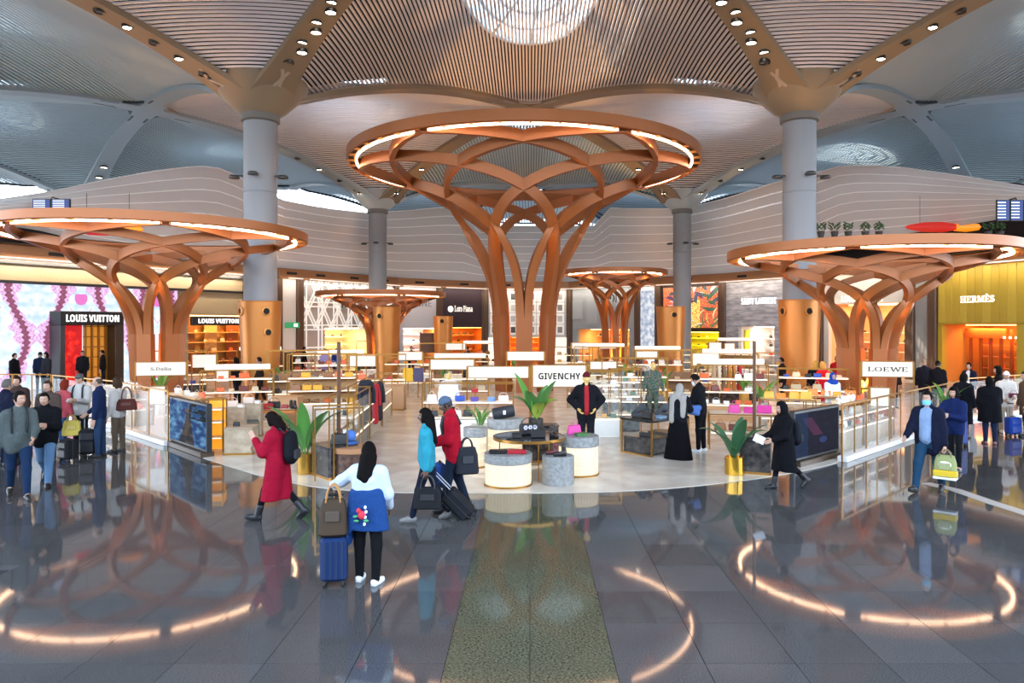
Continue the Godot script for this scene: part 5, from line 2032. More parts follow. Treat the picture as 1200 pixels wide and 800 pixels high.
func tv(a: Vector3, b: Vector3, h: float, kind: int, e: float, label: String) -> void:
	var d := b - a
	var o := thing("advertising_screen", (a + b) / 2, atan2(-d.z, d.x), label, "screen")
	var L := d.length()
	put(MB.new().box(Vector3(0, h / 2 + 0.12, -0.05), Vector3(L, h, 0.12), 0.015), "screen_cabinet", mat("121316", 0.35), o)
	put(MB.new().box(Vector3(0, 0.06, -0.05), Vector3(L * 0.9, 0.12, 0.3), 0.01), "screen_stand", mat("4a3a2a", 0.4, 0.3), o)
	var g := MB.new()
	var x := L / 2 - 0.05
	g.grid([[Vector3(-x, 0.18, 0.014), Vector3(x, 0.18, 0.014)], [Vector3(-x, h + 0.06, 0.014), Vector3(x, h + 0.06, 0.014)]])
	for i in g.uv.size():
		g.uv[i].y = 1.0 - g.uv[i].y
	put(g, "screen", mat(Color(0.02, 0.02, 0.02), 0.6, 0.0, {"metallic_specular": 0.15, "emission": Color.WHITE, "emission_energy_multiplier": e, "emission_texture": tv_image(kind), "emission_operator": BaseMaterial3D.EMISSION_OP_MULTIPLY}), o)

func boot(at: Vector3, yaw: float, c: String, label: String) -> void:
	var o := thing("ankle_boot", at, yaw, label, "boot", "")
	var b := MB.new()
	sdf(b, [[Vector3(0, 0.19, -0.05), Vector3(0, 0.07, -0.06), 0.045, 0.045], [Vector3(0, 0.05, -0.06), Vector3(0, 0.045, 0.1), 0.045, 0.035]], 0.014, 0.04)
	put(b, "upper", mat(c, 0.4), o)
	put(MB.new().box(Vector3(0, 0.012, 0.02), Vector3(0.075, 0.024, 0.24), 0.01), "sole", mat("17110e", 0.7), o)
	put(MB.new().box(Vector3(0, 0.03, -0.075), Vector3(0.065, 0.04, 0.06), 0.006), "heel", mat("17110e", 0.7), o)

func island() -> void:
	rng.seed = 21
	var grey := stone("capstone", Color(0.46, 0.46, 0.45), Color(0.6, 0.6, 0.59), 0.02, 1.0, 0.4)
	# --- front group
	drum(P(595.5, 562, 13.6) * Vector3(1, 0, 1), 0.44, 0.6, 0.17, "glowing white drum with grey stone cap at the island's front, red clutch on top")
	var pb := thing("stone_plinth", P(654, 0, 13.65) * Vector3(1, 0, 1), 0.0, "pale grey marble cylinder carrying two ankle boots", "plinth")
	put(MB.new().lathe([Vector2(0.29, 0), Vector2(0.3, 0.02), Vector2(0.3, 0.53), Vector2(0.285, 0.545), Vector2(0.001, 0.545)], Vector3(), 36), "cylinder", grey, pb)
	drum(P(678, 0, 14.55) * Vector3(1, 0, 1), 0.4, 0.78, 0.2, "glowing white drum with a grey stone cap behind the boots")
	drum(P(592, 0, 15.7) * Vector3(1, 0, 1), 0.38, 0.98, 0.22, "tall glowing drum with a grey cap holding a black rolled bag")
	drum(P(557, 0, 15.3) * Vector3(1, 0, 1), 0.24, 0.84, 0.2, "narrow glowing drum beside the red jacketed traveller")
	var tp := P(620, 0, 14.3) * Vector3(1, 0, 1)
	var t := thing("round_table", tp, 0.0, "round dark-topped table on thin gold legs with black bags", "table")
	put(MB.new().lathe([Vector2(0.001, 0.8), Vector2(0.7, 0.8), Vector2(0.7, 0.76), Vector2(0.001, 0.76)], Vector3(), 48), "tabletop", mat("1b1a19", 0.12), t)
	put(MB.new().lathe([Vector2(0.702, 0.75), Vector2(0.715, 0.75), Vector2(0.715, 0.805), Vector2(0.702, 0.805)], Vector3(), 48), "gold_rim", GOLD, t)
	for a in [0.3, 2.4, 4.5]:
		put(MB.new().tube([Vector3(sin(a) * 0.6, 0, cos(a) * 0.6), Vector3(sin(a) * 0.6, 0.76, cos(a) * 0.6)], 0.014, 6), "leg", GOLD, t)
	var fb := small_bag(tp + Vector3(0.0, 0.8, -0.2), 0.1, "1c1a1a", 0.42, "black bag with white flower print upright on the round dark table", "", 1)
	var fl := MB.new()
	for i in 3:
		for j in 6:
			fl.ball(Vector3(-0.24 + i * 0.24, 0.36, 0.175) + Vector3(cos(j * 1.05) * 0.07, sin(j * 1.05) * 0.07, 0), Vector3(0.045, 0.045, 0.01), 6)
	put(fl, "flower_print", mat("cfc9d6", 0.6), fb)
	small_bag(tp + Vector3(-0.24, 0.8, 0.22), 0.0, "1c1a1a", 0.26, "small black bag on the round dark table, left of the flowered bag", "", 2)
	small_bag(tp + Vector3(0.18, 0.8, 0.2), 0.0, "1c1a1a", 0.3, "black flap bag on the round dark table, below the flowered bag", "", 1)
	small_bag(tp + Vector3(-0.5, 0.8, 0.05), 0.0, "6e6a66", 0.14, "tiny grey box at the edge of the round dark table", "", 2)
	boot(tp + Vector3(0.48, 0.8, 0.1), 0.6, "2a201c", "dark strappy boot at the right edge of the round dark table")
	boot(P(648, 0, 13.62) * Vector3(1, 0, 1) + Vector3(0.0, 0.545, -0.06), -1.5, "5a1c1c", "wine red ankle boot on the grey marble cylinder")
	boot(P(657, 0, 13.62) * Vector3(1, 0, 1) + Vector3(0.0, 0.545, 0.12), -1.4, "1c1a1a", "black ankle boot in front of the wine red one on the marble cylinder")
	var da := P(595.5, 562, 13.6) * Vector3(1, 0, 1)
	for e in [[-0.18, "1c1a1a", "black long clutch lying on the front glowing drum"], [0.16, "b3202c", "red long clutch lying on the front glowing drum"]]:
		var cl := thing("clutch_bag", da + Vector3(e[0], 0.6, 0.1), 0.05, e[2], "clutch")
		put(MB.new().box(Vector3(0, 0.035, 0), Vector3(0.36, 0.07, 0.18), 0.025), "bag_body", mat(e[1], 0.4), cl)
		put(MB.new().box(Vector3(0, 0.06, 0.05), Vector3(0.34, 0.03, 0.1), 0.01), "flap", mat(H(e[1]).darkened(0.1), 0.4), cl)
	var dc := P(678, 0, 14.55) * Vector3(1, 0, 1)
	small_bag(dc + Vector3(0.05, 0.78, 0.1), 0.2, "3f6b3a", 0.36, "dark green flat box on the glowing drum behind the boots", "", 2).scale.y = 0.16
	small_bag(dc + Vector3(-0.08, 0.78, -0.12), 0.4, "c72f86", 0.3, "red-pink soft bag hanging beside the black mannequin", "", 0)
	var rl := thing("duffel_bag", P(590, 0, 15.6) * Vector3(1, 0, 1) + Vector3(0, 0.98, 0), 0.2, "black cylindrical bag lying on the tall glowing drum", "bag")
	put(MB.new().lathe([Vector2(0.001, -0.24), Vector2(0.12, -0.23), Vector2(0.13, -0.2), Vector2(0.13, 0.2), Vector2(0.12, 0.23), Vector2(0.001, 0.24)], Vector3(0, 0.13, 0), 20, false, Basis(Vector3.BACK, PI / 2 + 0.15)), "bag_body", mat("1d1f24", 0.6), rl)
	put(MB.new().box(Vector3(0.0, 0.14, 0.13), Vector3(0.06, 0.09, 0.02), 0.005), "label_patch", mat("d8d4cc", 0.6), rl)
	# planter with the tall green leaves
	block("planter_box", P(632, 0, 15.9) * Vector3(1, 0, 1), 0.1, Vector3(0.8, 0.78, 0.4), DARKM, "dark stone planter box behind the round table", "planter")
	plant(P(628, 0, 15.85) * Vector3(1, 0, 1) + Vector3(0, 0.81, 0), 0.16, 0.14, mat("2a2622", 0.5), [[-1.2, 1.15, 0.46, 0.25, "4a9436"], [1.1, 1.0, 0.42, 0.4], [-1.7, 0.75, 0.34, 1.3], [1.8, 0.7, 0.4, 1.5, "6a8a2e"], [0.3, 0.6, 0.28, 1.2, "8a9a3a"], [-0.4, 0.9, 0.28, 0.9], [2.6, 0.9, 0.24, 0.7]], "broad-leaved green plant rising behind the flowered bag")
	plant(P(563, 0, 16.6) * Vector3(1, 0, 1), 0.22, 0.72, mat("cfc8bc", 0.5), [[0, 0.6, 0.07, 1.3], [0.7, 0.6, 0.07, 1.4], [1.4, 0.65, 0.07, 1.2], [2.1, 0.6, 0.07, 1.5], [2.8, 0.55, 0.07, 1.2], [3.5, 0.6, 0.07, 1.3], [4.2, 0.65, 0.07, 1.4], [4.9, 0.6, 0.07, 1.2], [5.6, 0.62, 0.07, 1.5]], "fern-like plant in a pale tub behind the red jacketed traveller", "4c7a34")
	lightbox(P(655.5, 440.5, 18.2), 0.0, 1.31, 0.53, "large white light box sign lettered GIVENCHY over the front group".replace("lettered GIVENCHY", "with one long dark word"), "GIVENCHY")
	# long shelf with coloured bags
	var z := 19.4
	var ra := rack(P(549, 0, z) * Vector3(1, 0, 1), 0.0, 2.4, 1.45, 0.5, [0.55, 0.95], "long low gold rack with a row of bright bags behind the travellers", "", "e6e0d6")
	var row := [[506, "e8e4dc", 0], [523, "d9622b", 2], [539, "2f4fa8", 1], [556, "5a4a9a", 2], [576, "6f8fc0", 2], [590, "e8e4dc", 1]]
	for e in row:
		small_bag(P(e[0], 0, z) * Vector3(1, 0, 1) + Vector3(0, 0.95, 0), 0.0, e[1], 0.28, "%s bag in the bright row on the long rack" % {"e8e4dc": "white", "d9622b": "orange", "2f4fa8": "blue", "5a4a9a": "violet", "6f8fc0": "pale blue"}[e[1]] + (", first from the aisle" if e[0] == 506 else (", last beside the broad leaves" if e[0] == 590 else "")), "", e[2])
	stock(ra, 0.55, 2.2, 7, ["e8e4dc", "6e6a66", "1c1a1a", "c9b28d"], Vector2(0.2, 0.28), "%s on the lower shelf of the long low rack", "goods on the long low rack")
	small_bag(P(556, 0, z) * Vector3(1, 0, 1) + Vector3(0, 1.17, -0.1), 0.0, "b3202c", 0.26, "red box standing behind the violet bag on the long rack", "", 2)
	var wp := person(P(526, 0, 20.6) * Vector3(1, 0, 1), 0.0, {"h": 1.6, "skin": 3, "w": 1.25, "top": ["efeae4", 0.045, 0.1], "legs": ["2a2624", 0.01], "hair": ["bald", "c9a25a"], "la": [0.1, 0.2, 0.2, 0.1], "ra": [0.1, 0.2, 0.2, 0.1], "cell": 0.03}, "white padded jacket on a gold mannequin behind the row of bags")
	remannequin(wp)
	lightbox(P(530, 427, 24.5), 0.0, 1.45, 0.32, "long white light strip above the white padded jacket", "", false, true)
	lightbox(P(584, 436, 22.5), 0.0, 1.85, 0.34, "long white light strip left of the big lettered sign", "", false, true)
	lightbox(P(707, 428, 24.0), 0.0, 0.85, 0.24, "short white light strip right of the big lettered sign", "", false, true)
	lightbox(P(481, 417, 30.0), 0.0, 0.95, 0.33, "white light panel above the yellow and violet posters", "", false, true)
	lightbox(P(534, 406, 38.0), 0.0, 1.0, 0.32, "small far light panel under the aubergine boutique", "", false, true)
	lightbox(P(616, 417, 30.0), 0.0, 1.5, 0.35, "white light panel before the central canopy legs", "", false, true)
	for e in [[478, "e8b81c", "bright yellow poster panel below the white light panel"], [490, "4a4468", "dusky violet poster panel beside the yellow one"]]:
		var p := thing("poster_panel", P(e[0], 0, 29.5) * Vector3(1, 0, 1), 0.0, e[2], "poster")
		put(MB.new().box(Vector3(0, 0.95, 0), Vector3(0.4, 0.55, 0.04), 0.01), "panel", mat(e[1], 0.5), p)
		put(MB.new().box(Vector3(0, 0.34, -0.03), Vector3(0.04, 0.68, 0.04)), "stand", GOLD, p)
	# black mannequin
	var m := person(P(687, 0, 16.3) * Vector3(1, 0, 1), 0.0, {"h": 1.8, "skin": 3, "w": 1.15, "top": ["16161a", 0.03, 0.12, 0.05], "shirt": ["a32a30"], "legs": ["1a1a1e", 0.015], "hair": ["beanie", "5a1a20"], "la": [-0.25, 0.62, 0.9, 1.2], "ra": [-0.25, 0.62, 0.9, 1.2], "raise": 0.08}, "gold-faced mannequin in a black jacket and dark red beanie, hands at hips")
	remannequin(m)
	# vitrines right of the sign
	for i in 2:
		var v := rack(P(708 + i * 24, 0, 19.5 + i) * Vector3(1, 0, 1), 0.0, 0.85, 1.75, 0.5, [0.5, 1.0, 1.4], ["tall gold and glass vitrine right of the black mannequin", "tall gold and glass vitrine behind the black display table"][i], "", "dark" if i else "e6e0d6", true)
		for y in [0.5, 1.0, 1.4]:
			stock(v, y, 0.75, 3, ["c9b28d", "e2a32b", "e8e4dc", "3f6b3a"], Vector2(0.14, 0.2), "%s at " + ["low", "middle", "top"][[0.5, 1.0, 1.4].find(y)] + " level in the " + ["first", "second"][i] + " tall vitrine", "goods in the tall vitrines")
	# gold framed display table with dark stone boxes
	var ka := P(727, 0, 17.0) * Vector3(1, 0, 1)
	var kb := P(764, 0, 16.3) * Vector3(1, 0, 1)
	var kx := (kb - ka).normalized()
	var kz := kx.cross(Vector3.UP)
	if kz.z > 0:
		kz = -kz
	var kc := (ka + kb) / 2 + kz * 0.7
	var yw := atan2(-kx.z, kx.x)
	var kt := thing("display_table", kc, yw, "black-topped display table in a gold frame beside the woman in a long black robe", "table")
	var kl := (kb - ka).length()
	put(MB.new().box(Vector3(0, 0.8, 0), Vector3(kl, 0.05, 1.4), 0.008), "tabletop", mat("1a1918", 0.2), kt)
	for x in [-1.0, 1.0]:
		for zz in [-1.0, 1.0]:
			put(MB.new().box(Vector3(x * (kl / 2 - 0.02), 0.4, zz * 0.68), Vector3(0.035, 0.8, 0.035)), "leg", GOLD, kt)
	for zz in [-0.68, 0.68]:
		put(MB.new().box(Vector3(0, 0.03, zz), Vector3(kl, 0.03, 0.03)), "stretcher", GOLD, kt)
	put(MB.new().box(Vector3(-0.02, 0.22, 0.28), Vector3(kl - 0.12, 0.36, 0.7), 0.01), "stone_box", DARKM, kt)
	put(MB.new().box(Vector3(0.0, 0.24, -0.42), Vector3(kl - 0.2, 0.4, 0.5), 0.01), "stone_box", stone("greymarble2", Color(0.2, 0.17, 0.15), Color(0.45, 0.4, 0.36), 0.012, 0.9, 0.3), kt)
	for e in [[-0.2, 0.25, "3a3c40", "dark grey folded jacket on the black display table"], [0.1, -0.25, "4a4c50", "grey folded jacket at the back of the black display table"]]:
		var g := thing("folded_jacket", kt.transform * Vector3(e[0], 0.825, e[1]), yw + 0.3, e[3], "jacket")
		var gb := MB.new()
		sdf(gb, [[Vector3(-0.2, 0.07, 0), Vector3(0.0, 0.22, -0.05), 0.06, 0.07], [Vector3(0.22, 0.07, 0.02), Vector3(0, 0.22, -0.05), 0.06, 0.07], [Vector3(-0.18, 0.05, 0.1), Vector3(0.2, 0.05, 0.12), 0.05, 0.05]], 0.03, 0.08)
		put(gb, "cloth", mat(e[2], 0.9), g)
		put(MB.new().box(Vector3(0, 0.29, -0.06), Vector3(0.14, 0.03, 0.06), 0.01), "collar", mat(H(e[2]).lightened(0.1), 0.9), g)
	small_bag(kt.transform * Vector3(0.1, 0.825, 0.4), yw, "1c1a1a", 0.3, "black bag standing on the black display table", "", 1)
	small_bag(kt.transform * Vector3(0.25, 0.825, 0.1), yw, "9fc0dc", 0.34, "pale blue shoe box on the black display table", "", 2).scale.y = 0.15
	small_bag(kt.transform * Vector3(-0.02, 0.4, 0.3), yw, "1c1a1a", 0.36, "black bag under the black display table", "", 1).scale.y = 0.15
	# plant, stone box and white tables on the right
	plant(G(863.5, 558) + Vector3(0, 0, -0.18), 0.185, 0.36, mat("d8a83c", 0.16, 0.9), [[-1.5, 1.0, 0.24, 1.5], [-0.9, 0.75, 0.2, 1.2], [0.1, 1.05, 0.26, 0.7], [1.0, 1.0, 0.24, 1.1], [1.6, 0.95, 0.18, 1.6], [-0.2, 0.55, 0.16, 2.0], [2.6, 1.0, 0.22, 0.9], [-2.4, 0.9, 0.2, 1.0]], "broad-leaved plant in a shiny gold pot at the island's right corner", "2f5a3a")
	block("stone_box", G(891, 557) + Vector3(0, 0, -0.3), -0.35, Vector3(0.6, 0.72, 0.5), DARKM, "dark veined stone box with gold edges beside the gold plant pot", "display box")
	var pl := thing("bronze_pole", P(884, 0, 15.2) * Vector3(1, 0, 1), 0.0, "thin dark bronze pole rising from the stone box by the gold pot", "pole")
	put(MB.new().tube([Vector3(0, 0, 0), Vector3(0, 2.65, 0)], 0.035, 10), "shaft", mat("5a3c26", 0.4, 0.4), pl)
	put(MB.new().lathe([Vector2(0.09, 0), Vector2(0.09, 0.02), Vector2(0.04, 0.03)], Vector3(), 16), "base", mat("5a3c26", 0.4, 0.4), pl)
	pl = thing("bronze_pole", P(397, 0, 14.6) * Vector3(1, 0, 1), 0.0, "thin dark bronze pole beside the planter on the left of the aisle", "pole")
	put(MB.new().tube([Vector3(0, 0, 0), Vector3(0, 2.65, 0)], 0.04, 10), "shaft", mat("5a3c26", 0.4, 0.4), pl)
	put(MB.new().lathe([Vector2(0.09, 0), Vector2(0.09, 0.02), Vector2(0.04, 0.03)], Vector3(), 16), "base", mat("5a3c26", 0.4, 0.4), pl)
	var wt := rack(P(868, 0, 17.6) * Vector3(1, 0, 1), -0.2, 1.5, 0.86, 0.7, [0.42, 0.86], "white-topped gold table with pink bags", "", "")
	for e in [[-0.15, "c72f86", 0, 0.3], [0.2, "c72f86", 2, 0.34], [0.55, "c72f86", 1, 0.36]]:
		small_bag(wt.transform * Vector3(e[0], 0.86, 0), -0.2, e[1], e[3], ["rounded hot pink bag", "", "tall pink box", "wide pink flap bag"][[0, -0.15, 0.2, 0.55].find(e[0]) if e[0] != 0.2 else 2] + " on the white-topped gold table" if e[0] != -0.15 else "rounded hot pink handbag on the white-topped gold table", "", e[2])
	stock(wt, 0.42, 1.3, 4, ["8a5a32", "6b2f22", "1c1a1a"], Vector2(0.22, 0.3), "%s on the lower shelf of the white-topped gold table", "goods under the pink bags")
	for i in 2:
		var yt := rack(P(922 + i * 52, 0, 19.6 + i * 0.8) * Vector3(1, 0, 1), -0.25, 1.4, 1.0, 0.6, [0.5, 1.0], ["gold table with a row of orange-yellow bags", "gold table with yellow bags beside the seated assistant"][i], "", "")
		stock(yt, 1.0, 1.3, 4, ["e2a32b", "d9822b"], Vector2(0.26, 0.34), "%s on the " + ["first", "second"][i] + " table of yellow bags", "yellow bags on the gold tables")
		stock(yt, 0.5, 1.2, 4, ["8a5a32", "c9b28d", "b3202c"], Vector2(0.22, 0.3), "small %s under the " + ["first", "second"][i] + " row of yellow bags", "goods under the yellow bags")
	tv(G(930, 548), G(983, 534), 1.06, 1, 0.5, "dark violet advertising screen at the right corner of the island")
	tv(G(199, 521), G(243, 537), 1.1, 0, 0.6, "blue advertising screen at the left corner of the island")
	fence(G(987, 541), G(1028, 527), 1.25, 3, "gold posted glass fence next to the dark violet screen")
	fence(G(1028, 527), G(1068, 513), 1.25, 3, "gold posted glass fence below the light box on the right")
	fence(G(1068, 513), G(1128, 493), 1.25, 3, "gold posted glass fence behind the man in a face mask")
	fence(G(1132, 492), G(1215, 482), 1.3, 3, "gold posted glass fence behind the black coated figures at far right")
	fence(G(197, 522), G(136, 502), 1.35, 3, "gold posted glass fence left of the blue screen")
	fence(G(134, 501), G(62, 488), 1.35, 4, "gold posted glass fence behind the group of standing travellers")
	fence(G(60, 487), G(-30, 486), 1.35, 4, "gold posted glass fence at far left behind the walking men")
	var fl2 := [[G(175, 510), G(205, 520), 1.0, "left fence, near the blue screen"], [G(100, 494), G(140, 503), 1.0, "left fence, behind the standing group"], [G(1014, 533), G(1032, 526), -1.0, "right fence, next to the violet screen"], [G(1038, 524), G(1066, 514), -1.0, "right fence, below the serif light box"]]
	for e in fl2:
		var c: Vector3 = (e[0] + e[1]) / 2 + Vector3(e[2] * 0.45, 0, -0.6)
		var dd: Vector3 = (e[1] - e[0]).normalized()
		var k := rack(c, atan2(-dd.z, dd.x), 1.5 if e[0].x > 7.0 and e[0].x < 8.5 else 2.3, 1.1, 0.5, [0.5, 0.8, 1.1], "gold and stone rack behind the " + e[3], "", "cream")
		for j in 3:
			stock(k, [0.5, 0.8, 1.1][j], 1.35 if e[0].x > 7.0 and e[0].x < 8.5 else 2.1, 6, ["8a5a32", "c9b28d", "e8e4dc", "d9622b", "1c1a1a"], Vector2(0.2, 0.3), "%s " + ["low", "middle", "top"][j] + ", behind the " + e[3], "goods behind the " + e[3])
	lightbox(P(1039.5, 432.5, 20.4), -0.2, 1.3, 0.41, "white light box sign with five dark serif letters on the right", "LOEWE", true)
	lightbox(P(189, 432, 21.4), 0.25, 1.32, 0.38, "long white light box sign above the left fence with tiny letters", "S.Dalia", true, true, true)
	lightbox(P(1031, 465, 18.3), -0.3, 0.42, 0.45, "small square white light panel behind the right glass fence", "", false, true)
	lightbox(P(184, 463, 19.5), 0.3, 0.38, 0.46, "small square white light panel behind the left glass fence", "", false, true)
	lightbox(P(239.5, 423, 27.0), 0.2, 0.8, 0.47, "square white light panel before the left boutique window", "", false, true)
	lightbox(P(261, 438, 24.0), 0.2, 0.36, 0.5, "small white light panel left of the outlet cone", "", false, true)
	lightbox(P(425, 423, 30.0), 0.0, 1.05, 0.42, "white double light panel by the small far canopy", "", false, true)
	lightbox(P(827, 421, 26.0), 0.0, 0.92, 0.42, "white double light panel right of the leaf print boutique", "", false, true)
	lightbox(P(838, 405, 34.0), 0.0, 0.55, 0.3, "far white light panel under the grey marble boutique", "", false, true)
	lightbox(P(855, 406, 34.5), 0.0, 0.45, 0.3, "farthest small white light panel beside the grey marble boutique", "", false, true)
	lightbox(P(758, 416, 30.0), 0.0, 0.85, 0.3, "white light panel under the white rippled pylon", "", false, true)
	lightbox(P(680, 405, 36.0), 0.0, 0.8, 0.28, "small far light panel left of the slender canopy", "", false, true)
	lightbox(P(712, 405, 36.0), 0.0, 0.8, 0.26, "small far light panel under the slender canopy", "", false, true)
	# left: cream counter, gold cabinet, tables
	block("cream_counter", G(276, 534) + Vector3(0, 0, -0.35), 0.12, Vector3(0.62, 0.6, 0.6), CREAM, "cream stone counter beside the blue screen")
	small_bag(G(270, 534) + Vector3(0, 0.63, -0.35), 0.2, "1c1a1a", 0.16, "small dark bag on the cream stone counter", "", 0)
	var gc := rack(P(253, 0, 17.2) * Vector3(1, 0, 1), 0.2, 0.4, 1.25, 0.4, [0.35, 0.72, 1.02], "narrow gold cabinet with an orange lit back beside the blue screen", "", "")
	put(MB.new().box(Vector3(0, 0.62, -0.18), Vector3(0.36, 1.2, 0.02)), "lit_back", glow("ffa428", 0.7, "d08020"), gc)
	var pouf := thing("pouf", P(290, 0, 19.4) * Vector3(1, 0, 1), 0.0, "round grey pouf behind the cream counter", "pouf")
	put(MB.new().lathe([Vector2(0.3, 0), Vector2(0.32, 0.03), Vector2(0.32, 0.42), Vector2(0.29, 0.46), Vector2(0.001, 0.47)], Vector3(), 28), "seat", mat("5d605c", 0.8), pouf)
	put(MB.new().lathe([Vector2(0.325, 0.36), Vector2(0.33, 0.37), Vector2(0.33, 0.39), Vector2(0.325, 0.4)], Vector3(), 28), "piping", mat("8a7a5a", 0.6), pouf)
	for i in 2:
		var bs := block("bag_stand", P(276 + i * 20, 0, 18.6 + i * 0.9) * Vector3(1, 0, 1), 0.15, Vector3(0.5, 0.85, 0.3), CREAM, ["cream bag stand left of the grey pouf", "cream bag stand above the grey pouf"][i], "display stand")
		small_bag(bs.position + Vector3(-0.1, 0.88, 0), 0.1, "d9c2b0", 0.32, ["blush square bag on the left cream stand", "blush square bag on the right cream stand"][i], "", 1)
		small_bag(bs.position + Vector3(0.14, 0.88, 0), 0.1, "e8e4dc", 0.2, ["white box beside the blush bag on the left cream stand", "white box beside the blush bag on the right cream stand"][i], "", 2)
	var ot := rack(P(320, 0, 20.2) * Vector3(1, 0, 1), 0.1, 1.35, 0.66, 0.6, [0.66], "low orange-gold table with black and red bags near the outlet cone", "", "")
	put(MB.new().box(Vector3(0, 0.6, 0), Vector3(1.3, 0.08, 0.55)), "orange_apron", mat("c8742c", 0.5), ot)
	for e in [[-0.42, "1c1a1a", 0, 0.3, "small black tote on the low orange table, nearest the walking suit man"], [0.0, "1c1a1a", 1, 0.36, "black flap bag raised on the low orange table"], [-0.1, "b3202c", 1, 0.3, "red bag in front on the low orange table"], [0.3, "a84a4a", 2, 0.24, "dusty red box on the low orange table"]]:
		small_bag(ot.transform * Vector3(e[0], 0.66, 0.15 if e[1] == "b3202c" else -0.1), 0.1, e[1], e[3], e[4], "", e[2])
	boot(ot.transform * Vector3(0.5, 0.66, 0.0), 0.5, "1c1a1a", "tall black boot at the end of the low orange table")
	boot(ot.transform * Vector3(0.62, 0.66, 0.1), 0.5, "2a2420", "dark boot beside the tall black one on the orange table")
	# planter island at the left end of the aisle
	var pba := G(360, 555)
	var pbb := G(394, 567)
	var pbx := (pbb - pba).normalized()
	block("stone_planter", (pba + pbb) / 2 + Vector3(0.16, 0, -0.3), atan2(-pbx.z, pbx.x), Vector3(0.78, 0.6, 0.6), DARKM, "dark veined stone planter box with gold edges at the left end of the aisle", "planter")
	var cv := thing("curved_counter", G(404, 564) + Vector3(0.05, 0, -0.42), 0.0, "round brown ribbed counter beside the dark stone planter", "counter")
	put(MB.new().lathe([Vector2(0.38, 0), Vector2(0.38, 0.52)], Vector3(), 40), "body", stone("brownstone", Color(0.2, 0.13, 0.1), Color(0.42, 0.3, 0.24), 0.02, 0.9, 0.35), cv)
	put(MB.new().lathe([Vector2(0.38, 0.5), Vector2(0.4, 0.51), Vector2(0.4, 0.6), Vector2(0.38, 0.61), Vector2(0.001, 0.61)], Vector3(), 40), "top", mat("a0714c", 0.5), cv)
	put(MB.new().lathe([Vector2(0.385, 0.0), Vector2(0.4, 0.0), Vector2(0.4, 0.04), Vector2(0.385, 0.045)], Vector3(), 40), "gold_ring", GOLD, cv)
	var pg := (pba + pbb) / 2 + Vector3(0.16, 0.63, -0.3)
	small_bag(pg + Vector3(0.12, 0, 0.05), 0.3, "1c1a1a", 0.34, "black soft bag on the dark stone planter", "", 0)
	var hat := thing("blue_hat", pg + Vector3(0.3, 0, -0.12), 0.0, "blue rounded hat behind the black soft bag", "hat")
	put(MB.new().ball(Vector3(0, 0.14, 0), Vector3(0.12, 0.12, 0.12), 16), "crown", mat("3f6bb0", 0.7), hat)
	put(MB.new().lathe([Vector2(0.1, 0.02), Vector2(0.17, 0.0), Vector2(0.17, 0.012), Vector2(0.1, 0.04)], Vector3(), 20), "brim", mat("35609f", 0.7), hat)
	plant(G(352, 557) + Vector3(0.05, 0, -0.15), 0.16, 0.42, mat("b5893a", 0.25, 0.8), [[-1.7, 1.35, 0.24, 1.1], [-1.2, 1.1, 0.22, 1.5], [0.2, 1.3, 0.26, 0.5, "4f8a3a"], [0.9, 1.2, 0.24, 0.9], [1.5, 1.3, 0.22, 1.2], [-0.4, 1.0, 0.2, 0.8], [2.5, 1.1, 0.2, 0.8]], "large-leaved plant in a brass tub beside the dark stone planter", "47703a")
	var fr := thing("gold_frame", G(388, 566) + Vector3(0, 0, -0.5), 0.35, "open gold tube frame over the dark stone planter", "frame")
	for x in [-0.45, -0.1, 0.15, 0.45]:
		put(MB.new().box(Vector3(x, 0.69, 0.25), Vector3(0.025, 1.38, 0.025)), "post", GOLD, fr)
	for x in [-0.45, 0.45]:
		put(MB.new().box(Vector3(x, 0.69, -0.35), Vector3(0.025, 1.38, 0.025)), "post", GOLD, fr)
	for zz in [0.25, -0.35]:
		put(MB.new().box(Vector3(0, 1.38, zz), Vector3(0.92, 0.03, 0.03)), "rail", GOLD, fr)
	put(MB.new().box(Vector3(0, 1.34, -0.05), Vector3(0.9, 0.015, 0.58)), "glass_shelf", GLASS, fr)
	# racks along the left of the aisle
	var q0 := G(418, 536)
	var q1 := G(462, 487)
	for i in 3:
		var c := q0.lerp(q1, (i + 0.5) / 3.0) + Vector3(-0.35, 0, 0)
		var dd := (q1 - q0).normalized()
		var rk := rack(c, atan2(-dd.z, dd.x), (q1 - q0).length() / 3 - 0.1, 1.4, 0.55, [0.45, 0.9], "gold rack edging the aisle, %s from the dark stone planter" % ["first", "second", "third"][i], "", ["dark", "cream", "cream"][i], true)
		stock(rk, 0.9, 1.8, 5, ["e2a32b", "d9622b", "c9b28d", "1c1a1a", "8a5a32"], Vector2(0.22, 0.32), "%s high on the aisle rack, " + ["first", "second", "third"][i] + " from the planter", "goods on the aisle racks")
		stock(rk, 0.45, 1.8, 5, ["6b2f22", "d9622b", "c9b28d", "e8e4dc"], Vector2(0.2, 0.3), "%s low on the aisle rack, " + ["first", "second", "third"][i] + " from the planter", "goods low on the aisle racks")
	hung_coat(P(429, 0, 19.0) * Vector3(1, 0, 1) + Vector3(0, 0.45, 0), 0.9, "171a28", 1.15, "dark navy coat hanging at the aisle rack")
	hung_coat(P(438, 0, 19.8) * Vector3(1, 0, 1) + Vector3(0, 0.3, 0), 1.2, "b3202c", 1.15, "bright red coat hanging behind the navy one")
	hung_coat(P(443, 0, 20.5) * Vector3(1, 0, 1) + Vector3(0, 0.3, 0), 1.2, "23222a", 1.15, "black coat hanging behind the red one")
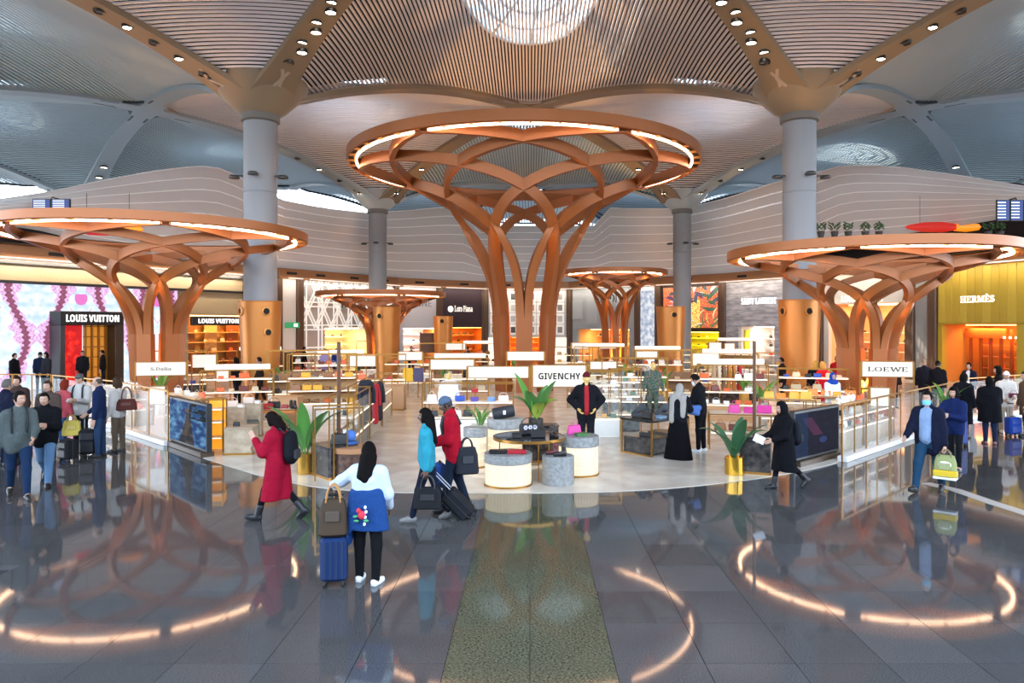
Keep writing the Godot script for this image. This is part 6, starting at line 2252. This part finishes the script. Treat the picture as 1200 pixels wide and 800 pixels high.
	for e in [[337, 21.5, "tan stone counter beyond the low orange table"], [462, 25.5, "tan stone counter at the far end of the aisle racks"], [520, 24.0, "tan stone counter under the long light strip"]]:
		block("tan_counter", P(e[0], 0, e[1]) * Vector3(1, 0, 1), 0.0, Vector3(0.75, 0.85, 0.5), mat("b58a60", 0.45), e[2])
	# coats on a rail, right middle
	var cols := ["c9a27a", "e8d9b8", "8a6a4a", "d08a3a", "c8803a", "b3202c"]
	for i in 6:
		hung_coat(P(836 + i * 6, 0, 25.0) * Vector3(1, 0, 1) + Vector3(0, 0.75, 0), 1.35, cols[i], 1.0, "%s coat on the rail right of the double light panel" % ["sand", "cream patterned", "brown", "ochre", "orange", "bright red"][i])
	var cr := thing("clothes_rail", P(851, 0, 25.0) * Vector3(1, 0, 1), 0.0, "gold clothes rail with six coats", "clothes rail")
	for x in [-0.62, 0.62]:
		rail(cr, Vector3(x, 0, 0), Vector3(x, 1.8, 0), "post")
	rail(cr, Vector3(-0.62, 1.8, 0), Vector3(0.62, 1.8, 0))
	# the many racks further back
	var rowname := ["front", "second", "third", "fourth", "rear"]
	var pal := [["8a5a32", "6b2f22", "d9622b", "c9b28d"], ["d9622b", "e2a32b", "c9b28d", "8a5a32"], ["e8e4dc", "1c1a1a", "6e6a66", "c9b28d"], ["6b2f22", "b3202c", "d9622b", "e8e4dc"], ["1c1a1a", "c9b28d", "2f4fa8", "8a5a32"]]
	var lists := [[22.6, [-9.1, -6.6, 3.4, 6.3, 9.0]], [26.0, [-8.3, -5.6, -2.6, 2.4, 4.9, 7.4]], [30.2, [-14.6, -8.0, -5.2, 2.9, 5.4, 8.0, 14.2]], [35.0, [-13.0, -9.6, -4.4, 3.6, 9.2, 12.0]], [40.0, [-12.0, -8.6, -2.8, 2.4, 8.8, 11.6]]]
	for r in lists.size():
		var xs: Array = lists[r][1]
		for i in xs.size():
			var x: float = xs[i]
			var sidew := "left" if x < 0 else "right"
			var nm := "%s %s-row gold rack" % [["leftmost", "second", "third", "fourth", "fifth", "sixth", "seventh"][i] if i < xs.size() - 1 else "rightmost", rowname[r]]
			var yaw := -x * 0.03
			var h := 1.6 + 0.16 * ((i * 7 + r * 3) % 4)
			var ys := [0.52, 0.92, 1.32] if r % 2 == 0 else [0.55, 1.0]
			var k := rack(Vector3(x, 0, -lists[r][0] - (i % 3) * 0.5), yaw, 2.1, h, 0.5, ys, nm + " of the island, counted from the left", "", ["cream", "e6e0d6", "dark", "b58a60"][(i + r) % 4], false)
			if (i + r) % 4 == 1:
				put(MB.new().box(Vector3(0, 0.85, -0.235), Vector3(2.04, 0.8, 0.02), 0.004), "back_panel", mat(["b08a5c", "85603c", "c8ab80", "a07848"][(i * 3 + r) % 4], 0.5), k)
			for j in ys.size():
				stock(k, ys[j], 1.95, 6 if r < 3 else 5, pal[(i + r * 2) % 5], Vector2(0.2, 0.32), "%s " + ["low", "middle", "top"][j] + " on the " + nm, "goods on the " + nm)
			if (i + r) % 3 == 0:
				put(MB.new().box(Vector3(0, h + 0.08, 0), Vector3(1.9, 0.16, 0.06), 0.01), "lit_header", glow("fff0d8", 0.7), k)
	# plants between the racks
	var spots := [[872, 24.3], [893, 20.5], [771, 27.5], [778, 26.0], [735, 29.0], [520, 28.7], [602, 44.0], [631, 45.8], [695, 40.0], [420, 38.0], [188, 24.0], [1110, 19.0], [1012, 24.5], [985, 25.5], [330, 27.0]]
	for i in spots.size():
		var lv := []
		for j in 8:
			lv.append([j * 0.8 + i, 0.55 + 0.2 * ((i + j) % 3), 0.12, 1.1, ["4c7a34", "5f8f3c", "3a6238"][j % 3]])
		plant(P(spots[i][0], 0, spots[i][1]) * Vector3(1, 0, 1), 0.16, 0.8 if spots[i][1] < 35 else 0.5, mat(["b5893a", "cfc8bc", "3a3430"][i % 3], 0.4), lv, "green plant in a %s tub %s" % [["brass", "pale", "dark"][i % 3], ["beside the bronze pole at right", "behind the pink bags", "at the foot of the middle outlet cone", "right of the middle outlet cone", "behind the tall vitrines", "by the tan counter under the light strip", "left of the central canopy legs at the far boutique", "right of the central canopy legs at the far boutique", "before the slate blue boutique", "beside the small far canopy", "under the left canopy", "behind the woman in the blue jacket", "under the right canopy by its front leg", "under the right canopy by the red dress", "behind the walking suit man"][i]], "4c7a34")

func remannequin(o: Node3D) -> void:
	if "flowered" in str(o.get_meta("label")):
		for n in ["jacket", "trousers"]:
			(o.get_node(n) as MeshInstance3D).material_override = stone("flowerprint", Color(0.05, 0.3, 0.25), Color(0.55, 0.4, 0.36), 0.012, 1.6, 0.8, 0.3, 2)
	o.name = numbered("mannequin")
	o.set_meta("category", "mannequin")

# ---------------------------------------------------------------- who is in the hall
func floor_at(u: float, v: float) -> Vector3:
	var q := G(u, v)
	if q.z < -12.9:
		pass
	return q

func people() -> void:
	var D := PI / 180.0
	# woman with a suitcase, seen from behind
	var p := person(G(431, 682), (180 - 12) * D, {"h": 1.58, "w": 1.15, "skin": 2, "shirt": ["b4bfcc", 1], "top": ["b4bfcc", 0.03, 0.02], "legs": ["121214", 0.014], "shoes": "dfe6ea", "sole": "c8ccd0", "hair": ["long", "0c0908", 0.22], "la": [0.5, 0.95, 0.5, 0.1], "ra": [0.1, 0.25, 0.6, 0.4], "ll": [0.06, 0.05, 0.08], "rl": [-0.06, 0.02, 0.1], "grip": "l", "hy": 0.35, "cell": 0.018}, "woman in a white top and black trousers seen from behind, hand on a suitcase")
	var hip: Vector3 = last_hand.hip
	var jk := thing("tied_denim_jacket", hip, (180 - 12) * D, "blue denim jacket with an embroidered rose tied round the waist of the woman in white", "jacket")
	var g := MB.new()
	sdf(g, [[Vector3(0.09, 0.15, -0.03), Vector3(0.13, -0.3, -0.07), 0.13, 0.13, 0.75], [Vector3(-0.09, 0.17, -0.03), Vector3(-0.16, -0.3, -0.06), 0.13, 0.14, 0.75], [Vector3(0, 0.16, -0.05), Vector3(0, -0.32, -0.1), 0.13, 0.12, 0.75], [Vector3(0.16, 0.02, 0.02), Vector3(0.24, -0.36, 0.0), 0.05, 0.05]], 0.018, 0.04, [AABB(Vector3(-0.6, -1.0, -0.6), Vector3(0.74, 0.78, 1.2)), AABB(Vector3(0.1, -1.0, -0.6), Vector3(0.08, 0.74, 1.2))])
	put(g, "denim", cloth_mat("1d3c6e"), jk)
	var rose := MB.new()
	rose.ball(Vector3(-0.02, -0.02, -0.2), Vector3(0.05, 0.05, 0.03), 10)
	rose.ball(Vector3(0.02, 0.03, -0.2), Vector3(0.03, 0.03, 0.03), 8)
	put(rose, "embroidered_rose", mat("c22a3a", 0.8), jk)
	var lf := MB.new()
	for e in [[0.06, -0.04], [0.05, -0.09], [-0.07, -0.08]]:
		lf.ball(Vector3(e[0], e[1], -0.2), Vector3(0.035, 0.016, 0.022), 8)
	put(lf, "embroidered_leaves", mat("3f8a5a", 0.8), jk)
	var lt := MB.new()
	for e in [[-0.06, 0.07], [-0.07, 0.02], [-0.06, -0.04], [-0.05, -0.12]]:
		lt.ball(Vector3(e[0], e[1], -0.2), Vector3(0.018, 0.022, 0.02), 7)
	put(lt, "white_stitching", mat("d8dce2", 0.8), jk)
	var sc := G(390, 688) + Vector3(0, 0, -0.06)
	suitcase(sc, 8 * D, Vector3(0.3, 0.5, 0.22), "162b50", 0.0, 0.46, "navy blue hard suitcase standing beside the woman in white")
	tote(sc + Vector3(-0.0, 0.6, 0.03), 8 * D, Vector3(0.31, 0.4, 0.2), "3f3226", "a8763c", "brown patterned tote bag set on top of the navy suitcase", "tote_bag", 0.2)
	# woman in the long red coat
	p = person(G(326, 609), -98 * D, {"h": 1.66, "w": 1.06, "top": ["8c0f28", 0.035, 0.52], "legs": ["101013", 0.004], "boots": true, "shoes": "131316", "hair": ["long", "120c0a", 0.06], "la": [0.45, 0.12, 2.0, 0.35], "ra": [0.2, 0.1, 1.5, 0.4], "ll": [0.42, 0.12], "rl": [-0.22, 0.55], "lean": 0.06, "hp": 0.3}, "woman in a long red coat and black boots walking past the island")
	backpack(last_hand.back, -98 * D, "15161b", 0.95, "black backpack worn by the woman in the long red coat")
	# couple with luggage
	p = person(G(501, 610), -88 * D, {"h": 1.68, "skin": 2, "top": ["2b8496", 0.028, 0.04], "legs": ["161b2c", 0.008], "shoes": "6a6866", "sole": "4a4846", "hair": ["long", "0f0b0a", 0.3], "la": [-0.1, 0.1, 0.15, 0.0], "ra": [-0.05, 0.1, 0.2, 0.0], "ll": [0.3, 0.05], "rl": [-0.3, 0.2], "grip": "l", "hp": -0.05}, "woman in a turquoise jacket and dark jeans walking with luggage")
	var hl: Vector3 = last_hand.l
	tote(Vector3(hl.x + 0.03, hl.y - 0.5, hl.z), 0.05, Vector3(0.4, 0.32, 0.16), "17171a", "1a1a1c", "black square carry bag held low by the woman in turquoise", "carry_bag", 0.2)
	p = person(G(530, 600) + Vector3(0, 0, -0.1), -80 * D, {"h": 1.8, "skin": 2, "w": 1.05, "top": ["980f22", 0.035, 0.1], "legs": ["18202e", 0.016], "shoes": "2a2a2c", "hair": ["beanie", "4a5a6e"], "brim": "0f0b0a", "la": [0.15, 0.1, 1.2, 0.3], "ra": [0.1, 0.1, 1.1, 0.3], "ll": [0.2, 0.1], "rl": [-0.2, 0.15], "hp": 0.3, "lean": 0.08, "straps": "1a1a1e"}, "man in a red jacket and blue-grey beanie bending towards the woman in turquoise")
	var bk: Vector3 = last_hand.back
	tote(G(547, 600) + Vector3(0, 0.62, 0), 0.3, Vector3(0.36, 0.42, 0.2), "1f2026", "1a1a1c", "black shoulder bag hanging behind the man in red", "carry_bag", 0.18)
	suitcase(G(548, 607) + Vector3(0.08, 0.0, 0), -90 * D, Vector3(0.36, 0.5, 0.24), "17181c", 0.78, 0.42, "black soft suitcase tilted and pulled behind the couple", true)
	suitcase(G(515, 598) + Vector3(0, 0.34, -0.1), -70 * D, Vector3(0.24, 0.34, 0.16), "1c3a72", 0.0, 0.0, "small blue bag carried between the couple", true)
	# woman in black near the gold plant
	p = person(G(919, 573), -80 * D, {"h": 1.56, "w": 1.15, "top": ["0f0f13", 0.04, 0.5], "legs": ["0f0f12", 0.006], "boots": true, "shoes": "101012", "hair": ["hood", "0c0c10"], "la": [0.35, 0.15, 0.9, 0.2], "ra": [0.3, 0.2, 0.8, 0.1], "ll": [-0.25, 0.6], "rl": [0.25, 0.1], "hp": 0.1}, "person in a black hooded coat and boots walking before the dark violet screen")
	backpack(last_hand.back + Vector3(0.02, -0.05, 0), -80 * D, "1d1e24", 0.85, "dark backpack on the person in the black hooded coat")
	var hd: Vector3 = last_hand.r
	var pap := thing("paper_sheet", hd + Vector3(-0.02, 0.02, 0.05), -0.3, "white folded paper held by the person in the black hooded coat", "paper")
	put(MB.new().box(Vector3.ZERO, Vector3(0.2, 0.14, 0.012), 0.003, Basis(Vector3.BACK, -0.4)), "sheet", mat("e4e6ea", 0.7), pap)
	# man in a face mask
	p = person(G(1088, 576), -52 * D, {"h": 1.77, "w": 1.22, "top": ["14182a", 0.032, 0.16, 0.1], "shirt": ["7d93b2"], "legs": ["1d3a52", 0.02], "shoes": "17171a", "hair": ["short", "15100e"], "mask": "6fb6d6", "la": [-0.15, 0.15, 0.2, 0.0], "ra": [0.35, 0.2, 0.6, 0.2], "ll": [-0.32, 0.12], "rl": [0.4, 0.15], "grip": "l", "cell": 0.02}, "man in a blue face mask and open navy jacket striding with a shopping bag")
	hl = last_hand.l
	var sb := tote(Vector3(hl.x, hl.y - 0.52, hl.z), -40 * D, Vector3(0.36, 0.42, 0.18), "8d9260", "6a5a30", "green and yellow printed shopping bag held by the man in the mask", "shopping_bag", 0.13)
	put(MB.new().box(Vector3(0, 0.1, 0.0), Vector3(0.372, 0.12, 0.19), 0.02), "yellow_band", mat("c9a818", 0.6), sb)
	put(MB.new().ball(Vector3(0, 0.26, 0.075), Vector3(0.11, 0.06, 0.02), 12), "printed_oval", mat("e4e6d8", 0.6), sb)
	put(MB.new().box(Vector3(0, 0.02, 0), Vector3(0.37, 0.045, 0.19), 0.01), "white_band", mat("e6e8ee", 0.6), sb)
	# woman in a blue jacket behind him
	p = person(G(1119, 552), -60 * D, {"h": 1.68, "w": 0.98, "top": ["16224a", 0.03, 0.08], "legs": ["17181c", 0.004], "shoes": "1c1c1e", "hair": ["bob", "0f0b0a"], "la": [0.35, 0.2, 1.5, 0.9], "ra": [0.75, 0.3, 0.5, 0.3], "ll": [0.05, 0.05], "rl": [-0.08, 0.12]}, "woman in a dark blue jacket with folded arm standing behind the masked man")
	suitcase(G(1124, 523), 30 * D, Vector3(0.36, 0.6, 0.24), "183880", 0.0, 0.3, "bright blue suitcase half hidden behind the woman in the dark blue jacket")
	p = person(G(1160, 520), 165 * D, {"h": 1.64, "w": 1.3, "top": ["0d0d11", 0.05, 0.3], "legs": ["1a2238", 0.015], "shoes": "8a5a5a", "hair": ["bob", "0c0a0a"], "la": [0.1, 0.15, 0.5, 0.3], "ra": [0.3, 0.2, 0.9, 0.4]}, "person in a wide black coat seen from behind near the far right fence")
	p = person(G(1142, 516) + Vector3(0, 0, -0.5), 120 * D, {"h": 1.66, "w": 1.1, "top": ["121218", 0.04, 0.5], "legs": ["15161c", 0.01], "hair": ["bob", "0e0c0c"], "la": [0.3, 0.1, 0.9, 0.3]}, "person in a long black coat turned away, left of the wide black coat")
	p = person(G(1187, 509) + Vector3(0, 0, -0.3), -15 * D, {"h": 1.66, "w": 1.15, "top": ["cfc6bc", 0.03, 0.1], "vest": ["a8866a"], "legs": ["a8957e", 0.02], "shoes": "d8d4cc", "hair": ["cap", "e4e2de"], "brim": "6a625a", "la": [0.25, 0.1, 1.0, 0.5], "ra": [0.2, 0.1, 0.8, 0.4]}, "person in a white cap and tan vest behind a blue trolley case")
	suitcase(G(1187, 511), 10 * D, Vector3(0.37, 0.44, 0.24), "193d94", 0.0, 0.36, "bright blue trolley case in front of the person in the white cap", true)
	small_bag(last_hand.hip + Vector3(0.05, 0.1, 0.24), 0.0, "6b1f3a", 0.24, "dark red bag held by the person in the white cap", "", 1)
	p = person(G(1203, 512), -100 * D, {"h": 1.7, "top": ["5a4a3e", 0.03, 0.3], "legs": ["2a2a2e", 0.01], "hair": ["short", "2a211c"]}, "person in brown at the far right edge of the picture")
	# left: two men walking
	p = person(G(22, 583), 38 * D, {"h": 1.82, "w": 1.08, "top": ["4a5150", 0.02, 0.08], "legs": ["182a44", 0.012], "shoes": "17130f", "hair": ["short", "15100d"], "straps": "14161a", "la": [0.25, 0.15, 0.9, 0.3], "ra": [-0.2, 0.15, 0.25, 0.0], "ll": [0.3, 0.1], "rl": [-0.32, 0.25], "hy": 0.6, "cell": 0.02}, "man in a grey sweater with rucksack straps walking at the left edge")
	p = person(G(53, 568), 18 * D, {"h": 1.7, "w": 1.1, "top": ["0f1013", 0.04, 0.08], "legs": ["54708e", 0.02], "shoes": "15120f", "hair": ["short", "120e0c"], "la": [0.3, 0.15, 1.5, 0.5], "ra": [0.2, 0.25, 1.3, 0.4], "ll": [0.28, 0.1], "rl": [-0.3, 0.5], "cell": 0.02}, "bearded man in a black jacket and light jeans walking, jacket over his arm")
	hl = last_hand.r
	var cj := thing("carried_jacket", hl + Vector3(0.0, -0.02, 0.03), 18 * D, "black jacket draped over the arm of the man in light jeans", "jacket")
	g = MB.new()
	sdf(g, [[Vector3(-0.12, 0, 0), Vector3(0.08, 0.02, 0.0), 0.06, 0.06], [Vector3(-0.1, -0.05, 0), Vector3(-0.12, -0.5, 0.02), 0.09, 0.1, 0.5], [Vector3(0.06, -0.05, 0.02), Vector3(0.05, -0.42, 0.03), 0.08, 0.09, 0.5]], 0.025, 0.06)
	put(g, "cloth", mat("0c0c0f", 0.85), cj)
	var bd := MB.new()
	# left group
	p = person(G(6, 545), 160 * D, {"h": 1.78, "w": 1.1, "top": ["14182a", 0.035, 0.1], "legs": ["1c2433", 0.014], "hair": ["short", "5a5550"]}, "grey-haired man in navy partly cut off at the left edge")
	p = person(G(21, 527), 10 * D, {"h": 1.72, "top": ["3a2c28", 0.03, 0.1], "legs": ["22262e", 0.014], "hair": ["short", "2a1d16"]}, "person in dark brown behind the man in the grey sweater")
	p = person(G(57, 540), 5 * D, {"h": 1.72, "top": ["4a3d38", 0.03, 0.1], "legs": ["22262e", 0.014], "hair": ["short", "3a2a20"]}, "person whose head shows just behind the man in light jeans")
	p = person(G(74, 526), 150 * D, {"h": 1.62, "top": ["b04a52", 0.025, 0.06], "legs": ["2f466a", 0.01], "hair": ["bob", "6a2418"], "la": [0.2, 0.1, 0.9, 0.2]}, "red-haired woman in a pink top seen from behind among the standing group")
	backpack(last_hand.back, 150 * D, "6e6256", 0.85, "grey-brown backpack worn by the red-haired woman")
	p = person(G(94, 525), 8 * D, {"h": 1.76, "w": 1.12, "top": ["b0aca6", 0.025, 0.06], "legs": ["17171b", 0.014], "hair": ["cap", "4c4f4c"], "brim": "3a3430", "straps": "16181c", "la": [0.35, 0.1, 1.4, 0.6], "ra": [0.35, 0.1, 1.4, 0.6]}, "man in a white shirt and dark cap with rucksack straps facing the hall")
	p = person(G(117, 535), -75 * D, {"h": 1.78, "w": 1.05, "top": ["15223f", 0.022, 0.04], "legs": ["24364f", 0.016], "shoes": "14110f", "hair": ["bald", "4a4038"], "la": [0.0, 0.1, 0.15, 0.0], "ra": [0.2, 0.1, 0.7, 0.2]}, "man in a navy shirt and jeans standing in profile by the group")
	p = person(G(128, 531) + Vector3(0.1, 0, -0.2), -100 * D, {"h": 1.7, "top": ["b4aea8", 0.025, 0.06], "legs": ["5a4c3e", 0.016], "hair": ["bob", "3a2a20"]}, "person in white half hidden behind the man in the navy shirt")
	tote(last_hand.hip + Vector3(0.25, 0.08, 0.1), 0.3, Vector3(0.42, 0.26, 0.16), "4a2018", "4a2018", "dark red-brown handbag hanging by the man in the navy shirt", "leather_bag", 0.3)
	suitcase(G(80, 541), -30 * D, Vector3(0.36, 0.42, 0.26), "141417", 0.0, 0.0, "black suitcase standing at the feet of the red-haired woman", true)
	suitcase(G(103, 535), 20 * D, Vector3(0.34, 0.55, 0.24), "17171c", 0.0, 0.25, "black upright suitcase before the man in the white shirt", true)
	tote(G(84, 536) + Vector3(0, 0.5, 0), 0.4, Vector3(0.36, 0.34, 0.2), "b8a24a", "8a7a30", "yellow-green plastic bag on the black suitcase of the group", "plastic_bag", 0.15)
	# island visitors
	p = person(G(795, 538), 150 * D, {"h": 1.64, "w": 1.08, "skirt": ["0b0b0e", 0.04, 0.24], "top": ["14141a", 0.03, 0.1], "shoes": "0d0d10", "hair": ["scarf", "8f8a84", 1], "la": [0.55, 0.15, 0.7, 0.2], "ra": [0.55, 0.15, 0.8, 0.3], "hy": 0.2, "hp": 0.25, "lean": 0.1}, "woman in a long black robe and grey headscarf at the black display table")
	var sl := thing("blue_sleeve_coat", last_hand.r + Vector3(0.0, 0.06, 0.08), 0.3, "blue garment held by the woman in the long black robe", "garment")
	g = MB.new()
	sdf(g, [[Vector3(-0.16, 0, 0), Vector3(0.14, 0.02, 0), 0.08, 0.07], [Vector3(-0.12, -0.05, 0.02), Vector3(0.1, -0.1, 0.02), 0.06, 0.06]], 0.025, 0.05)
	put(g, "cloth", mat("3d5f9c", 0.85), sl)
	p = person(G(821, 529), -125 * D, {"h": 1.8, "w": 1.02, "top": ["111115", 0.022, 0.14], "shirt": ["dfe3e6"], "legs": ["131317", 0.008], "shoes": "e6e6e6", "sole": "dcdcdc", "hair": ["short", "17100c"], "mask": "dfe6ea", "la": [0.35, 0.1, 1.3, 0.3], "ra": [0.35, 0.1, 1.3, 0.3], "hp": 0.45, "lean": 0.08}, "man in a black suit and white trainers looking down beside the robed woman")
	p = person(G(305, 474), -78 * D, {"h": 1.72, "top": ["26201c", 0.02, 0.12, 0.05], "shirt": ["e0e0dc"], "legs": ["231e1b", 0.012], "hair": ["short", "16100c"], "la": [0.25, 0.08, 0.3, 0.0], "ra": [-0.2, 0.08, 0.3, 0.0], "ll": [-0.2, 0.15], "rl": [0.25, 0.05], "cell": 0.026}, "man in a dark suit walking before the copper outlet cone on the left")
	var far := [
		[97, 34.0, 20, {"top": ["17171c", 0.03, 0.1], "hair": ["short", "14100e"]}, "person in black at the right side of the black portal"],
		[121, 34.8, -60, {"top": ["121216", 0.03, 0.1], "hair": ["short", "14100e"]}, "person in black standing right of the portal opening"],
		[47, 32.4, 40, {"top": ["1a2438", 0.03, 0.1], "hair": ["cap", "16181c"], "brim": "14100e"}, "person in a dark cap silhouetted on the flowered screen wall"],
		[55, 32.0, -20, {"top": ["26262c", 0.03, 0.1], "hair": ["bob", "14100e"]}, "person with dark hair left of the black portal by the screen"],
		[16, 31.0, 90, {"top": ["141418", 0.03, 0.1], "hair": ["short", "14100e"]}, "person in black at far left before the flowered screen"],
		[278, 27.0, -100, {"top": ["131317", 0.03, 0.1], "hair": ["bob", "120e0c"], "la": [0.5, 0.2, 0.8, 0.2]}, "saleswoman in black behind the light panels left of the outlet cone"],
		[381, 36.0, 170, {"top": ["9a8fc0", 0.03, 0.1], "hair": ["bob", "4a3020"]}, "person in lavender shopping before the cane lattice boutique"],
		[394, 36.5, 160, {"top": ["24408a", 0.03, 0.1], "hair": ["bob", "2a1a14"]}, "person in bright blue beside the one in lavender"],
		[356, 40.0, 90, {"top": ["141418", 0.03, 0.1], "hair": ["short", "120e0c"]}, "person in black by the brown service door"],
		[956, 24.5, 170, {"top": ["14161c", 0.03, 0.3], "hair": ["bob", "b08a40"]}, "blonde person in black beside the woman in the red dress"],
		[965, 24.0, 200, {"top": ["d0202a", 0.03, 0.4], "legs": ["a01820", 0.01], "hair": ["bob", "b98a48"]}, "blonde woman in a bright red coat before the right outlet cone"],
		[981, 28.5, -30, {"top": ["b01c24", 0.03, 0.1], "hair": ["short", "1a1210"]}, "person in dark red at the warm lit shelves"],
		[917, 27.0, -90, {"top": ["1a1416", 0.03, 0.1], "skin": 1, "hair": ["short", "120e0c"]}, "dark clad assistant left of the right outlet cone"],
		[975, 20.5, 10, {"top": ["d4d8de", 0.03, 0.1], "hair": ["scarf", "1f3f8f"], "h": 1.6}, "assistant in a blue headscarf and white jacket behind the yellow bags"],
		[1046, 26.0, 0, {"top": ["2a2422", 0.03, 0.1], "hair": ["short", "120e0c"]}, "person whose head shows above the five-letter light box"],
		[1083, 25.5, 160, {"top": ["1a1c26", 0.03, 0.2], "hair": ["beanie", "8a7a64"]}, "person in a knitted hat by the stone piers"],
		[1099, 24.5, 150, {"top": ["121318", 0.03, 0.2], "shirt": ["b3202c"], "hair": ["cap", "121214"], "brim": "14100e"}, "person in a black cap and red scarf by the stone piers"],
		[1136, 24.6, -60, {"top": ["151a2c", 0.025, 0.1, 0.06], "shirt": ["e0e4ea"], "hair": ["short", "14100e"], "h": 1.66}, "man in a dark suit and white shirt before the mustard boutique"],
		[1171, 21.5, -120, {"top": ["101014", 0.03, 0.2], "hair": ["bob", "0e0c0c"]}, "person in black before the mustard boutique window"],
		[482, 41.0, 20, {"top": ["1a1c24", 0.03, 0.1], "hair": ["short", "14100e"]}, "small far figure in black before the pale boutique"],
		[548, 40.5, -50, {"top": ["3a4a5a", 0.03, 0.1], "hair": ["short", "2a1f18"]}, "small far figure in slate before the aubergine boutique"]]
	for e in far:
		var o: Dictionary = e[3]
		if not o.has("legs"):
			o["legs"] = ["1b1c22", 0.012]
		o["cell"] = 0.034
		if not o.has("h"):
			o["h"] = 1.72
		person(P(e[0], 0, e[1]) * Vector3(1, 0, 1), e[2] * D, o, e[4])
	# mannequin in a flowered shirt
	remannequin(person(P(765, 0, 22.8) * Vector3(1, 0, 1), 0.1, {"h": 1.78, "skin": 3, "top": ["2f6a5a", 0.02, 0.06], "legs": ["3f7a72", 0.01], "hair": ["bald", "c9a25a"], "cell": 0.03, "la": [0.0, 0.3, 0.3, 0.1], "ra": [0.0, 0.3, 0.3, 0.1], "raise": 0.0}, "gold mannequin in a green and pink flowered shirt behind the vitrines"))

func _ready() -> void:
	camera_and_light()
	palette()
	floor_and_walls()
	ceiling()
	gallery()
	shopfronts()
	trees()
	island()
	people()
